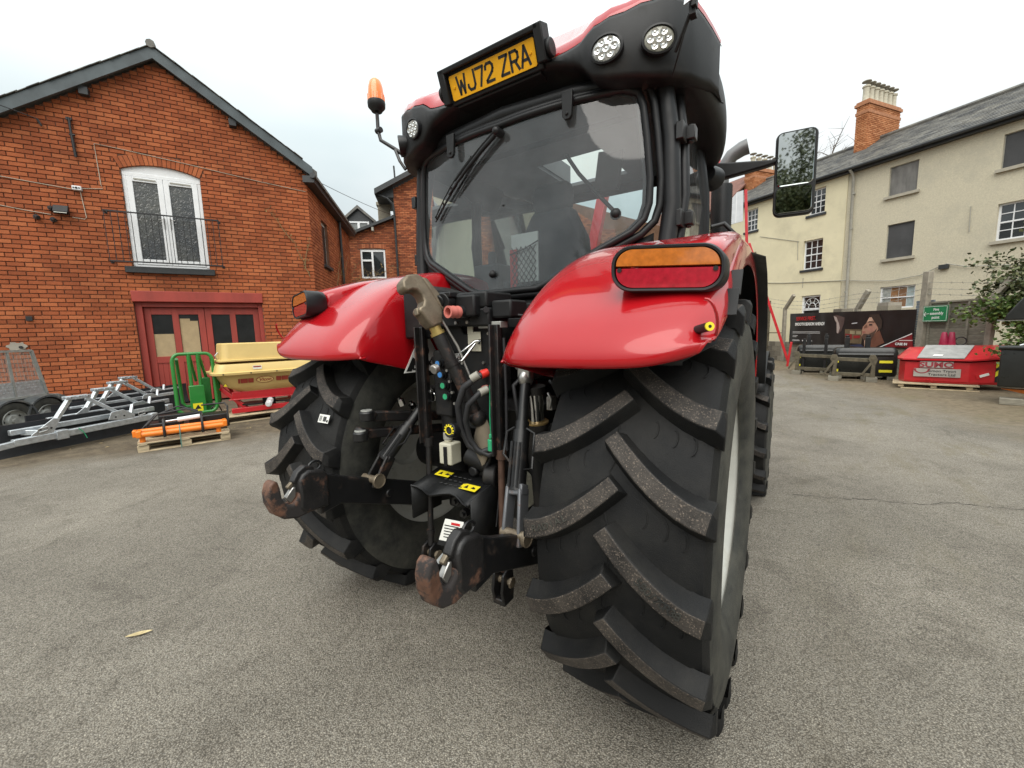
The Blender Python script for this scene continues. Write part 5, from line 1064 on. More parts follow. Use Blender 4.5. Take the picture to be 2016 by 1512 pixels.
# french doors
fd = MB()
def arc(r, a0, a1, n=10): return [(-.6 + r * math.sin(R(a0 + (a1 - a0) * i / n)), RC + r * math.cos(R(a0 + (a1 - a0) * i / n))) for i in range(n + 1)]
G.poly(fd, [(-1.335, 5.50), (.135, 5.50)] + arc(RA + .008, 23.0, -23.0), -.16, -.06)
G.box(fd, -1.335, -1.265, -.16, -.05, 3.38, 5.50); G.box(fd, .065, .135, -.16, -.05, 3.38, 5.50); G.box(fd, -1.335, .135, -.16, -.05, 3.375, 3.43); G.box(fd, -1.335, .135, -.16, -.045, 5.44, 5.52)
fdo = fd.build('french_door_frame', M_['white_upvc'], ware, bevel=.006)
for s0, s1, hs in ((-1.262, -.603, -.66), (-.597, .062, -.54)):
    lf = MB(); w_ = .105
    G.box(lf, s0, s0 + w_, -.13, -.035, 3.435, 5.435); G.box(lf, s1 - w_, s1, -.13, -.035, 3.435, 5.435); G.box(lf, s0 + w_, s1 - w_, -.13, -.036, 3.435, 3.56); G.box(lf, s0 + w_, s1 - w_, -.13, -.036, 5.33, 5.435)
    lo_ = lf.build('french_door', M_['white_upvc'], ware, bevel=.008)
    pn_ = MB(); G.box(pn_, s0 + w_ - .01, s1 - w_ + .01, -.095, -.075, 3.55, 5.34); pn_.build('pane', M_['obscure'], lo_, smooth=0)
    hd = MB(); G.box(hd, hs - .014, hs + .014, -.036, -.022, 4.30, 4.55); sd_ = -1 if hs < -.6 else 1; hd.tube([G.at(hs, -.03, 4.50), G.at(hs, .01, 4.50), G.at(hs + sd_ * .10, .012, 4.50)], .010, 8); hd.build('door_handle', M_['steel'], lo_, smooth=40)
    tv = MB(); G.box(tv, (s0 + s1) / 2 - .2, (s0 + s1) / 2 + .2, -.036, -.024, 5.37, 5.40); tv.build('trickle_vent', M_['pipe_grey'], lo_, smooth=0)
sl_ = MB(); G.box(sl_, -1.48, .24, -.12, .09, 3.225, 3.37); sl_.build('window_sill', M_['gutter_black'], ware, bevel=.008)
rl = MB(); rl.beam(G.at(-1.69, .20, 4.56), G.at(.43, .20, 4.56), .02, .03)
for s_ in (-1.69, .43):
    for z in (4.56,): rl.beam(G.at(s_, -.0, z), G.at(s_, .21, z), .02, .02); G.box(rl, s_ - .03, s_ + .03, -.005, .012, z - .03, z + .03)
bal = rl.build('balcony_railing', M_['iron'], ware, smooth=0)
rl = MB(); rl.beam(G.at(-1.69, .20, 3.455), G.at(.43, .20, 3.455), .02, .03)
for s_ in (-1.69, .43): rl.beam(G.at(s_, -.0, 3.455), G.at(s_, .21, 3.455), .02, .02); G.box(rl, s_ - .03, s_ + .03, -.005, .012, 3.425, 3.485)
rl.build('bottom_rail', M_['iron'], bal, smooth=0)
b0 = None
for i in range(19):
    s_ = -1.69 + 2.12 * i / 18
    if b0 is None:
        q = MB(); q.cyl((0, 0, 3.44), (0, 0, 4.57), .0075, n=6); b0 = q.build('baluster', M_['iron'], bal, smooth=0); o = b0
    else: o = b0.copy(); COL.objects.link(o); o.parent = bal
    o.location = G.at(s_, .20, 0) ; o.location.z = 0
# red timber doors under a beam
q = MB(); G.box(q, -1.45, 1.225, -.20, .035, 2.555, 2.81); q.build('door_lintel', M_['door_red'], ware, bevel=.012)
q = MB(); G.box(q, -1.43, -1.30, -.30, -.10, 0, 2.55); G.box(q, 1.10, 1.20, -.30, -.10, 0, 2.55); G.box(q, -1.30, 1.10, -.30, -.10, 2.44, 2.55); q.build('door_frame', M_['door_red'], ware, bevel=.006)
q = MB(); G.box(q, -1.42, 1.20, -.36, -.33, 0, 2.6); q.build('doorway_back', M_['ink'], ware, smooth=0)
for s0, s1 in ((-1.295, -.105), (-.095, 1.095)):
    q = MB(); st_w = .13; mid = (s0 + s1) / 2
    for a, b in ((s0, s0 + st_w), (mid - st_w / 2, mid + st_w / 2), (s1 - st_w, s1)): G.box(q, a, b, -.26, -.195, .05, 2.43)
    for a, b in ((s0 + st_w, mid - st_w / 2), (mid + st_w / 2, s1 - st_w)):
        G.box(q, a, b, -.26, -.197, 2.26, 2.43); G.box(q, a, b, -.26, -.197, 1.06, 1.22); G.box(q, a, b, -.26, -.197, .05, .25)
    dl = q.build('warehouse_door', M_['door_red'], ware, bevel=.004)
    for a, b in ((s0 + st_w, mid - st_w / 2), (mid + st_w / 2, s1 - st_w)):
        nb = 4
        for i in range(nb): q = MB(); G.box(q, a + (b - a) * i / nb + .002, a + (b - a) * (i + 1) / nb - .002, -.245, -.215, .25, 1.06); q.build('door_plank', M_['door_red'], dl, bevel=.003, seg=1)
        q = MB(); G.box(q, a, b, -.24, -.232, 1.22, 2.26); q.build('door_pane', M_['pane_dull'], dl, smooth=0)
cb_ = pm('tan_cardboard', (.40, .30, .17), .85, var=.12)
for a, b, z0, z1 in ((-1.165, -.775, 1.22, 1.78), (-.63, -.26, 1.22, 2.10), (-.63, -.42, 2.10, 2.16)):
    q = MB(); G.box(q, a, b, -.231, -.226, z0, z1); q.build('cardboard_sheet', cb_, ware, smooth=0)
# roof with barge boards
q = MB()
for sg, sl in ((-1, .69), (1, .65)):
    L = 4.4 if sg < 0 else 3.18
    pts = lambda dz0, dz1, ext: [(AP_S, AP_Z + dz0), (AP_S + sg * (L + ext), AP_Z + dz0 - sl * (L + ext)), (AP_S + sg * (L + ext), AP_Z + dz1 - sl * (L + ext)), (AP_S, AP_Z + dz1)]
    G.poly(q, pts(-.02, .235, 0), .13, .20)
q.build('barge_board', pm('dark_slate_blue_barge_board', (.068, .085, .092), .55, var=.25, vscale=3), ware, smooth=0)
q = MB()
for sg, sl in ((-1, .69), (1, .65)):
    L = 4.5 if sg < 0 else 3.3
    G.poly(q, [(AP_S, AP_Z + .10), (AP_S + sg * L, AP_Z + .10 - sl * L), (AP_S + sg * L, AP_Z + .235 - sl * L), (AP_S, AP_Z + .235)], -9, .128)
q.build('roof', M_['slate'], ware, smooth=0)
mt_ = MB(); rr_ = random.Random(3)
for sg, sl in ((-1, .69), (1, .65)):      # verge slates standing proud of the barge board
    n = 24 if sg < 0 else 17
    for i in range(n):
        a = .17 * i + .04; b = a + .20; dz = .238 + rr_.uniform(0, .012)
        G.poly(mt_, [(AP_S + sg * a, AP_Z + dz + .012 - sl * a), (AP_S + sg * b, AP_Z + dz + .002 - sl * b), (AP_S + sg * b, AP_Z + dz + .018 - sl * b), (AP_S + sg * a, AP_Z + dz + .024 - sl * a)], -.4, .235 + rr_.uniform(-.01, .012))
mt_.build('verge_slates', M_['slate'], ware, smooth=0, kind='stuff')
q = MB(); q.tube([G.at(AP_S, .24, AP_Z + .27), G.at(AP_S, -6, AP_Z + .27)], .09, 8); q.build('ridge_tile', M_['slate'], ware, smooth=40)
for s_, dz in ((-1.75, 0), (.95, 0)):
    q = MB(); G.box(q, s_ - .08, s_ + .08, -.05, .14, rake(s_) - .20, rake(s_) - .03); q.build('purlin_end', M_['gutter_black'], ware, bevel=.01)
# fittings on the gable
q = MB(); q.tube([G.at(-2.06, .05, 6.47), G.at(-2.06, .05, 6.2), G.at(-2.05, .055, 6.0), G.at(-2.04, .05, 5.66)], [.025, .022, .028, .024], 8); G.box(q, -2.11, -2.02, 0, .06, 6.42, 6.47); q.cyl(G.at(-2.09, .05, 6.12), G.at(-2.0, .05, 6.12), .02, n=8); q.build('iron_bracket', M_['iron'], ware, smooth=40)
q = MB(); G.box(q, -2.17, -2.02, 0, .10, 4.955, 5.045); cam_ = q.build('sensor_box', M_['white_upvc'], ware, bevel=.01)
for i, s_ in enumerate((-2.14, -2.095, -2.05)): q = MB(); q.cyl(G.at(s_, .10, 5.0), G.at(s_, .108, 5.0), .022 if i == 1 else .014, n=12); q.build('sensor_eye', M_['ink'], cam_, smooth=0)
q = MB(); q.box(G.at(-2.39, .10, 4.50), (.24, .09, .17), Matrix.Rotation(R(65), 3, 'Z') @ Matrix.Rotation(R(-28), 3, 'X')); G.box(q, -2.42, -2.36, 0, .08, 4.47, 4.53); fl = q.build('floodlight', M_['black_plastic'], ware, bevel=.008)
q = MB(); q.box(G.at(-2.39, .10, 4.50) + G.n * .045 + Vector((0, 0, -.022)), (.20, .008, .13), Matrix.Rotation(R(65), 3, 'Z') @ Matrix.Rotation(R(-28), 3, 'X')); q.build('floodlight_glass', M_['led_dull'], fl, smooth=0)
for s_, z in ((-2.56, 4.53), (-2.55, 4.29), (-2.80, 4.32)):
    q = MB(); q.cyl(G.at(s_, 0, z), G.at(s_, .06, z), .05, n=12); q.cyl(G.at(s_, .06, z), G.at(s_ + .05, .12, z - .03), .035, n=10); q.build('junction_box', M_['iron'], ware, smooth=40)
cbl = pm('pale_wall_cable', (.42, .36, .28), .6)
for pts in (((-1.70, 5.15), (-1.71, 5.6), (-1.72, 6.02), (-1.2, 5.98), (.0, 5.86), (1.4, 5.70), (2.5, 5.6)), ((-1.70, 5.15), (-1.68, 5.06), (-2.02, 5.02)), ((-2.18, 4.98), (-2.7, 5.03), (-3.4, 5.1)), ((-2.06, 4.95), (-2.02, 4.4), (-2.05, 4.36), (-2.25, 4.38)), ((-2.58, 4.40), (-3.0, 4.45), (-3.6, 4.55))):
    q = MB(); q.tube([G.at(a, .012, b) for a, b in pts], .008, 5); q.build('wall_cable', cbl, ware, smooth=0)
q = MB(); rr_ = random.Random(9); c = G.at(-3.42, .012, 1.56); ring = []
for i in range(18): t = 2 * math.pi * i / 18; e = rr_.uniform(.75, 1.15); ring.append((-3.42 + .17 * e * math.cos(t), 1.57 + .10 * e * math.sin(t)))
G.poly(q, ring, -.02, .016); q.build('mortar_patch', M_['mortar_grey'], ware, smooth=0)
q = MB(); q.cyl(G.at(-3.36, .01, 1.555), G.at(-3.36, .05, 1.555), .03, n=10); q.build('pipe_stub', M_['iron'], ware, smooth=40)
q = MB(); G.box(q, -3.22, -3.12, .006, .03, 2.12, 2.22); q.build('wall_hook', M_['iron'], ware, smooth=0)
# side wall running back from the corner
CORN = G.at(2.55, 0, 0); S_ = Frame(CORN, -45)
q = MB(); S_.poly(q, [(0, 0), (1.36, 0), (1.36, 5.9), (0, 5.9)], -.3, -.022); S_.poly(q, [(2.2, 0), (6.2, 0), (6.2, 5.9), (2.2, 5.9)], -.3, -.022); S_.poly(q, [(1.36, 0), (2.2, 0), (2.2, 3.86), (1.36, 3.86)], -.3, -.022); S_.poly(q, [(1.36, 5.24), (2.2, 5.24), (2.2, 5.9), (1.36, 5.9)], -.3, -.022)
q.build('side_wall', M_['mortar'], ware, smooth=0)
def sspans(z):
    L = [(0.0, 6.2)]
    if 3.78 < z < 3.86: L = cut(L, 1.3, 2.26)
    if 3.86 <= z < 5.24: L = cut(L, 1.36, 2.2)
    return L
brick_field(ware, S_, sspans, .0, 5.8, M_['brick'])
q = MB(); S_.box(q, 1.36, 2.2, -.16, -.10, 3.86, 5.24); w_ = q.build('side_window_frame', M_['white_upvc'], ware, smooth=0)
q = MB(); S_.box(q, 1.43, 1.76, -.099, -.09, 3.95, 5.15); S_.box(q, 1.80, 2.13, -.099, -.09, 3.95, 5.15); w_.name = 'side_window'; q.build('pane', M_['pane'], w_, smooth=0)
q = MB(); S_.box(q, 1.30, 2.26, -.1, .08, 3.78, 3.86); q.build('side_sill', M_['gutter_black'], ware, smooth=0)
q = MB(); q.tube([S_.at(-.25, .22, 5.97), S_.at(6.3, .22, 5.95)], .075, 8); S_.box(q, -.2, 6.3, -.05, .24, 5.80, 5.97); q.build('side_gutter', M_['gutter_black'], ware, smooth=40)
q = MB(); S_.poly(q, [(-.45, 0), (6.3, 0), (6.3, 0.06), (-.45, .06)], 0, .01); q.v = []; q.f = []; q.m = []
A = [S_.at(-.22, .30, 6.0), S_.at(6.3, .30, 6.0), S_.at(6.3, -3.2, 8.2), S_.at(1.6, -3.2, 8.2)]; q.add(A + [p - Vector((0, 0, .08)) for p in A], [(0, 1, 2, 3), (7, 6, 5, 4), (0, 4, 5, 1), (1, 5, 6, 2), (2, 6, 7, 3), (3, 7, 4, 0)]); q.build('side_roof', M_['slate'], ware, smooth=0)
q = MB(); q.cyl(S_.at(3.9, .08, 0), S_.at(3.9, .08, 5.9), .05, n=10); q.build('drainpipe', M_['gutter_black'], ware, smooth=40)
# ---- low brick link, dormer and the tall brick house behind
LK = Frame((-16.28, 11.43, 0), 46)
link = thing('brick_outbuilding', 'low red brick wing with a white window between the warehouse and the tall brick house', 'building')
q = MB(); lr = lambda s: 6.40 + .40 * (s + .55)
for a, b in ((-2.2, -.13), (1.04, 1.75)): LK.poly(q, [(a, 0), (b, 0), (b, lr(b)), (a, lr(a))], -.3, -.022)
LK.poly(q, [(-.13, 0), (1.04, 0), (1.04, 4.40), (-.13, 4.40)], -.3, -.022); LK.poly(q, [(-.13, 5.80), (1.04, 5.80), (1.04, lr(1.04)), (-.13, lr(-.13))], -.3, -.022); q.build('wall', M_['mortar'], link, smooth=0)
def lspans(z):
    L = [(max(-2.2, (z - 6.4) / .40 - .55), 1.75)] if z < lr(1.75) else []
    if 4.4 < z < 5.8: L = cut(L, -.13, 1.04)
    if 5.79 <= z < 6.06: L = cut(L, -.2, 1.11)
    return L
brick_field(link, LK, lspans, 3.2, 7.3, M_['brick_far'], pitch=(.235, .08))
for i in range(16):
    q = MB(); s0 = -.2 + i * .082; LK.box(q, s0 + .004, s0 + .076, -.1, .003 + random.uniform(-.002, .003), 5.80 + .06 * (1 - ((i - 7.5) / 8) ** 2), 6.04); q.build('arch_brick', M_['brick_far'], link, smooth=0)
q = MB(); LK.box(q, -.13, -.05, -.16, -.06, 4.40, 5.82); LK.box(q, .96, 1.04, -.16, -.06, 4.4, 5.82); LK.box(q, -.05, .96, -.16, -.06, 5.68, 5.82); LK.box(q, -.05, .96, -.16, -.06, 4.40, 4.48); LK.box(q, .38, .47, -.16, -.055, 4.48, 5.68); LK.box(q, -.05, .38, -.16, -.055, 5.22, 5.31); wn = q.build('window', M_['white_upvc'], link, bevel=.006)
q = MB(); LK.box(q, -.06, .97, -.13, -.12, 4.44, 5.75); q.build('pane', M_['pane'], wn, smooth=0)
q = MB(); LK.poly(q, [(-.75, 6.31), (1.75, 7.31), (1.75, 7.44), (-.75, 6.44)], -3, .28); q.build('roof', M_['gutter_black'], link, smooth=0)
for s_ in (.55,): q = MB(); LK.box(q, s_ - .05, s_ + .05, 0, .26, lr(s_) - .22, lr(s_) - .05); q.build('rafter_end', M_['pipe_grey'], link, smooth=0)
tall = thing('tall_brick_house', 'tall red brick house with dark overhanging eaves behind the tractor cab', 'building')
q = MB(); tr = lambda s: 8.30 + .55 * (s - 1.2) if s < 5.5 else 8.30 + .55 * 4.3 - .55 * (s - 5.5)
LK.poly(q, [(1.62, 0), (16, 0), (16, tr(16) if tr(16) > 5 else 7.0), (9.7, tr(9.7)), (5.5, tr(5.5)), (1.62, tr(1.62))], .02, .30); q.build('wall', M_['mortar'], tall, smooth=0)
def tspans(z):
    lo_ = 1.62 if z < tr(1.62) else 1.2 + (z - 8.30) / .55; hi_ = 16 if z < 6.9 else (5.5 + (8.3 + .55 * 4.3 - z) / .55)
    return [(lo_, min(hi_, 13.0))] if hi_ > lo_ else []
F2 = Frame(LK.at(0, .325, 0), 46); brick_field(tall, F2, tspans, 2.0, 10.5, M_['brick_far'], pitch=(.235, .08))
q = MB(); LK.poly(q, [(.80, 8.16), (5.5, 10.75), (10.5, 8.0), (10.5, 8.2), (5.5, 10.97), (.80, 8.40)], -2, .75); q.build('roof', M_['gutter_black'], tall, smooth=0)
q = MB(); LK.poly(q, [(.80, 8.15), (1.63, 8.15), (1.63, 8.62), (.80, 8.22)], -2, .34); q.build('soffit', M_['gutter_black'], tall, smooth=0)
q = MB(); q.tube([LK.at(.95, .5, 8.22), LK.at(1.35, .52, 8.05), LK.at(1.60, .50, 7.8), LK.at(1.63, .42, 7.4), LK.at(1.66, .42, 0)], .05, 8); q.build('drainpipe', M_['gutter_black'], tall, smooth=40)
q = MB(); q.cyl(LK.at(1.75, .3, 8.8), LK.at(1.72, .3, 9.6), .04, n=8); q.build('flue_pipe', M_['gutter_black'], tall, smooth=40)
dor = thing('dormer_house', 'slate roofed house with a white dormer window above the brick wing', 'building')
q = MB(); LK.poly(q, [(-6, 0), (4, 0), (4, 5.6), (-6, 5.6)], -8, -4.0); q.build('wall', M_['brick_far'], dor, smooth=0)
q = MB(); A = [LK.at(-6, -1.6, 6.2), LK.at(4, -1.6, 6.2), LK.at(4, -5.2, 8.4), LK.at(-6, -5.2, 8.4)]; q.add(A + [p - Vector((0, 0, .1)) for p in A], [(0, 1, 2, 3), (7, 6, 5, 4), (0, 4, 5, 1), (1, 5, 6, 2), (2, 6, 7, 3), (3, 7, 4, 0)]); q.build('roof', M_['slate'], dor, smooth=0)
q = MB(); LK.poly(q, [(-1.02, 6.4), (.34, 6.4), (.34, 7.55), (-.34, 8.12), (-1.02, 7.55)], -4.0, -1.55); q.build('dormer', M_['gutter_black'], dor, smooth=0)
q = MB(); LK.poly(q, [(-1.22, 7.36), (-.34, 8.10), (.54, 7.36), (.54, 7.50), (-.34, 8.26), (-1.22, 7.50)], -4.0, -1.38); q.build('dormer_roof', M_['slate'], dor, smooth=0)
q = MB(); LK.box(q, -.86, -.78, -1.55, -1.46, 6.62, 7.46); LK.box(q, .10, .18, -1.55, -1.46, 6.62, 7.46); LK.box(q, -.78, .10, -1.55, -1.46, 6.62, 6.70); LK.box(q, -.78, .10, -1.55, -1.46, 7.38, 7.46); LK.box(q, -.40, -.28, -1.55, -1.455, 6.70, 7.38); dw = q.build('dormer_window', M_['white_upvc'], dor, bevel=.006)
q = MB(); LK.box(q, -.79, .11, -1.53, -1.51, 6.68, 7.40); q.build('pane', M_['pane_pale'], dw, smooth=0)
chs = thing('stone_chimney', 'weathered stone chimney stack beside the dormer against the tall brick house', 'chimney')
q = MB(); LK.box(q, .72, 1.30, -1.4, -.9, 6.6, 8.1); LK.box(q, .66, 1.36, -1.46, -.84, 8.1, 8.28); LK.box(q, .76, 1.26, -1.36, -.94, 8.28, 8.75); q.build('stack', M_['block'], chs, bevel=.02)

# ---- plants on the warehouse side wall
twm = pm('bare_twig', (.22, .15, .07), .9, var=.3)
lfm = pm('small_yellow_leaf', (.22, .15, .045), .7, var=.4, rand=.2)
def twig_plant(name, label, roots, F, rnd, spread, leaves, size=.03):
    t = thing(name, label, 'plant'); st = MB(); lv = MB()
    for (s, d, z, s2, z2, n) in roots:
        pts = []
        for i in range(n + 1):
            f = i / n; pts.append(F.at(s + (s2 - s) * f + rnd.uniform(-.03, .03), d + rnd.uniform(0, .03) + .10 * f * spread, z + (z2 - z) * f))
        st.tube(pts, [.012 * (1 - .7 * i / n) for i in range(n + 1)], 5)
        for i in range(1, n + 1):
            for _ in range(leaves):
                p = pts[i]; e = p + Vector((rnd.uniform(-.22, .22), rnd.uniform(-.12, .12), rnd.uniform(-.1, .25))) * spread
                st.tube([p, (p + e) / 2 + Vector((0, 0, .02)), e], [.005, .004, .002], 4)
                for q_ in range(2):
                    c = p.lerp(e, rnd.uniform(.4, 1)); a = Vector((rnd.uniform(-1, 1), rnd.uniform(-1, 1), rnd.uniform(-1, 1))).normalized(); b = a.orthogonal().normalized(); sz = size * rnd.uniform(.6, 1.3)
                    lv.add([c, c + a * sz + b * sz * .5, c + a * sz * 2, c + a * sz - b * sz * .5], [(0, 1, 2, 3)])
    st.build('stem', twm, t, smooth=50); lv.build('leaf', lfm, t, smooth=0, kind='stuff')
rn = random.Random(4)
twig_plant('climbing_plant', 'bare climbing stem with few leaves on the gable right of the french doors', [(2.45, .02, 3.3, 2.1, 4.2, 8), (2.1, .02, 4.2, 1.55, 5.0, 8), (2.3, .02, 3.6, 2.5, 4.3, 5)], G, rn, .55, 2, .02)
twig_plant('bare_shrub', 'tangled bare shrub in front of the white window of the brick wing', [(-.9, 1.0, 3.3, -1.0 + .4 * i, 4.5 + .12 * (i % 3), 6) for i in range(6)] + [(-.5, .8, 4.0, 1.6, 4.75, 7), (-.6, 1.0, 3.6, .9, 4.4, 7)], LK, rn, 1.3, 3, .03)
twig_plant('wall_creeper', 'thin reddish creeper stems on the brick side wall by the drainpipe', [(2.4, .05, 3.0, 3.4, 4.6, 8), (4.2, .05, 3.2, 3.0, 4.2, 8), (3.2, .05, 2.6, 4.6, 4.6, 8)], S_, rn, .8, 2, .02)

# ---- overhead wire
q = MB(); q.tube([G.at(-4.6, .6, 6.75), G.at(-3.2, .4, 6.42), G.at(-2.55, .06, 6.33)], .009, 5); q.tube([G.at(-2.55, .06, 6.33), G.at(-2.50, .05, 6.2)], .02, 6); tag(q.build('telephone_wire', M_['iron'], None, smooth=0), 'thin grey wire running to the top left of the brick gable', 'wire')
q = MB(); q.tube([G.at(2.35, .22, 5.95)] + [Vector((-10.2 - .55 * i, 4.9 + .95 * i, 6.05 + .13 * i + .012 * (i - 4) ** 2 * .5)) for i in range(9)], .009, 5); tag(q.build('telephone_wire', M_['iron'], None, smooth=0), 'thin wire crossing the sky from the right eave of the brick gable', 'wire')

# ---- livestock trailer at the far left
tr_ = thing('trailer', 'grey twin axle livestock trailer with mesh tailgate at the left edge', 'trailer', (-10.40, -.50, 0), R(-53.5)); tr_.scale = (1, -1, 1)
q = MB(); q.loft([[Vector((x, y, z)) for y, z in ((-.0, .34), (-.0, .62), (.05, .66), (1.2, .66), (1.2, .34))] for x in (-.25, 2.8)]); q.prism([(-.25, .34), (-.25, .66), (-.42, .58), (-.55, .36)], (0, 1.2, 0), (1, 0, 0), (0, 0, 1), 1.26); q.build('body', M_['trailer'], tr_, bevel=.02)
for x in (.15, .70):
    q = MB(); q.loft([[Vector((x + r_ * math.cos(t), y, .30 + r_ * math.sin(t))) for t in [math.pi * i / 14 for i in range(15)] for r_ in (.37,)] + [Vector((x + .34 * math.cos(t), y, .30 + .34 * math.sin(t))) for t in [math.pi * i / 14 for i in range(14, -1, -1)]] for y in (-.26, -.03)]); q.build('wheel_arch', M_['trailer'], tr_, smooth=50)
    q = MB(); q.lathe([(.19, -.07), (.27, -.09), (.315, -.075), (.325, 0), (.315, .075), (.27, .09), (.19, .07)], (x, -.16, .30), (0, 1, 0), 36); ty = q.build('wheel_tyre', M_['tyre_wall'], tr_, smooth=50); ty.name = 'wheel'
    q = MB(); q.lathe([(.20, -.06), (.19, -.085), (.175, -.05), (.12, -.03), (.09, -.06), (.045, -.06), (.04, -.09), (.001, -.09)], (x, -.16, .30), (0, 1, 0), 30)
    q.build('rim', M_['galv_dull'], ty, smooth=40)
    q = MB()
    for i in range(5): t = 2 * math.pi * i / 5; q.cyl((x + .145 * math.cos(t), -.196, .30 + .145 * math.sin(t)), (x + .145 * math.cos(t), -.20, .30 + .145 * math.sin(t)), .022, n=8)
    q.build('rim_hole', M_['ink'], ty, smooth=0)
q = MB(); q.box((.10, -.075, .60), (.06, .02, .03)); q.build('side_marker', M_['orange'], tr_, smooth=0)
q = MB(); ed = [(-.12, .66), (.03, 1.50), (1.6, 1.50), (1.6, .66)]
for i in range(4): a, b = ed[i], ed[(i + 1) % 4]; q.beam((a[0], .02, a[1]), (b[0], .02, b[1]), .04, .045, up=(0, 1, 0))
q.beam((.40, .02, .66), (.42, .02, 1.50), .03, .03, up=(0, 1, 0)); tg = q.build('tailgate_frame', M_['galv_dull'], tr_, smooth=0)
q = MB()
for i in range(34): z = .96 + i * .0155; xl = -.12 + (z - .74) * .20; q.beam((xl, .02, z), (1.6, .02, z), .006, .005)
for i in range(24): x = .02 + i * .06; q.beam((x, .024, .95), (x + .02, .024, 1.49), .004, .004, up=(0, 1, 0))
q.build('tailgate_mesh', M_['galv_dull'], tr_, smooth=0, kind='stuff')
q = MB(); q.prism([(-.12, .66), (1.6, .66), (1.6, .95), (-.08, .95)], (0, .03, 0), (1, 0, 0), (0, 0, 1), .01)
for i in range(22):
    for j in range(4): x, z = -.06 + i * .07 + .035 * (j % 2), .77 + j * .05; q.sph((x, .018, z), .020, 6, (1, .3, .6))
q.build('chequer_plate', M_['galv'], tr_, smooth=50)

# ---- row of yard scrapers with galvanised A-frames
def scraper():
    t = thing('yard_scraper', 'galvanised yard scraper with long black rubber blade, nearest of the row at the left', 'scraper', (0, 0, 0), 0, 'galvanised scrapers in a row by the brick wall')
    q = MB(); N_ = 8; q.loft([[Vector((x, .20 + .05 * math.sin((z) * 5) + th_, z)) for z, th_ in ((0, 0), (.15, 0), (.30, 0), (.47, 0), (.47, .035), (.30, .035), (.15, .035), (0, .035))] for x in (-.95, 1.35)]); q.build('blade', M_['black_rubber'], t, smooth=50)
    def bar(name, *segs):
        q = MB()
        for p0, p1, w_, h_ in segs: q.beam(p0, p1, w_, h_)
        return q.build(name, M_['galv'], t, bevel=.008)
    bar('front_beam', ((-.80, -.02, .235), (1.0, -.02, .265), .09, .10)); bar('beam_tip', ((-1.02, -.03, .205), (-.78, -.02, .225), .075, .085)); bar('back_beam', ((-.75, .16, .36), (1.1, .16, .38), .07, .08))
    bar('frame_leg', ((-.43, .02, .27), (-.07, .12, .74), .07, .055)); bar('frame_leg', ((.13, .10, .74), (.62, -.02, .30), .07, .055)); bar('frame_leg', ((.64, .02, .29), (.80, .20, .50), .045, .05)); bar('brace', ((-.62, .18, .34), (-.42, .02, .30), .06, .08))
    q = MB()
    for y in (.06, .16): q.beam((-.13, y, .765), (.18, y, .765), .018, .055)
    q.box((.02, .11, .745), (.10, .12, .02)); h = q.build('headstock', M_['galv'], t, bevel=.006)
    for x in (-.08, .02, .13): q = MB(); q.cyl((x, .02, .77), (x, .20, .77), .012, n=8); q.cyl((x, .02, .77), (x, .03, .77), .022, n=6); q.build('bolt', M_['galv'], h, smooth=30)
    for x0, dx in ((-.62, .0), (.30, .0)):
        q = MB(); q.prism([(0, .0), (.36, -.06), (.38, .02), (.22, .14), (.05, .12)] if x0 > 0 else [(0, -.06), (.22, -.02), (.34, .22), (.26, .24), (.0, .04)], (x0, -.06, .34 if x0 > 0 else .27), (1, 0, 0), (0, 0, 1), -.014); pl_ = q.build('link_plate', M_['galv'], t, bevel=.004)
        for a, b in ((.10, .03), (.22, .03)): q = MB(); q.cyl((x0 + a, -.048, .34 + b), (x0 + a, -.065, .34 + b), .014, n=8); q.build('plate_hole', M_['ink'], pl_, smooth=0)
    for x in (-.55, .72): q = MB(); q.tube([(x, -.08, .33), (x, -.08, .38), (x + .10, -.08, .40), (x + .10, -.08, .35), (x, -.08, .33)], .010, 6); q.build('shackle', M_['steel'], t, smooth=50)
    bar('clamp', ((-.36, -.02, .24), (-.22, -.02, .242), .13, .14)); bar('clamp', ((.92, -.02, .264), (1.02, -.02, .266), .12, .13))
    q = MB(); q.tube([(-.10, -.08, .30), (-.05, -.09, .22), (-.02, -.09, .12)], .006, 5); q.build('green_twine', M_['green_cap'], t, smooth=0)
    return t
sc0 = scraper()
spots = [(-7.98, -.42, 106), (-8.78, .06, 107), (-9.85, .50, 108), (-10.75, .88, 108)]
labs = ['galvanised yard scraper with long black rubber blade, nearest of the row at the left', 'galvanised yard scraper second in the row, behind the nearest one', 'galvanised yard scraper third in the row, just left of the green frame', 'galvanised yard scraper last in the row, closest to the brick wall']
for i, (x, y, a) in enumerate(spots):
    o = sc0 if i == 0 else copy_tree(sc0)
    o.location = (x, y, .02 * i); o.rotation_euler = (0, 0, R(a)); o['label'] = labs[i]

# ---- pallets
def pallet(label, loc, rz, L=1.12, W=.85, nd=7):
    t = thing('wooden_pallet', label, 'pallet', loc, rz, 'wooden pallets under the machines'); rnd = random.Random(int(abs(loc[0]) * 100))
    o0 = None
    def plank(name, c, size):
        q = MB(); q.box((0, 0, 0), size, Matrix.Rotation(rnd.uniform(-.01, .01), 3, 'Z')); o = q.build(name, M_['wood_pale'], t, bevel=.003, seg=1); o.location = c
    for i in range(nd): plank('deck_board', (L / 2, .05 + (W - .1) * i / (nd - 1), .132), (L + rnd.uniform(-.02, .02), .095, .02))
    for x in (.06, L / 2, L - .06): plank('stringer_board', (x, W / 2, .111), (.10, W, .02))
    for x in (.06, L / 2, L - .06):
        for y in (.06, W / 2, W - .06): plank('block', (x, y, .060), (.13, .10, .078))
    for y in (.06, W / 2, W - .06): plank('bottom_board', (L / 2, y, .011), (L, .095, .02))
    return t
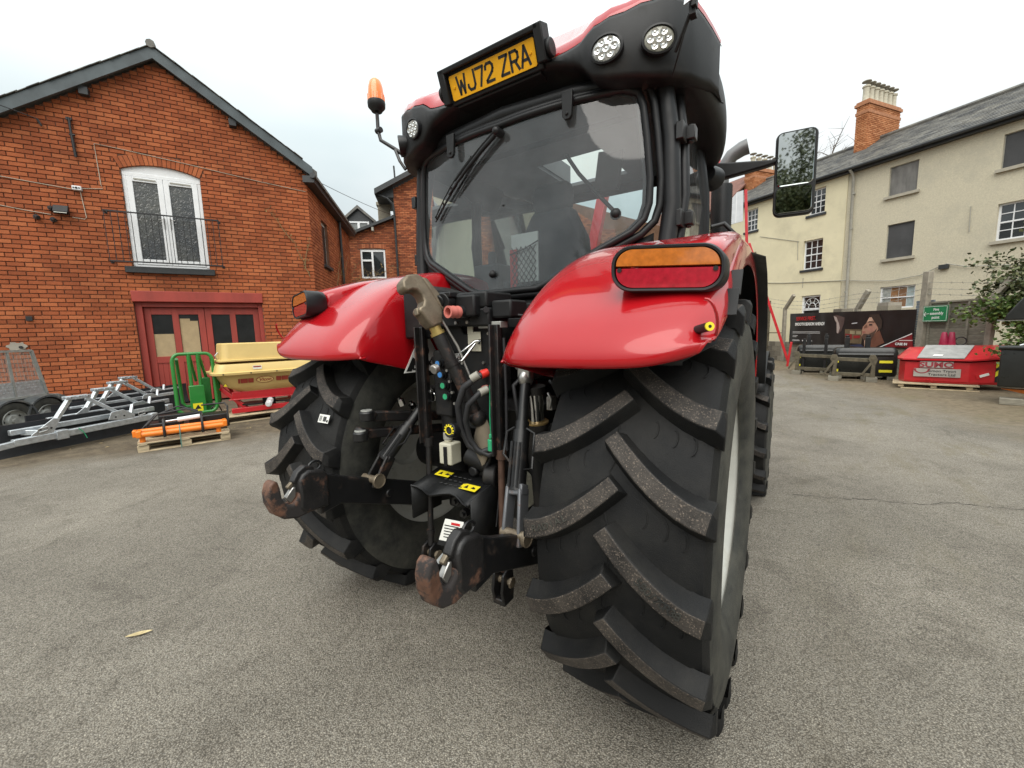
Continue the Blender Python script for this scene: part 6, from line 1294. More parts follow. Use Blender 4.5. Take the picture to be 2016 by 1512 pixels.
pallet('pale wooden pallet carrying the orange tubes', (-6.50, -.16, 0), R(71.6))
pallet('weathered wooden pallet under the beige spreader', (-7.55, 1.30, 0), R(76), 1.9, 1.1, 9)

# ---- orange bale gripper strapped to the front pallet
og = thing('bale_gripper', 'orange steel tubes of a folded bale gripper strapped on the pale pallet', 'implement', (-6.50, -.16, .142), R(71.6))
for y, z, nm in ((.04, .115, 'orange_tube'), (.155, .145, 'orange_tube')):
    q = MB(); q.cyl((.04, y, z), (1.05, y, z), .040, n=20); q.build(nm, M_['orange'], og, bevel=.006)
q = MB(); q.bx(.0, .06, -.01, .20, .08, .18); q.bx(-.04, .01, .02, .15, .09, .19); q.build('end_bracket', M_['orange'], og, bevel=.01)
q = MB(); q.bx(1.04, 1.10, .0, .20, .09, .19); q.build('end_bracket', M_['orange'], og, bevel=.012)
for x in (.06, .98): q = MB(); q.cyl((x, .08, .0), (x, .08, .09), .035, n=12); q.build('foot', M_['orange'], og, bevel=.004)
for x in (.32, .78): q = MB(); q.tube([(x, -.015, .05), (x, -.02, .16), (x, .05, .30), (x, .2, .30), (x, .24, .1)], .018, 8); q.build('black_strap_loop', M_['black_metal'], og, smooth=50)
q = MB(); q.bx(.1, .55, .30, .60, .05, .22); q.bx(.62, 1.15, .28, .62, .04, .26); q.bx(.25, .8, .36, .5, .2, .32); q.build('grab_body', M_['black_metal'], og, bevel=.015)
q = MB(); q.tube([(1.12, .25, .1), (1.14, .25, .38), (1.12, .55, .40), (.8, .55, .40)], .014, 8); q.tube([(.1, .3, .2), (.25, .3, .36), (.6, .32, .40), (.8, .3, .30)], .012, 8); q.tube([(.05, .35, .15), (.2, .36, .33), (.5, .4, .44), (.75, .4, .34)], .012, 8); q.build('hydraulic_hose', M_['hose'], og, smooth=60)
q = MB(); q.cyl((.48, .24, .25), (.80, .24, .27), .035, n=16); q.build('cylinder_barrel', M_['white_upvc'], og, bevel=.004)
q = MB(); q.cyl((.30, .24, .24), (.48, .24, .25), .018, n=12); q.build('cylinder_rod', M_['chrome'], og, smooth=40)
q = MB(); q.tube([(.50, -.03, -.14), (.50, -.025, .12), (.50, .06, .20)], .008, 5); q.build('green_strap', pm('grey_green_strap', (.09, .19, .16), .7), og, smooth=0)

# ---- green bale squeezer frame
gx = Vector((-8.05, 1.16, .02))
gr_w = .80
gr = thing('bale_squeezer', 'green tubular bale squeezer frame standing before the red doors', 'implement', gx, R(72))
def gtube(name, pts, r=.035, closed=False):
    q = MB(); P = [Vector((p[0] * gr_w, p[1], p[2])) for p in pts]; q.tube(P, r, 10, closed=closed); return q.build(name, M_['green_paint'], gr, smooth=60)
def rr_loop(x0, x1, z0, z1, r, y, n=5):
    return [(a, y + (b - .7) * .05, b) for a, b in rrect(x0, x1, z0, z1, r, n)]
gtube('front_loop', rr_loop(-.38, .38, .22, 1.34, .14, 0), .032, True)
gtube('back_loop', [(-.30, .10, 1.25), (-.30, .28, 1.05), (-.28, .30, .40), (-.22, .28, .32), (.40, .30, .30), (.46, .30, .36), (.46, .28, .72), (.36, .10, 1.25)], .030)
for x in (-.075, .10): gtube('upright_bar', [(x, .02, .72), (x - .0, .03, 1.33)], .030)
gtube('slant_bar', [(-.05, .06, 1.30), (.02, .30, .80)], .026); gtube('slant_bar', [(.13, .06, 1.30), (.24, .30, .80)], .026)
q = MB(); q.bx(-.11, .13, -.03, .08, -.02, .74); q.build('mast', M_['green_paint'], gr, bevel=.012)
q = MB(); q.bx(.10, .24, .2, .34, .2, .86); q.build('rear_mast', M_['green_paint'], gr, bevel=.012)
q = MB(); q.bx(-.075, .075, -.036, -.031, .14, .40); ys = q.build('warning_sticker', M_['yellow_sticker'], gr, smooth=0)
q = MB(); q.prism([(-.05, .29), (.05, .29), (0, .375)], (0, -.0365, 0), (1, 0, 0), (0, 0, 1), .0006); q.bx(-.05, .05, -.0368, -.0362, .16, .25); q.build('sticker_print', M_['ink'], ys, smooth=0)
q = MB(); q.bx(-.3, .42, -.10, .4, -.02, .05); q.tube([(.15, .0, .18), (.22, -.02, .30), (.32, .0, .32), (.36, .05, .2), (.30, .08, .08)], .014, 8); q.build('base_frame', M_['black_metal'], gr, bevel=.01)

# ---- fertiliser spreader
sp = thing('fertiliser_spreader', 'beige hopper fertiliser spreader with lid on a red frame beside the red doors', 'spreader', (-7.86, 2.34, 0), R(76))
def srect(w_, d_, z, r=.14, yo=0): return [Vector((a, b + yo, z)) for a, b in rrect(-w_ / 2, w_ / 2, -d_ / 2, d_ / 2, min(r, w_ / 2 - .01, d_ / 2 - .01), 5)]
q = MB(); q.loft([srect(.55, .45, .50), srect(1.0, .62, .56), srect(1.50, .86, .70), srect(1.72, .98, .90), srect(1.78, 1.02, .925), srect(1.92, 1.14, .935, .18), srect(1.93, 1.15, .975, .18), srect(1.80, 1.04, .99), srect(1.74, .99, 1.10), srect(1.70, .95, 1.135), srect(1.62, .88, 1.14), srect(1.55, .80, 1.02)], True, True); hp = q.build('hopper', M_['hopper'], sp, smooth=35, bevel=0)
q = MB(); q.loft([srect(1.66, .95, 1.185, .12), srect(1.66, .95, 1.215, .12), srect(1.56, .86, 1.225, .12), srect(1.50, .80, 1.52, .12), srect(1.46, .76, 1.535, .12)]); q.build('hopper_lid', M_['hopper'], sp, smooth=35)
for x in (-.8, -.35, .1, .55): q = MB(); q.cyl((x, -.585, .956), (x, -.592, .956), .014, n=8); q.build('rim_bolt', M_['ink'], hp, smooth=0)
def on_hop(x, z): y = -.43 - (z - .70) * .30; return Vector((x, y - .012, z))
hu = Vector((1, 0, 0)); hv = (on_hop(0, .9) - on_hop(0, .72)).normalized()
dk = pm('dark_red_decal', (.26, .035, .02), .5, var=.1)
q = MB(); oc_ = on_hop(-.10, .80); q.prism([(.155 * math.cos(t), .068 * math.sin(t)) for t in [2 * math.pi * i / 28 for i in range(28)]], oc_, hu, hv, -.004); ol = q.build('decal_oval', dk, sp, smooth=0)
hn = hu.cross(hv)
q = MB(); q.prism([(.143 * math.cos(t), .057 * math.sin(t)) for t in [2 * math.pi * i / 28 for i in range(28)]], oc_ + hn * .001, hu, hv, .002); q.build('decal_field', M_['hopper'], sp, smooth=0)
text('decal_lettering', 'Vicon', .092, oc_ + hn * .0035, hu, hv, dk, sp, sx=1.05, shear=.25, bold=.0025)
for x0, x1 in ((-.56, -.53), (-.52, -.40), (-.39, -.30), (.10, .19), (.20, .32), (.33, .36)):
    q = MB(); q.prism([(x0, -.045), (x1, -.045), (x1, .045), (x0, .045)], on_hop(0, .80) + hn * .0005, hu, hv, .002); q.build('decal_block', dk, sp, smooth=0)
q = MB(); q.prism([(-.25, .0), (-.10, .0), (-.10, .07), (-.25, .07)], Vector((-.05, -.525, 1.02)), (1, 0, 0), (0, 0, 1), .003); ws_ = q.build('white_label', M_['white_sticker'], sp, smooth=0)
q = MB(); q.prism([(-.24, .035), (-.11, .035), (-.11, .06), (-.24, .06)], Vector((-.05, -.5285, 1.02)), (1, 0, 0), (0, 0, 1), .001); q.build('label_print', dk, ws_, smooth=0)
q = MB(); q.prism([(-.80, .0), (-.74, .0), (-.77, .05)], on_hop(0, .72) + Vector((0, -.02, 0)), (1, 0, 0), (0, 0, 1), .003); q.build('warning_triangle', M_['yellow_sticker'], sp, smooth=0)
q = MB(); q.tube([(-.80, .0, 1.22), (-.83, -.05, 1.30), (-.78, -.06, 1.36)], .012, 6); q.build('lid_latch', M_['galv'], sp, smooth=40)
def rbar(name, p0, p1, w_=.07, h_=.07): q = MB(); q.beam(p0, p1, w_, h_); return q.build(name, M_['red_frame'], sp, bevel=.01)
for s_ in (-1, 1):
    rbar('frame_leg', (s_ * .80, -.05, .66), (s_ * .42, -.30, .22), .06, .08); rbar('frame_leg', (s_ * .62, .3, .66), (s_ * .45, .3, .16), .06, .06); rbar('frame_side', (s_ * .45, -.36, .22), (s_ * .45, .4, .22), .07, .09)
rbar('frame_front', (-.70, -.38, .22), (.70, -.38, .22), .07, .10); rbar('frame_cross', (-.66, -.30, .50), (.66, -.30, .50), .05, .16); rbar('guard_rail', (-.75, -.52, .46), (.75, -.52, .42), .02, .02)
q = MB(); q.cyl((0, -.15, .2), (0, -.15, .52), .12, n=18); q.cyl((-.3, -.2, .30), (-.3, -.2, .33), .22, n=24); q.cyl((.3, -.2, .30), (.3, -.2, .33), .22, n=24); q.build('gearbox', M_['black_metal'], sp, smooth=40)
q = MB(); q.cyl((-.02, -.36, .36), (-.10, -.55, .30), .06, n=16); q.cyl((-.10, -.55, .30), (-.11, -.57, .295), .04, n=16); q.build('shaft_guard', M_['white_upvc'], sp, smooth=40)
# =================================================================== RIGHT SIDE OF THE YARD: rendered houses, fence, banner, weights
H = Frame((3.45, 20.91, 0), -56, -1)
EZ = 7.95
def sash_window(parent, s0, s1, z0, z1, nx, ny, sill, glass='pane', name='sash_window', d=-.10):
    q = MB(); f = .055
    H.box(q, s0, s0 + f, d - .06, d, z0, z1); H.box(q, s1 - f, s1, d - .06, d, z0, z1); H.box(q, s0 + f, s1 - f, d - .06, d, z1 - f, z1); H.box(q, s0 + f, s1 - f, d - .06, d, z0, z0 + .07)
    zm = (z0 + z1) / 2; H.box(q, s0 + f, s1 - f, d - .06, d - .004, zm - .025, zm + .025)
    w_ = q.build(name, M_['white_upvc'], parent, smooth=0)
    for i in range(1, nx): q = MB(); x = s0 + f + (s1 - s0 - 2 * f) * i / nx; H.box(q, x - .013, x + .013, d - .05, d - .012, z0 + .07, z1 - f); q.build('glazing_bar', M_['white_upvc'], w_, smooth=0)
    for i in range(1, ny):
        if abs(i / ny - .5) < .01: continue
        q = MB(); z = z0 + .07 + (z1 - z0 - .12) * i / ny; H.box(q, s0 + f, s1 - f, d - .05, d - .015, z - .013, z + .013); q.build('glazing_bar', M_['white_upvc'], w_, smooth=0)
    for a, b in ((z0 + .06, zm), (zm, z1 - .04)): q = MB(); H.box(q, s0 + .04, s1 - .04, d - .045, d - .035, a, b); q.build('pane', M_[glass], w_, smooth=0)
    q = MB(); H.box(q, s0 - .08, s1 + .08, -.2, .10, z0 - .10, z0); q.build('window_sill', M_[sill], parent, smooth=0)
def boarded(parent, s0, s1, z0, z1, mt, sill='stone'):
    q = MB(); H.box(q, s0, s1, -.20, -.07, z0, z1); w_ = q.build('boarded_window', M_[mt], parent, smooth=0)
    q = MB(); H.box(q, s0 - .02, s0 + .02, -.22, -.055, z0, z1); H.box(q, s1 - .02, s1 + .02, -.22, -.055, z0, z1); H.box(q, s0, s1, -.22, -.057, z1 - .02, z1 + .02); q.build('window_frame', M_['pipe_grey'], w_, smooth=0)
    q = MB(); H.box(q, s0 - .10, s1 + .10, -.2, .10, z0 - .10, z0); q.build('window_sill', M_[sill], parent, smooth=0)
def facade(parent, s0, s1, holes, mt, d=0.0, z0=0):
    """wall slab with real openings: columns between the openings"""
    cuts = sorted({s0, s1} | {h[0] for h in holes} | {h[1] for h in holes}); q = MB()
    for a, b in zip(cuts, cuts[1:]):
        hs = sorted([h for h in holes if h[0] <= a + 1e-6 and h[1] >= b - 1e-6], key=lambda h: h[2]); z = z0
        for h in hs: H.box(q, a, b, -.35 + d, d, z, h[2]); z = h[3]
        H.box(q, a, b, -.35 + d, d, z, EZ)
    b_ = bmesh.new(); o = q.build('wall', mt, parent, smooth=0); me = o.data; b_.from_mesh(me); bmesh.ops.remove_doubles(b_, verts=b_.verts, dist=.0005)
    b_.to_mesh(me); b_.free(); return o
beige = thing('beige_house', 'beige roughcast house with boarded windows and slate roof at the right', 'building')
bw = [(-4.90, -3.95, 6.43, 7.49), (-1.81, -.93, 6.46, 7.55), (-1.85, -1.0, 4.08, 5.38), (-2.05, -.93, 2.15, 3.0), (-4.95, -3.99, 4.16, 5.34), (-8.2, -7.2, 4.16, 5.34)]
facade(beige, -14, .50, bw, M_['beige'])
boarded(beige, *bw[0], 'board_dark'); boarded(beige, *bw[1], 'board_grey'); boarded(beige, *bw[2], 'board_dark'); sash_window(beige, *bw[4], 3, 4, 'stone', 'pane'); sash_window(beige, *bw[5], 3, 4, 'stone')
q = MB(); s0, s1, z0, z1 = bw[3]
H.box(q, s0, s0 + .05, -.16, -.06, z0, z1); H.box(q, s1 - .05, s1, -.16, -.06, z0, z1); H.box(q, s0, s1, -.16, -.06, z1 - .05, z1); H.box(q, s0, s1, -.16, -.06, z0, z0 + .05); H.box(q, s0, s1, -.15, -.07, 2.55, 2.59)
lw = q.build('steel_window', M_['white_upvc'], beige, smooth=0)
cols = [pm('boarding_blue_grey', (.32, .38, .38), .8, var=.25), pm('boarding_brown', (.26, .13, .055), .8, var=.25), pm('boarding_brown_dark', (.21, .11, .055), .8, var=.25), pm('boarding_grey', (.30, .31, .29), .8, var=.3, vscale=9)]
for i, ci in enumerate((0, 2, 1, 3)):
    q = MB(); a = s0 + .05 + i * (s1 - s0 - .1) / 4; H.box(q, a, a + (s1 - s0 - .1) / 4 - .015, -.13, -.11, z0 + .04, z1 - .04); q.build('window_board', cols[ci], lw, smooth=0)
cream = thing('cream_house', 'cream painted house with white sash windows left of the beige house', 'building')
cw = [(1.36, 2.06, 6.50, 7.60), (1.34, 2.18, 4.10, 5.41), (4.58, 5.26, 6.48, 7.58), (4.56, 5.30, 4.15, 5.38), (1.29, 2.13, 0, 2.92), (7.6, 8.4, 6.48, 7.58), (7.6, 8.4, 4.15, 5.38)]
facade(cream, .503, 13, cw, M_['cream'], .04)
for i in (0, 1, 2, 3, 5, 6): sash_window(cream, *cw[i], 3, 4, 'gutter_black', 'pane' if i != 0 else 'pane', d=-.06)
q = MB(); H.box(q, 1.29, 1.36, -.2, -.04, 0, 2.92); H.box(q, 2.06, 2.13, -.2, -.04, 0, 2.92); H.box(q, 1.36, 2.06, -.2, -.04, 2.84, 2.92); H.box(q, 1.36, 2.06, -.2, -.03, 2.24, 2.34); q.build('door_frame', M_['white_upvc'], cream, smooth=0)
q = MB(); H.box(q, 1.36, 2.06, -.14, -.10, 0, 2.24); q.build('front_door', M_['ink'], cream, smooth=0)
q = MB(); H.box(q, 1.36, 2.06, -.14, -.11, 2.34, 2.84); fl_ = q.build('fanlight', M_['pane'], cream, smooth=0)
q = MB()
for r_ in (.33, .16): q.tube([H.at(1.71 + r_ * math.cos(t), -.095, 2.36 + r_ * 1.35 * math.sin(t)) for t in [math.pi * i / 14 for i in range(15)]], .016, 6)
for t in (.6, 1.2, math.pi - 1.2, math.pi - .6): q.tube([H.at(1.71 + .16 * math.cos(t), -.095, 2.36 + .21 * math.sin(t)), H.at(1.71 + .33 * math.cos(t), -.095, 2.36 + .44 * math.sin(t))], .013, 6)
q.build('fanlight_bar', M_['white_upvc'], fl_, smooth=0)
# roofs: courses of slate
def slates(parent, s0, s1, d0, z0, d1, z1, mt, gauge=.22, wdt=.33, seed=1):
    rnd = random.Random(seed); q = MB(); n = int(math.hypot(d1 - d0, z1 - z0) / gauge); up = Vector((0, 0, 1))
    for i in range(n):
        f0, f1 = i / n, (i + 1.25) / n; c0 = (d0 + (d1 - d0) * f0, z0 + (z1 - z0) * f0); c1 = (d0 + (d1 - d0) * f1, z0 + (z1 - z0) * f1); s = s0 - (i % 2) * wdt / 2
        while s < s1:
            a, b = max(s, s0), min(s + wdt - .006, s1); s += wdt
            if b - a < .03: continue
            l = rnd.uniform(.0, .012)
            q.add([H.at(a, c0[0], c0[1] + .035 + l), H.at(b, c0[0], c0[1] + .035 + l), H.at(b, c1[0], c1[1] + .008), H.at(a, c1[0], c1[1] + .008), H.at(a, c0[0], c0[1] + .01), H.at(b, c0[0], c0[1] + .01)], [(0, 1, 2, 3), (4, 5, 1, 0)])
    q.build('slates', mt, parent, smooth=0, kind='stuff')
for p_, s0, s1, sd in ((beige, -14, .5, 1), (cream, .503, 13, 2)):
    q = MB(); H.poly(q, [(s0, 0), (s1, 0), (s1, 1), (s0, 1)], 0, 1); q.v = []; q.f = []; q.m = []
    A = [H.at(s0, .30, EZ + .02), H.at(s1, .30, EZ + .02), H.at(s1, -3.0, 9.82), H.at(s0, -3.0, 9.82)]; B_ = [H.at(s1, -6.3, EZ), H.at(s0, -6.3, EZ)]
    q.add([A[0], A[1], A[2], A[3], B_[0], B_[1]], [(0, 1, 2, 3), (3, 2, 4, 5)]); r_ = q.build('roof', M_['slate'], p_, smooth=0); r_.modifiers.new('t', 'SOLIDIFY').thickness = .06
    slates(p_, s0, s1, .30, EZ + .02, -3.0, 9.82, M_['slate'], seed=sd)
    q = MB(); q.tube([H.at(s0, -3.0, 9.87), H.at(s1, -3.0, 9.87)], .10, 8); q.build('ridge_tiles', M_['slate'], p_, smooth=40)
    q = MB(); H.box(q, s0, s1, .0, .22, EZ - .16, EZ - .02); q.tube([H.at(s0, .33, EZ - .03), H.at(s1, .33, EZ - .03)], .065, 8); q.build('gutter', M_['gutter_black'], p_, smooth=40)
q = MB(); q.tube([H.at(.30, .33, EZ - .08), H.at(.28, .2, EZ - .22), H.at(.27, .10, EZ - .4), H.at(.22, .09, 3.6), H.at(.20, .09, .2)], .05, 8)
for z in (6.9, 5.5, 4.2, 2.9): q.cyl(H.at(.235, .09, z), H.at(.235, .09, z + .06), .066, n=10)
q.build('downpipe', M_['pipe_grey'], beige, smooth=40)
for pts in (((12, 3.9), (6.2, 4.0), (3.0, 3.62), (.25, 3.42)), ((.22, 3.42), (-.3, 3.33), (-1.3, 3.22), (-2.2, 3.32), (-2.7, 3.55), (-2.9, 3.62), (-3.4, 3.45), (-6, 3.2))):
    q = MB(); q.tube([H.at(a, .07, b) for a, b in pts], .016, 5); q.build('wall_cable', M_['pipe_grey'], cream if pts[0][0] > 1 else beige, smooth=0)
q = MB(); H.box(q, -2.95, -2.7, .0, .12, 3.45, 3.60); q.build('junction_box', M_['gutter_black'], beige, smooth=0)
for pts in (((4.4, 6.1), (2.4, 5.45)), ((2.45, 5.45), (2.4, 4.6)), ((2.1, 3.75), (2.1, 3.3))):
    q = MB(); q.tube([H.at(a, .06, b) for a, b in pts], .011, 5); q.build('wall_cable', M_['pipe_grey'], cream, smooth=0)
q = MB(); q.tube([H.at(-3.35, .03, 5.45), H.at(-3.38, .04, 4.6)], .012, 5); q.build('rust_streak_pipe', M_['pipe_grey'], beige, smooth=0)
def chimney(label, s0, s1, d0, d1, zb, zt, pots, mt, name='chimney'):
    t = thing(name, label, 'chimney'); q = MB(); e = .07
    H.box(q, s0, s1, d1, d0, zb, zt - .55); H.box(q, s0 - e / 2, s1 + e / 2, d1 - e / 2, d0 + e / 2, zt - .55, zt - .43); H.box(q, s0, s1, d1, d0, zt - .43, zt - .2); H.box(q, s0 - e, s1 + e, d1 - e, d0 + e, zt - .2, zt - .08); H.box(q, s0 - e / 3, s1 + e / 3, d1 - e / 3, d0 + e / 3, zt - .08, zt); q.build('stack', M_['terracotta'], t, smooth=0)
    # brick faces that the yard sees
    Ff = Frame(H.at(s0, d0 + .02, 0), -56, -1); brick_field(t, Ff, lambda z: [(0, s1 - s0)], zb, zt - .05, mt, pitch=(.225, .075), d1=.008)
    Fs = Frame(H.at(s0 - .02, d0, 0), math.degrees(math.atan2(-H.n.x, -H.n.y)), 1)
    if Fs.n.dot(H.u) > 0: Fs.n = -Fs.n
    brick_field(t, Fs, lambda z: [(0, d0 - d1)], zb, zt - .05, mt, pitch=(.225, .075), d1=.008)
    n = pots; o0 = None
    for i in range(n):
        if o0 is None:
            q = MB(); q.lathe([(.15, 0), (.155, .03), (.125, .08), (.115, .40), (.12, .58), (.15, .60), (.15, .66), (.12, .68), (.10, .68), (.10, .5)], (0, 0, 0), (0, 0, 1), 14); o0 = q.build('chimney_pot', M_['pot'], t, smooth=40); o = o0
            q = MB(); q.lathe([(.001, .90), (.17, .86), (.18, .83), (.16, .82), (.001, .82)], (0, 0, 0), (0, 0, 1), 12); q.lathe([(.02, .66), (.02, .83)], (0, 0, 0), (0, 0, 1), 6); q.build('pot_cowl', M_['pipe_grey'], o0, smooth=40)
        else:
            o = o0.copy(); COL.objects.link(o); o.parent = t
            for ch in o0.children: c = ch.copy(); COL.objects.link(c); c.parent = o
        f = (i + .5) / n; o.location = H.at((s0 + s1) / 2, d0 + (d1 - d0) * f, zt - .02); o.rotation_euler.z = i * .7
    return t
chimney('orange brick chimney stack with a long row of clay pots on the beige house', 1.05, 1.50, -1.95, -4.35, 8.6, 11.35, 7, M_['terracotta_brick'])
chimney('farther chimney with pale pots just above the exhaust pipe of the tractor', 6.5, 7.1, -2.0, -4.3, 8.8, 10.45, 5, M_['terracotta_brick'])
far = thing('red_tiled_house', 'house with a red tiled roof far left of the cream house, beside the exhaust', 'building')
q = MB(); A = [H.at(6.6, .2, 8.2), H.at(14, .2, 8.2), H.at(14, -3.2, 10.6), H.at(7.2, -3.2, 10.6)]; q.add(A + [p - Vector((0, 0, .1)) for p in A], [(0, 1, 2, 3), (7, 6, 5, 4), (0, 4, 5, 1), (1, 5, 6, 2), (2, 6, 7, 3), (3, 7, 4, 0)]); q.build('roof', pm('red_roof_tile', (.16, .07, .05), .85, var=.35, vscale=4, bmp=.4, bscale=12), far, smooth=0)
q = MB(); H.box(q, 6.7, 14, -3.4, -.2, 7.9, 8.3); q.build('wall', M_['brick_far'], far, smooth=0)

# ---- trees
def leafy(name, label, cat, centre, rad, nleaf, mt, trunk, seed, size=.05, squash=(1, 1, 1), group=None):
    rnd = random.Random(seed); t = thing(name, label, cat, (0, 0, 0), 0, group); c = Vector(centre); st = MB(); lv = MB()
    tips = []
    for i in range(26):
        d = Vector((rnd.gauss(0, 1), rnd.gauss(0, 1), rnd.gauss(0, 1))).normalized() * rnd.uniform(.5, 1.05); tip = c + Vector((d.x * rad * squash[0], d.y * rad * squash[1], d.z * rad * squash[2])); b = Vector(trunk[-1]).lerp(c, rnd.uniform(.0, .6))
        st.tube([b, b.lerp(tip, .5) + Vector((0, 0, rad * .08)), tip], [.018, .011, .004], 5); tips.append((b, tip))
    st.tube(trunk, [.07, .055, .04][:len(trunk)], 8)
    for i in range(nleaf):
        b, tip = rnd.choice(tips); p = b.lerp(tip, rnd.uniform(.35, 1.08)) + Vector((rnd.gauss(0, 1), rnd.gauss(0, 1), rnd.gauss(0, 1))) * rad * .11
        a = Vector((rnd.uniform(-1, 1), rnd.uniform(-1, 1), rnd.uniform(-.7, .4))).normalized(); o_ = a.orthogonal().normalized(); o_ = Matrix.Rotation(rnd.uniform(0, 6.28), 3, a) @ o_; s = size * rnd.uniform(.55, 1.3)
        lv.add([p, p + a * s * .5 + o_ * s * .42, p + a * s * 1.1, p + a * s * .5 - o_ * s * .42], [(0, 1, 2, 3)])
    st.build('trunk', M_['bark'], t, smooth=50); lv.build('crown', mt, t, smooth=0, recalc=False); return t
def leaf_mat(name, c0, c1, c2):
    mt, nt, bs = new_mat(name); g = node(nt, 'ShaderNodeNewGeometry'); r = ramp(nt, g.outputs['Random Per Island'], 0, c0, 1, c2); e = r.color_ramp.elements.new(.55); e.color = (*c1, 1)
    nt.links.new(r.outputs[0], bs.inputs['Base Color']); bs.inputs['Roughness'].default_value = .5; bs.inputs['Specular IOR Level'].default_value = .4
    return mt
bush_m = leaf_mat('shrub_leaf', (.045, .060, .022), (.085, .105, .040), (.17, .18, .085)); ivy_m = leaf_mat('ivy_leaf', (.040, .075, .014), (.075, .125, .025), (.16, .20, .05))
FN = Frame((1.31, 19.83, 0), 149.33)
leafy('leafy_shrub', 'large loose green shrub rising above the fence at the right edge', 'shrub', FN.at(8.55, -.7, 2.95), 1.35, 7500, bush_m, [FN.at(8.6, -.9, 0), FN.at(8.7, -.9, 1.4), FN.at(8.75, -.9, 2.4)], 3, .085, (1, .7, .85))
leafy('ivy', 'bright green ivy hanging over the concrete post and fence at the right', 'ivy', FN.at(8.5, .0, 1.85), .80, 3600, ivy_m, [FN.at(8.7, -.2, .2), FN.at(8.6, -.2, 1.2), FN.at(8.5, -.2, 1.6)], 5, .085, (1.1, .35, .7))
leafy('ivy', 'ivy mass on the wall seen through the open jaw of the black bucket', 'ivy', FN.at(9.6, .0, 1.35), 1.0, 4200, ivy_m, [FN.at(9.4, -.2, .1), FN.at(9.5, -.2, .7), FN.at(9.5, -.2, 1.1)], 15, .085, (1.3, .35, .75))
def bare_tree(label, base, h, seed, n=70):
    rnd = random.Random(seed); t = thing('bare_tree', label, 'tree', (0, 0, 0), 0, 'bare trees behind the houses'); tr_ = MB(); cr_ = MB(); b = Vector(base); top = b + Vector((.2, .1, h)); tr_.tube([b, b + Vector((.1, 0, h * .5)), top], [.14, .1, .03], 8)
    for i in range(n):
        f = rnd.uniform(.45, 1); p = b.lerp(top, f); d = Vector((rnd.gauss(0, 1), rnd.gauss(0, 1), rnd.uniform(.2, 1.4))).normalized() * h * rnd.uniform(.10, .24) * (1.25 - f * .6); m_ = p + d * .5 + Vector((0, 0, .1)); e = p + d
        cr_.tube([p, m_, e], [.03, .018, .006], 5)
        for j in range(5): q0 = p.lerp(e, rnd.uniform(.4, 1)); dd = Vector((rnd.gauss(0, 1), rnd.gauss(0, 1), rnd.uniform(0, 1))).normalized() * h * .07; cr_.tube([q0, q0 + dd], [.012, .004], 4)
    tr_.build('trunk', M_['bark'], t, smooth=50); cr_.build('crown', M_['bark'], t, smooth=0)
bare_tree('bare tree behind the roofs, left of the tractor mirror', H.at(8.6, -9, 0), 12.8, 21, 46); bare_tree('bare tree behind the roofs, right of the tractor mirror', H.at(6.3, -8, 0), 12.0, 22, 46)

# ---- boundary: block wall, cranked posts with wire, timber panel, banner, sign
bwall = thing('block_wall', 'low grey concrete block wall below the banner', 'wall')
q = MB(); FN.box(q, -2.5, 6.25, -.12, -.012, 0, .86); q.build('mortar', M_['mortar_grey'], bwall, smooth=0)
brick_field(bwall, FN, lambda z: [(-2.5, 6.25)], 0.0, .87, M_['block'], pitch=(.45, .215), d0=-.02, d1=0, max_single=120, name='block', view=lambda s, z: s > -.6, jit=.004)
for i, (s_, zt, lab) in enumerate(((.10, 2.05, 'grey block pier at the left end of the banner'), (2.55, 2.15, 'grey block pier behind the banner, left of the leaning post'), (4.55, 2.24, 'grey block pier behind the banner below the boarded steel window'))):
    t = thing('block_pier', lab, 'pier', (0, 0, 0), 0, 'block piers behind the banner'); q = MB(); FN.box(q, s_ - .21, s_ + .21, -.55, -.14, 0, zt); q.build('mortar', M_['mortar_grey'], t, smooth=0)
    q = MB()
    for k_ in range(int(zt / .215)): FN.box(q, s_ - .22 + .004 * (k_ % 2), s_ + .22, -.54, -.128, k_ * .215, k_ * .215 + .203)
    q.build('blocks', M_['block'], t, smooth=0, kind='stuff')
def post(label, s, z1, crank=None, w_=.085, lean=0, dd=.02):
    t = q = MB(); P = [FN.at(s - lean, dd, 0), FN.at(s, dd, z1)]; q.beam(P[0], P[1], w_ * 2, w_ * 1.5, up=FN.n)
    if crank: q.beam(FN.at(s, dd, z1 - .06), FN.at(s + crank[0], crank[1] + dd, crank[2]), w_ * 1.8, w_ * 1.4, up=FN.n)
    return tag(q.build('fence_post', M_['concrete'], None, bevel=.012), label, 'post', 'concrete fence posts')
post('concrete fence post with bent top at the left end of the banner', -.45, 2.35, (.62, .02, 2.85), .075)
post('leaning concrete fence post with bent top behind the banner', 3.40, 2.15, (.40, -.02, 2.70), .085, 0, -.22)
post('tall straight concrete fence post between the banner and the green sign', 6.22, 3.0, None, .095, .08)
post('concrete fence post overgrown by ivy beside the black bucket', 8.02, 2.25, (.18, -.15, 2.6), .07, .10)
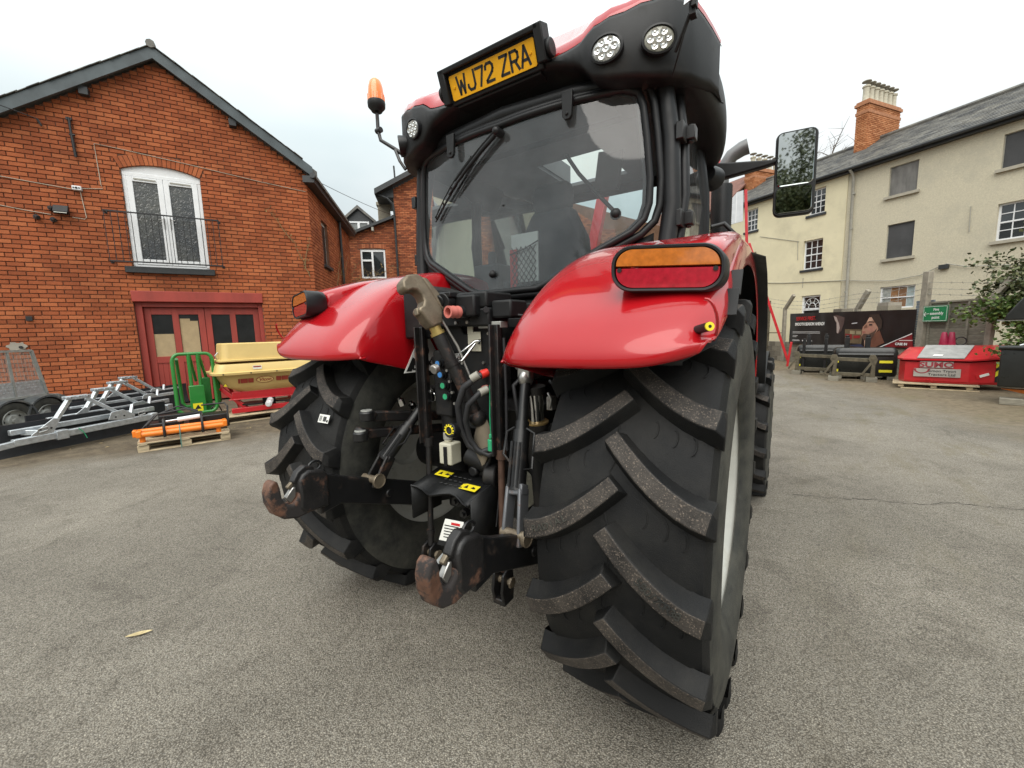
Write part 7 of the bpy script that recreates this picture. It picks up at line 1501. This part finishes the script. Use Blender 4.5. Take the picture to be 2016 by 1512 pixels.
for i, (za, zb_, zc) in enumerate(((2.62, 2.78, 2.42), (2.45, 2.55, 2.28), (2.30, 2.36, 2.18))):
    q = MB(); pts = [FN.at(-2.2, .05, za + .30 - i * .02), FN.at(-.25, .05, za), FN.at(1.6, .03, za - .13), FN.at(3.6, 0, za - .02), FN.at(5, .02, za - .06), FN.at(6.2, .06, za + .08), FN.at(8.1, -.1, za - .15)]; q.tube(pts, .007, 4); wr = q.build('barbed_wire', M_['pipe_grey'], None, smooth=0); tag(wr, ['topmost', 'middle', 'lowest'][i] + ' strand of barbed wire above the banner', 'wire', 'strands of barbed wire')
    q = MB(); rnd = random.Random(i)
    for a, b in zip(pts, pts[1:]):
        for j in range(7):
            c = a.lerp(b, (j + .5) / 7)
            for _ in range(2): d = Vector((rnd.gauss(0, 1), rnd.gauss(0, 1), rnd.gauss(0, 1))).normalized() * .035; q.tube([c - d, c + d], .0045, 3)
    q.build('barb', M_['pipe_grey'], wr, smooth=0, kind='stuff')
pan = thing('timber_fence_panel', 'weathered grey timber fence panel behind the green sign', 'fence')
o0 = None; rnd = random.Random(8)
for b_ in range(3):
    for r_ in range(11):
        q = MB(); s0 = 6.33 + b_ * .53; z = .15 + r_ * .178; e = rnd.uniform(-.006, .006)
        rot = Matrix((FN.u, FN.n, Vector((0, 0, 1)))).transposed() @ Matrix.Rotation(R(-6), 3, 'X'); q.box((0, 0, 0), (.525, .016, .19), rot)
        o = q.build('fence_board', M_['wood_grey'], pan, smooth=0); o.location = FN.at(s0 + .265, -.05 + e, z + .09)
for s_ in (6.33, 6.86, 7.39, 7.92): q = MB(); FN.box(q, s_ - .025, s_ + .025, -.06, .0, .1, 2.14); q.build('fence_batten', M_['wood_grey'], pan, bevel=.004)
q = MB(); FN.box(q, 6.30, 7.95, -.08, .0, 2.10, 2.15); q.build('fence_capping', M_['wood_grey'], pan, bevel=.004)
q = MB(); FN.box(q, 6.26, 6.34, -.02, .0, .1, 2.1)
blue = thing('slatted_panel', 'blue grey slatted panel between the banner and the tall fence post', 'fence')
for r_ in range(20): q = MB(); FN.box(q, 5.6, 6.15, -.30, -.27 + .012 * (r_ % 2), .78 + r_ * .072, .78 + r_ * .072 + .066); q.build('slat', pm('blue_grey_slat', (.17, .21, .25), .7, var=.15) if r_ == 0 else bpy.data.materials['blue_grey_slat'], blue, smooth=0)
ban = thing('advertising_banner', 'black vinyl banner with red and white slogan and a bearded man looking up', 'banner')
q = MB(); nx_, nz_ = 70, 10; rnd = random.Random(2)
def bz(s, f): return (.80 + .03 * s / 6 + .01 * math.sin(s * 2)) * (1 - f) + (2.075 - .11 * s / 6) * f
def bd(s, f): return .055 + .022 * noise.noise(Vector((s * 1.1, f * 1.5, 0))) + .012 * noise.noise(Vector((s * 3 + f * 2, f * 2, 4)))
vs_ = [FN.at(.03 + 5.97 * i / nx_, bd(6 * i / nx_, j / nz_), bz(6 * i / nx_, j / nz_)) for j in range(nz_ + 1) for i in range(nx_ + 1)]
q.add(vs_, [(j * (nx_ + 1) + i, j * (nx_ + 1) + i + 1, (j + 1) * (nx_ + 1) + i + 1, (j + 1) * (nx_ + 1) + i) for j in range(nz_) for i in range(nx_)]); q.build('vinyl_sheet', M_['banner_black'], ban, smooth=60)
_pr = {}
def pcol(c):
    if c not in _pr: _pr[c] = pm('print_%d' % (len(_pr) + 1), c, .5, var=.18, vscale=3)
    return _pr[c]
def bprint(name, pts, c, lift=1):
    """flat print that follows the sheet"""
    bm_ = bmesh.new(); vs_ = [bm_.verts.new((a, 0, b)) for a, b in pts]; bm_.faces.new(vs_); bmesh.ops.triangulate(bm_, faces=bm_.faces)
    for _ in range(2): bmesh.ops.subdivide_edges(bm_, edges=[e for e in bm_.edges if e.calc_length() > .12], cuts=1)
    bmesh.ops.triangulate(bm_, faces=bm_.faces)
    for v in bm_.verts: s, z = v.co.x, v.co.z; f = (z - .8) / 1.25; v.co = FN.at(s, bd(s, f) + .003 + .0025 * lift, z)
    me = bpy.data.meshes.new(name); bm_.to_mesh(me); bm_.free(); me.materials.append(pcol(c)); o = bpy.data.objects.new(name, me); COL.objects.link(o); o.parent = ban; return o
bprint('print_workshop', [(3.26, 1.40), (4.05, 1.39), (4.05, .90), (3.31, .92)], (.14, .10, .055), 0)
bprint('print_window', [(3.5, 1.35), (3.72, 1.34), (3.72, 1.23), (3.5, 1.24)], (.34, .28, .17), 1); bprint('print_window', [(3.78, 1.34), (4.0, 1.33), (4.0, 1.22), (3.78, 1.23)], (.34, .28, .17), 1)
bprint('print_tractor', [(3.3, 1.25), (3.6, 1.22), (3.62, 1.05), (3.33, 1.02)], (.20, .012, .014), 2); bprint('print_tractor', [(3.67, 1.18), (3.98, 1.19), (3.98, 1.1), (3.68, 1.08)], (.30, .016, .018), 2)
bprint('print_arm', [(2.65, 1.89), (2.79, 1.92), (3.21, 1.82), (3.20, 1.62), (3.09, 1.35), (2.96, 1.24), (2.87, 1.27), (2.94, 1.50), (2.73, 1.73)], (.09, .055, .05), 1); bprint('print_arm_light', [(2.65, 1.89), (2.79, 1.84), (2.93, 1.62), (3.0, 1.45), (2.95, 1.25), (2.87, 1.27), (2.94, 1.50), (2.73, 1.73)], (.42, .34, .31), 2)
bprint('print_neck', [(4.15, 1.04), (4.18, .80), (4.61, .80), (5.0, .97), (4.77, 1.37), (4.64, 1.28), (4.44, 1.05)], (.17, .065, .04), 1); bprint('print_neck_light', [(4.17, 1.03), (4.20, .80), (4.30, .80), (4.28, 1.03)], (.52, .36, .27), 2)
bprint('print_face', [(4.31, 1.79), (4.21, 1.60), (4.06, 1.48), (4.11, 1.42), (4.04, 1.33), (4.13, 1.23), (4.03, 1.13), (4.18, 1.04), (4.44, 1.07), (4.64, 1.28), (4.75, 1.44), (4.68, 1.68), (4.48, 1.81)], (.42, .22, .15), 2)
bprint('print_brow_light', [(4.30, 1.77), (4.23, 1.62), (4.36, 1.64), (4.56, 1.72), (4.48, 1.80)], (.52, .32, .23), 3); bprint('print_cheek', [(4.28, 1.47), (4.52, 1.46), (4.60, 1.34), (4.38, 1.30), (4.22, 1.38)], (.48, .23, .17), 3)
bprint('print_beard', [(4.13, 1.25), (4.02, 1.13), (4.18, 1.03), (4.44, 1.04), (4.64, 1.30), (4.68, 1.44), (4.53, 1.30), (4.33, 1.24)], (.10, .055, .04), 3); bprint('print_lip', [(4.05, 1.33), (4.20, 1.33), (4.22, 1.28), (4.10, 1.26)], (.36, .13, .10), 4)
bprint('print_eye', [(4.33, 1.57), (4.46, 1.57), (4.48, 1.52), (4.35, 1.51)], (.05, .03, .03), 4); bprint('print_eyebrow', [(4.26, 1.62), (4.34, 1.66), (4.54, 1.64), (4.54, 1.61), (4.35, 1.62)], (.06, .035, .025), 4); bprint('print_nose_shadow', [(4.12, 1.47), (4.22, 1.56), (4.28, 1.46), (4.14, 1.42)], (.20, .09, .06), 4)
bprint('print_hair', [(4.28, 1.78), (4.32, 1.88), (4.69, 1.88), (4.84, 1.66), (4.85, 1.43), (4.75, 1.35), (4.68, 1.48), (4.66, 1.66), (4.46, 1.80)], (.035, .022, .016), 4)
bprint('print_shirt', [(3.48, .83), (4.01, .90), (4.18, .80), (3.84, .80)], (.03, .04, .09), 2)
bprint('print_red_corner', [(5.95, 1.25), (6.0, .85), (5.0, .84), (5.10, .93)], (.22, .012, .016), 2); bprint('print_diagonal', [(4.80, .82), (4.84, .81), (5.95, 1.25), (5.94, 1.28)], (.75, .74, .72), 3); bprint('print_red_line', [(5.53, 1.045), (5.98, 1.055), (5.98, 1.075), (5.54, 1.065)], (.75, .74, .72), 3)
bprint('print_lamp', [(3.55, 1.58), (3.8, 1.60), (3.8, 1.63), (3.56, 1.61)], (.6, .6, .62), 2)
for z, a, b in ((1.305, .27, 1.98), (1.255, .27, 1.99), (1.145, .29, .62), (1.10, .29, .55), (.965, .28, .74), (.93, .28, .78), (.965, .91, 1.45), (.945, .91, 1.55), (.925, .92, 1.3)): bprint('print_small_line', [(a, z - .010), (b, z - .012), (b, z + .008), (a, z + .010)], (.55, .55, .55), 2)
fd_ = lambda s, z: FN.at(s, .055 + .032, z)
text('slogan', 'SERVICE FIRST.', .205, fd_(1.10, 1.835), FN.u, (0, 0, 1), M_['red_ink'], ban, sx=.92, bold=.004, extrude=.002); text('slogan', 'SMOOTH SEASON AHEAD!', .165, fd_(1.33, 1.61), FN.u, (0, 0, 1), M_['white_ink'], ban, sx=.90, bold=.006, extrude=.002)
text('banner_lettering', 'CASE IH', .10, fd_(5.62, .945), FN.u, (0, 0, 1), M_['white_ink'], ban, sx=1.15, bold=.004, extrude=.002)
sgn = thing('assembly_sign', 'green fire assembly point sign with white lettering on the tall fence post', 'sign')
q = MB(); FN.box(q, 6.28, 6.98, .105, .12, 1.60, 2.03); q.build('sign_board', M_['sign_green'], sgn, smooth=0)
q = MB()
for a, b, c, d in ((6.295, 6.965, 1.615, 1.625), (6.295, 6.965, 2.005, 2.015), (6.295, 6.303, 1.615, 2.015), (6.957, 6.965, 1.615, 2.015)): FN.box(q, a, b, .1205, .1225, c, d)
q.build('sign_border', M_['white_ink'], sgn, smooth=0)
for s_, z in (('Fire', 1.925), ('assembly', 1.82), ('point', 1.71)): text('sign_lettering', s_, .105, FN.at(6.66 if s_ != 'assembly' else 6.68, .122, z), FN.u, (0, 0, 1), M_['white_ink'], sgn, sx=1.0, extrude=.001, bold=.002)
q = MB(); q.tube([FN.at(6.36, .123, 1.86), FN.at(6.32, .123, 1.80), FN.at(6.36, .123, 1.75)], .010, 4); q.tube([FN.at(6.32, .123, 1.80), FN.at(6.46, .123, 1.82)], .008, 4); q.build('sign_arrow', M_['white_ink'], sgn, smooth=0)
gt = thing('steel_gate', 'rusty steel gate frame with mesh just right of the rear wheel', 'gate')
for nm, p0, p1, w_ in (('gate_post', (-1.75, 0), (-1.75, 2.75), .09), ('gate_rail', (-4.5, 2.05), (-1.75, 2.05), .05), ('gate_rail', (-4.5, .95), (-1.75, .95), .05), ('gate_rail', (-1.7, 1.25), (-.55, 1.25), .04)): q = MB(); q.beam(FN.at(p0[0], 0, p0[1]), FN.at(p1[0], 0, p1[1]), w_, w_, up=FN.n); q.build(nm, M_['olive_steel'], gt, smooth=0)
q = MB()
for i in range(22):
    for sg in (1, -1): a = -4.5 + i * .12; q.tube([FN.at(a, 0, .95 if sg > 0 else 2.05), FN.at(min(a + .9, -1.75), 0, 2.05 if sg > 0 else .95)], .006, 3)
q.build('gate_mesh', M_['olive_steel'], gt, smooth=0, kind='stuff')

# ---- red marker arm with pale board, folded up beside the fence
arm = thing('marker_arm', 'thin red folded marker arm on a V-shaped foot with a pale board high up', 'implement')
q = MB(); q.beam((1.27, 17.35, 0), (1.36, 17.35, .95), .075, .075, up=(0, 1, 0)); q.build('foot_post', M_['red_frame'], arm, bevel=.008)
q = MB(); q.beam((1.29, 17.4, .18), (-.22, 17.4, 4.85), .09, .09, up=(0, 1, 0)); q.build('lower_arm', M_['red_frame'], arm, bevel=.008)
q = MB(); q.beam((-.30, 17.4, 4.75), (-.42, 17.4, 6.9), .10, .08, up=(0, 1, 0)); q.build('upper_arm', M_['red_frame'], arm, bevel=.008)
q = MB(); q.prism([(-.98, 5.65), (-.47, 5.72), (-.50, 6.90), (-.72, 6.86), (-1.0, 6.55)], (0, 17.4, 0), (1, 0, 0), (0, 0, 1), .03); pb = q.build('board', pm('pale_grey_board', (.52, .54, .56), .5, var=.1), arm, smooth=0)
q = MB(); q.bx(-.735, -.715, 17.36, 17.37, 5.7, 6.86); q.build('board_rib', M_['white_upvc'], pb, smooth=0)
# ---- tall red implement seen ahead of the tractor
ri = thing('red_implement', 'tall red folded implement standing ahead of the tractor, seen past the cab', 'implement', (0, 0, 0))
for nm, p0, p1, w_, d_ in (('mast', (-.25, 6.2, .6), (-.02, 6.0, 4.75), .20, .16), ('mast', (.08, 6.4, .6), (.14, 6.2, 4.6), .10, .12), ('slant_beam', (-2.35, 6.2, 2.2), (-1.85, 6.2, 4.45), .20, .16), ('cross_beam', (-2.4, 6.2, 1.2), (.2, 6.2, 1.2), .18, .18), ('stand', (-2.3, 6.2, 0), (-2.3, 6.2, 2.3), .12, .12), ('stand', (-.2, 6.2, 0), (-.2, 6.2, .7), .12, .12)): q = MB(); q.beam(p0, p1, w_, d_, up=(0, 1, 0)); q.build(nm, M_['red_frame'], ri, bevel=.015)

# ---- front weights on stands
def weight(label, c, w_, d_, h, rz=0):
    t = thing('front_weight', label, 'weight', c, rz, 'black front weights by the banner'); q = MB()
    rg = lambda sx, sy, z, r: [Vector((a, b, z)) for a, b in rrect(-w_ / 2 * sx, w_ / 2 * sx, -d_ / 2 * sy, d_ / 2 * sy, r, 4)]
    q.loft([rg(.96, .94, .10, .10), rg(1, 1, .16, .12), rg(1, 1, h - .14, .12), rg(.97, .96, h - .05, .12), rg(.90, .88, h, .12)]); b = q.build('body', M_['box_black'], t, smooth=40)
    q = MB(); q.loft([[Vector((x, -d_ / 2 - .004 - .02 * (i in (1, 2)), z)) for x in (-w_ / 2 + .1, w_ / 2 - .12)] for i, z in enumerate((h - .24, h - .21, h - .18, h - .15))], close=False, cap=False); q.build('front_lip', M_['box_black'], b, smooth=50)
    for x0, x1 in ((-w_ / 2 + .02, -w_ / 2 + .12), (w_ / 2 - .40, w_ / 2 - .12)):
        for z in (h - .42, .22): q = MB(); q.bx(x0, x1, -d_ / 2 - .012, -d_ / 2 - .004, z, z + .07); q.build('reflective_strip', M_['hazard'], t, smooth=0)
    for x in (-w_ * .28, .05 * w_):
        q = MB(); q.bx(x - .06, x + .06, -.05, .05, h - .02, h + .30); q.cyl((x, 0, h + .30), (x, 0, h + .36), .05, n=12); q.build('lifting_post', M_['black_metal'], t, bevel=.01)
    for x in (-w_ * .4, 0, w_ * .4): q = MB(); q.bx(x - .07, x + .07, -d_ / 2, d_ / 2, 0, .10); q.build('timber_block', M_['wood_grey'], t, bevel=.004)
weight('black front weight with yellow reflectors, nearer of the two by the banner', (3.12, 13.75, 0), 1.42, .75, .90); weight('black front weight partly hidden behind the nearer one by the banner', (2.25, 15.35, 0), 1.45, .7, .92)
def hitch_frame(label, c, L, rz, posts=()):
    t = thing('hitch_frame', label, 'frame', c, rz, 'rusty hitch frames before the weights')
    q = MB(); q.beam((0, 0, .62), (L, 0, .58), .09, .10); q.build('top_bar', M_['olive_steel'], t, bevel=.008); q = MB(); q.beam((.12, -.05, .20), (L + .02, -.05, .18), .10, .09); q.build('bottom_bar', M_['olive_steel'], t, bevel=.008)
    for x in (.10, L - .05):
        q = MB(); q.prism([(-.05, .10), (.07, .10), (.06, .45), (.10, .62), (.04, .74), (-.06, .74), (-.10, .62), (-.02, .45)], (x, -.06, 0), (1, 0, 0), (0, 0, 1), .05); q.build('side_plate', M_['olive_steel'], t, bevel=.008); q = MB(); q.beam((x + .02, -.08, .60), (x - .22, -.10, .18), .06, .05); q.build('strut', M_['olive_steel'], t, bevel=.006)
        q = MB(); q.cyl((x, -.12, .66), (x, .08, .66), .05, n=14); q.build('pin_boss', M_['olive_steel'], t, smooth=40)
        q = MB(); q.bx(x - .12, x + .12, -.2, .15, 0, .12); q.build('timber_block', M_['wood_grey'], t, bevel=.004)
    for x in posts: q = MB(); q.bx(x - .04, x + .04, .02, .10, .1, 1.15); q.build('post', M_['black_metal'], t, bevel=.006)
hitch_frame('muddy hitch frame with black posts at the left end of the black weights', (1.45, 14.5, 0), 1.15, R(-10), (.25, .82)); hitch_frame('muddy hitch frame standing before the nearer black weight', (2.30, 13.0, 0), .98, R(-4))
# ---- red weight box with name boards, on a pallet
sm = thing('red_weight_box', 'bright red weight box with grey name boards on a low pallet', 'weight', (3.62, 11.95, .14), R(-9))
q = MB(); fp = [(0, .30), (.10, .05), (.30, 0), (1.18, -.02), (1.85, .22), (1.95, .75), (1.95, 1.05), (0, 1.05)]
q.loft([[Vector((a * .99 + .01, b + .02, 0)) for a, b in fp], [Vector((a, b, .05)) for a, b in fp], [Vector((a, b, .50 + .05 * (b > .7) + .10 * max(0, a - 1.2))) for a, b in fp]], True, True)
fp2 = [(-.05, .30), (.05, .0), (.28, -.06), (1.20, -.08), (1.92, .18), (1.98, .75), (1.98, 1.05), (-.05, 1.05)]
tz = lambda a, b: .52 + .09 * max(0, a - 1.2) + .02
q.loft([[Vector((a, b, tz(a, b))) for a, b in fp2], [Vector((a, b, tz(a, b) + .035)) for a, b in fp2], [Vector((a * .82 + .20, b * .4 + .62, tz(a, b) + .27)) for a, b in fp2]], True, True); q.build('shell', M_['red_frame'], sm, smooth=20)
q = MB(); A = [(.30, -.05, .59), (1.08, -.07, .59), (1.28, .66, .86), (.46, .68, .86)]; q.add([Vector(p) for p in A] + [Vector(p) + Vector((0, -.003, .02)) for p in A], [(3, 2, 1, 0), (4, 5, 6, 7), (0, 1, 5, 4), (1, 2, 6, 5), (2, 3, 7, 6), (3, 0, 4, 7)]); q.build('grey_cover', pm('grey_weathered_cover', (.27, .27, .26), .7, var=.2), sm, smooth=0)
q = MB(); q.add([Vector(p) for p in ((.56, .0, .645), (.72, .0, .645), (.75, .10, .678), (.59, .10, .678))], [(0, 1, 2, 3)]); q.build('paper_note', M_['white_sticker'], sm, smooth=0)
nb = pm('grey_name_board', (.34, .32, .29), .6, var=.1); ntx = pm('faded_red_lettering', (.26, .03, .04), .6)
q = MB(); q.bx(.36, .92, -.045, -.026, .37, .515); b1 = q.build('name_board', nb, sm, smooth=0); text('name_lettering', 'SUMO', .17, (.64, -.047, .435), (1, 0, 0), (0, 0, 1), ntx, sm, sx=1.25, bold=.006)
q = MB(); q.bx(.26, 1.05, -.045, -.026, .15, .345); q.build('name_board', nb, sm, smooth=0)
text('name_lettering', 'Simon Tryon', .085, (.74, -.047, .29), (1, 0, 0), (0, 0, 1), M_['gutter_black'], sm, sx=1.05, bold=.001); text('name_lettering', 'Tractors Ltd', .085, (.74, -.047, .205), (1, 0, 0), (0, 0, 1), M_['gutter_black'], sm, sx=1.05, bold=.001)
q = MB(); q.loft([[Vector((.40 + r_ * math.cos(t), -.048, .34 + r_ * .8 * math.sin(t))) for r_ in (.10 + .02 * math.sin(-t), .145)] for t in [math.pi + math.pi * i / 12 for i in range(13)]], close=False, cap=False); q.build('name_emblem', ntx, sm, smooth=0)
cu_ = Vector((.941, .337, 0)); cn_ = Vector((.337, -.941, 0)); cp_ = lambda t, z, d: Vector((1.18, -.02, 0)) + cu_ * t + cn_ * d + Vector((0, 0, z))
q = MB(); q.add([cp_(.44, .06, .006), cp_(.70, .06, .006), cp_(.70, .53, .006), cp_(.44, .53, .006)], [(0, 1, 2, 3)]); q.build('hazard_backing', M_['ink'], sm, smooth=0)
for pts in (((.44, .38), (.62, .53), (.46, .53), (.44, .51)), ((.44, .18), (.70, .40), (.70, .52), (.44, .30)), ((.50, .06), (.64, .06), (.70, .11), (.70, .24))):
    q = MB(); q.add([cp_(t, z, .009) for t, z in pts], [(0, 1, 2, 3)]); q.build('hazard_stripe', M_['hazard'], sm, smooth=0)
q = MB(); q.beam(cp_(.18, .19, .014), cp_(.33, .25, .014), .02, .055); q.build('side_lamp', M_['white_sticker'], sm, smooth=0); q = MB(); q.beam(cp_(.12, .17, .004), cp_(.38, .27, .004), .016, .11); q.build('lamp_plate', M_['red_ink'], sm, smooth=0)
for x in (.52, .64): q = MB(); q.tube([(x + .03 * math.cos(t), -.035 - .015 * math.sin(t), .06 + .02 * math.sin(t)) for t in [math.pi * i / 8 for i in range(9)]], .008, 5); q.build('lashing_eye', M_['red_frame'], sm, smooth=40)
pt2 = thing('wooden_pallet', 'low pale pallet under the bright red weight box', 'pallet', (3.60, 11.80, 0), R(-9), 'wooden pallets under the machines')
for i in range(5): q = MB(); q.box((0, 0, 0), (1.45, .12, .025)); o = q.build('deck_board', M_['wood_pale'], pt2, smooth=0); o.location = (.62, -.02 + i * .2, .118)
for x in (.05, .62, 1.2): q = MB(); q.box((0, 0, 0), (.10, .85, .06)); o = q.build('bearer', M_['wood_pale'], pt2, smooth=0); o.location = (x, .38, .065)
for y in (.0, .4, .8): q = MB(); q.box((0, 0, 0), (1.3, .10, .02)); o = q.build('bottom_board', M_['wood_pale'], pt2, smooth=0); o.location = (.7, y - .05, .012)
cone = thing('magenta_coupling_covers', 'pair of dark magenta plastic covers with a hose ring on the red weight box', 'covers', (4.62, 12.85, 1.0))
for x in (-.09, .09): q = MB(); q.lathe([(.085, 0), (.088, .02), (.055, .30), (.04, .33), (.001, .33)], (x * .75, 0, 0), (0, 0, 1), 16); q.build('cover', M_['boot_red'], cone, smooth=40)
q = MB(); q.tube([(.24 + .10 * math.cos(t), .02, .10 + .10 * math.sin(t)) for t in [2 * math.pi * i / 20 for i in range(20)]], .013, 6, closed=True); q.build('hose_ring', M_['hose'], cone, smooth=50)
# ---- black loader bucket at the right edge
bk = thing('loader_bucket', 'large black grapple bucket with open jaw at the right edge', 'bucket', (4.66, 9.72, .0), R(-17))
q = MB(); q.loft([[Vector((x, y, z)) for y, z in ((0, .34), (-.04, .60), (.0, 1.05), (.06, 1.06), (.95, 1.0), (1.0, .40), (.6, .28))] for x in (0, 2.2)]); q.build('bucket_shell', M_['box_black'], bk, bevel=.02)
q = MB(); q.tube([(-.03, .02, 1.08), (.25, .0, 1.085), (2.2, -.02, 1.08)], .045, 10); q.build('bucket_rim', M_['box_black'], bk, smooth=50)
q = MB(); q.prism([(-.02, 1.60), (.02, 1.72), (.42, 2.42), (2.2, 2.75), (2.2, 1.62)], (0, .25, 0), (1, 0, 0), (0, 0, 1), .10); q.build('upper_jaw', M_['box_black'], bk, bevel=.02)
q = MB(); q.bx(-.10, 2.2, .18, .24, 1.585, 1.61); q.build('jaw_edge', M_['steel'], bk, smooth=0)
q = MB(); q.cyl((.22, .10, 1.12), (.50, .14, 1.24), .022, n=12); q.build('ram_rod', M_['chrome'], bk, smooth=40); q = MB(); q.cyl((.48, .14, 1.23), (1.1, .2, 1.5), .06, n=14); q.build('ram_barrel', M_['box_black'], bk, smooth=40)
q = MB(); q.prism([(.05, .28), (.35, .20), (1.8, .16), (2.2, .30)], (0, .35, 0), (1, 0, 0), (0, 0, 1), .12); q.build('orange_base', M_['orange'], bk, bevel=.01); q = MB(); q.bx(.05, 2.2, .0, .25, 0, .12); q.build('support_timber', M_['wood_grey'], bk, bevel=.01)

# ---- small things on the yard
LEAF = (-1.62, -1.41, 0.0)
CRACK = [(1.41, 2.65), (1.73, 2.75), (2.03, 2.88), (2.32, 2.93), (2.62, 3.15), (2.87, 3.17), (3.5, 3.35)]
q = MB(); L_ = [(-.065, 0), (-.04, .012), (.0, .017), (.04, .010), (.075, 0), (.04, -.010), (0, -.014), (-.04, -.009)]
q.loft([[Vector((a, b * .1, .006 + .006 * abs(b) * 60)) for a, b in L_]], cap=False) if False else None
vs_ = [Vector((-.075 + .15 * i / 8, 0, .010 + .004 * math.sin(i))) for i in range(9)]
up_ = [Vector((-.075 + .15 * i / 8, .020 * math.sin(math.pi * i / 8), .016)) for i in range(9)]; dn_ = [Vector((-.075 + .15 * i / 8, -.018 * math.sin(math.pi * i / 8), .013)) for i in range(9)]
q.loft([up_, vs_, dn_], close=False, cap=False); lf = q.build('dry_leaf', pm('dry_leaf', (.42, .34, .18), .8, var=.25, vscale=40), None, smooth=60); tag(lf, 'single pale dry leaf lying on the asphalt at the lower left', 'leaf')
lf.scale = (.8, .8, .8); lf.location = LEAF; lf.rotation_euler = (0, 0, R(58))
rnd = random.Random(31); g_ = MB()
for i in range(260):   # litter of small leaves and chips along the dirt edges
    if i % 2: p = G.at(rnd.uniform(-2.5, 2.2), rnd.uniform(.3, 4.6), .004)
    else: p = FN.at(rnd.uniform(-.5, 7), rnd.uniform(.2, 2.6), .004)
    a = rnd.uniform(0, 6.28); s = rnd.uniform(.012, .04); c, d = math.cos(a) * s, math.sin(a) * s
    g_.add([p + Vector((c, d, .002)), p + Vector((-d * .5, c * .5, .010)), p + Vector((-c, -d, .003)), p + Vector((d * .5, -c * .5, .006))], [(0, 1, 2, 3)])
o = g_.build('leaf_litter', pm('leaf_litter', (.24, .18, .09), .9, var=.5, vscale=3), None, smooth=0, kind='stuff', recalc=False)

# =================================================================== workshop and trees added behind the photographer for mirror, lens and paint reflections
wk = thing('added_workshop', 'long low pale rendered workshop added far behind the photographer for reflections in mirror and paint', 'building')
BF = Frame((-22, -34, 0), 88)
q = MB(); BF.box(q, 0, 40, -8, 0, 0, 4.2); q.build('wall', M_['beige'], wk, smooth=0)
q = MB(); A = [BF.at(-.3, .3, 4.2), BF.at(40.3, .3, 4.2), BF.at(40.3, -4, 6.0), BF.at(-.3, -4, 6.0)]; q.add(A + [p - Vector((0, 0, .1)) for p in A], [(0, 1, 2, 3), (7, 6, 5, 4), (0, 4, 5, 1), (1, 5, 6, 2), (2, 6, 7, 3), (3, 7, 4, 0)]); q.build('roof', M_['slate'], wk, smooth=0)
for i in range(10):
    q = MB(); BF.box(q, 1.5 + i * 3.6, 2.9 + i * 3.6, -.05, .04, 1.5, 3.0); w_ = q.build('window', M_['white_upvc'], wk, smooth=0); q = MB(); BF.box(q, 1.6 + i * 3.6, 2.8 + i * 3.6, .035, .05, 1.6, 2.9); q.build('pane', M_['pane'], w_, smooth=0)
for i, (x, y, r_, lab) in enumerate(((3, -24, 3.0, 'broad dark tree added for reflections behind the photographer, in front of the workshop'), (20, -8, 3.4, 'rounded dark tree added for reflections to the right behind the photographer'), (9, -29, 3.6, 'tall dark tree added for reflections right of the broad one behind the photographer'))):  # trees added so paint and mirror have something dark to reflect
    leafy('added_tree', lab, 'tree', (x, y, 5.0 if i < 2 else 6.0), r_, 20000, bush_m, [(x, y, 0), (x, y, 2), (x, y, 4)], 40 + i, .17, (1, 1, 1.2), 'trees added for reflections behind the photographer')

q = MB(); cr_ = CRACK; L1 = []; L2 = []; rnd = random.Random(5)
for i in range(60):
    f = i / 59 * (len(cr_) - 1); a = min(int(f), len(cr_) - 2); t = f - a; x = cr_[a][0] + (cr_[a + 1][0] - cr_[a][0]) * t; y = cr_[a][1] + (cr_[a + 1][1] - cr_[a][1]) * t + rnd.uniform(-.02, .02); w_ = rnd.uniform(.001, .006); L1.append(Vector((x, y - w_, .004))); L2.append(Vector((x, y + w_, .004)))
q.loft([L1, L2], close=False, cap=False); q.build('crack', pm('asphalt_crack', (.035, .032, .026), .95), None, smooth=0, kind='structure')
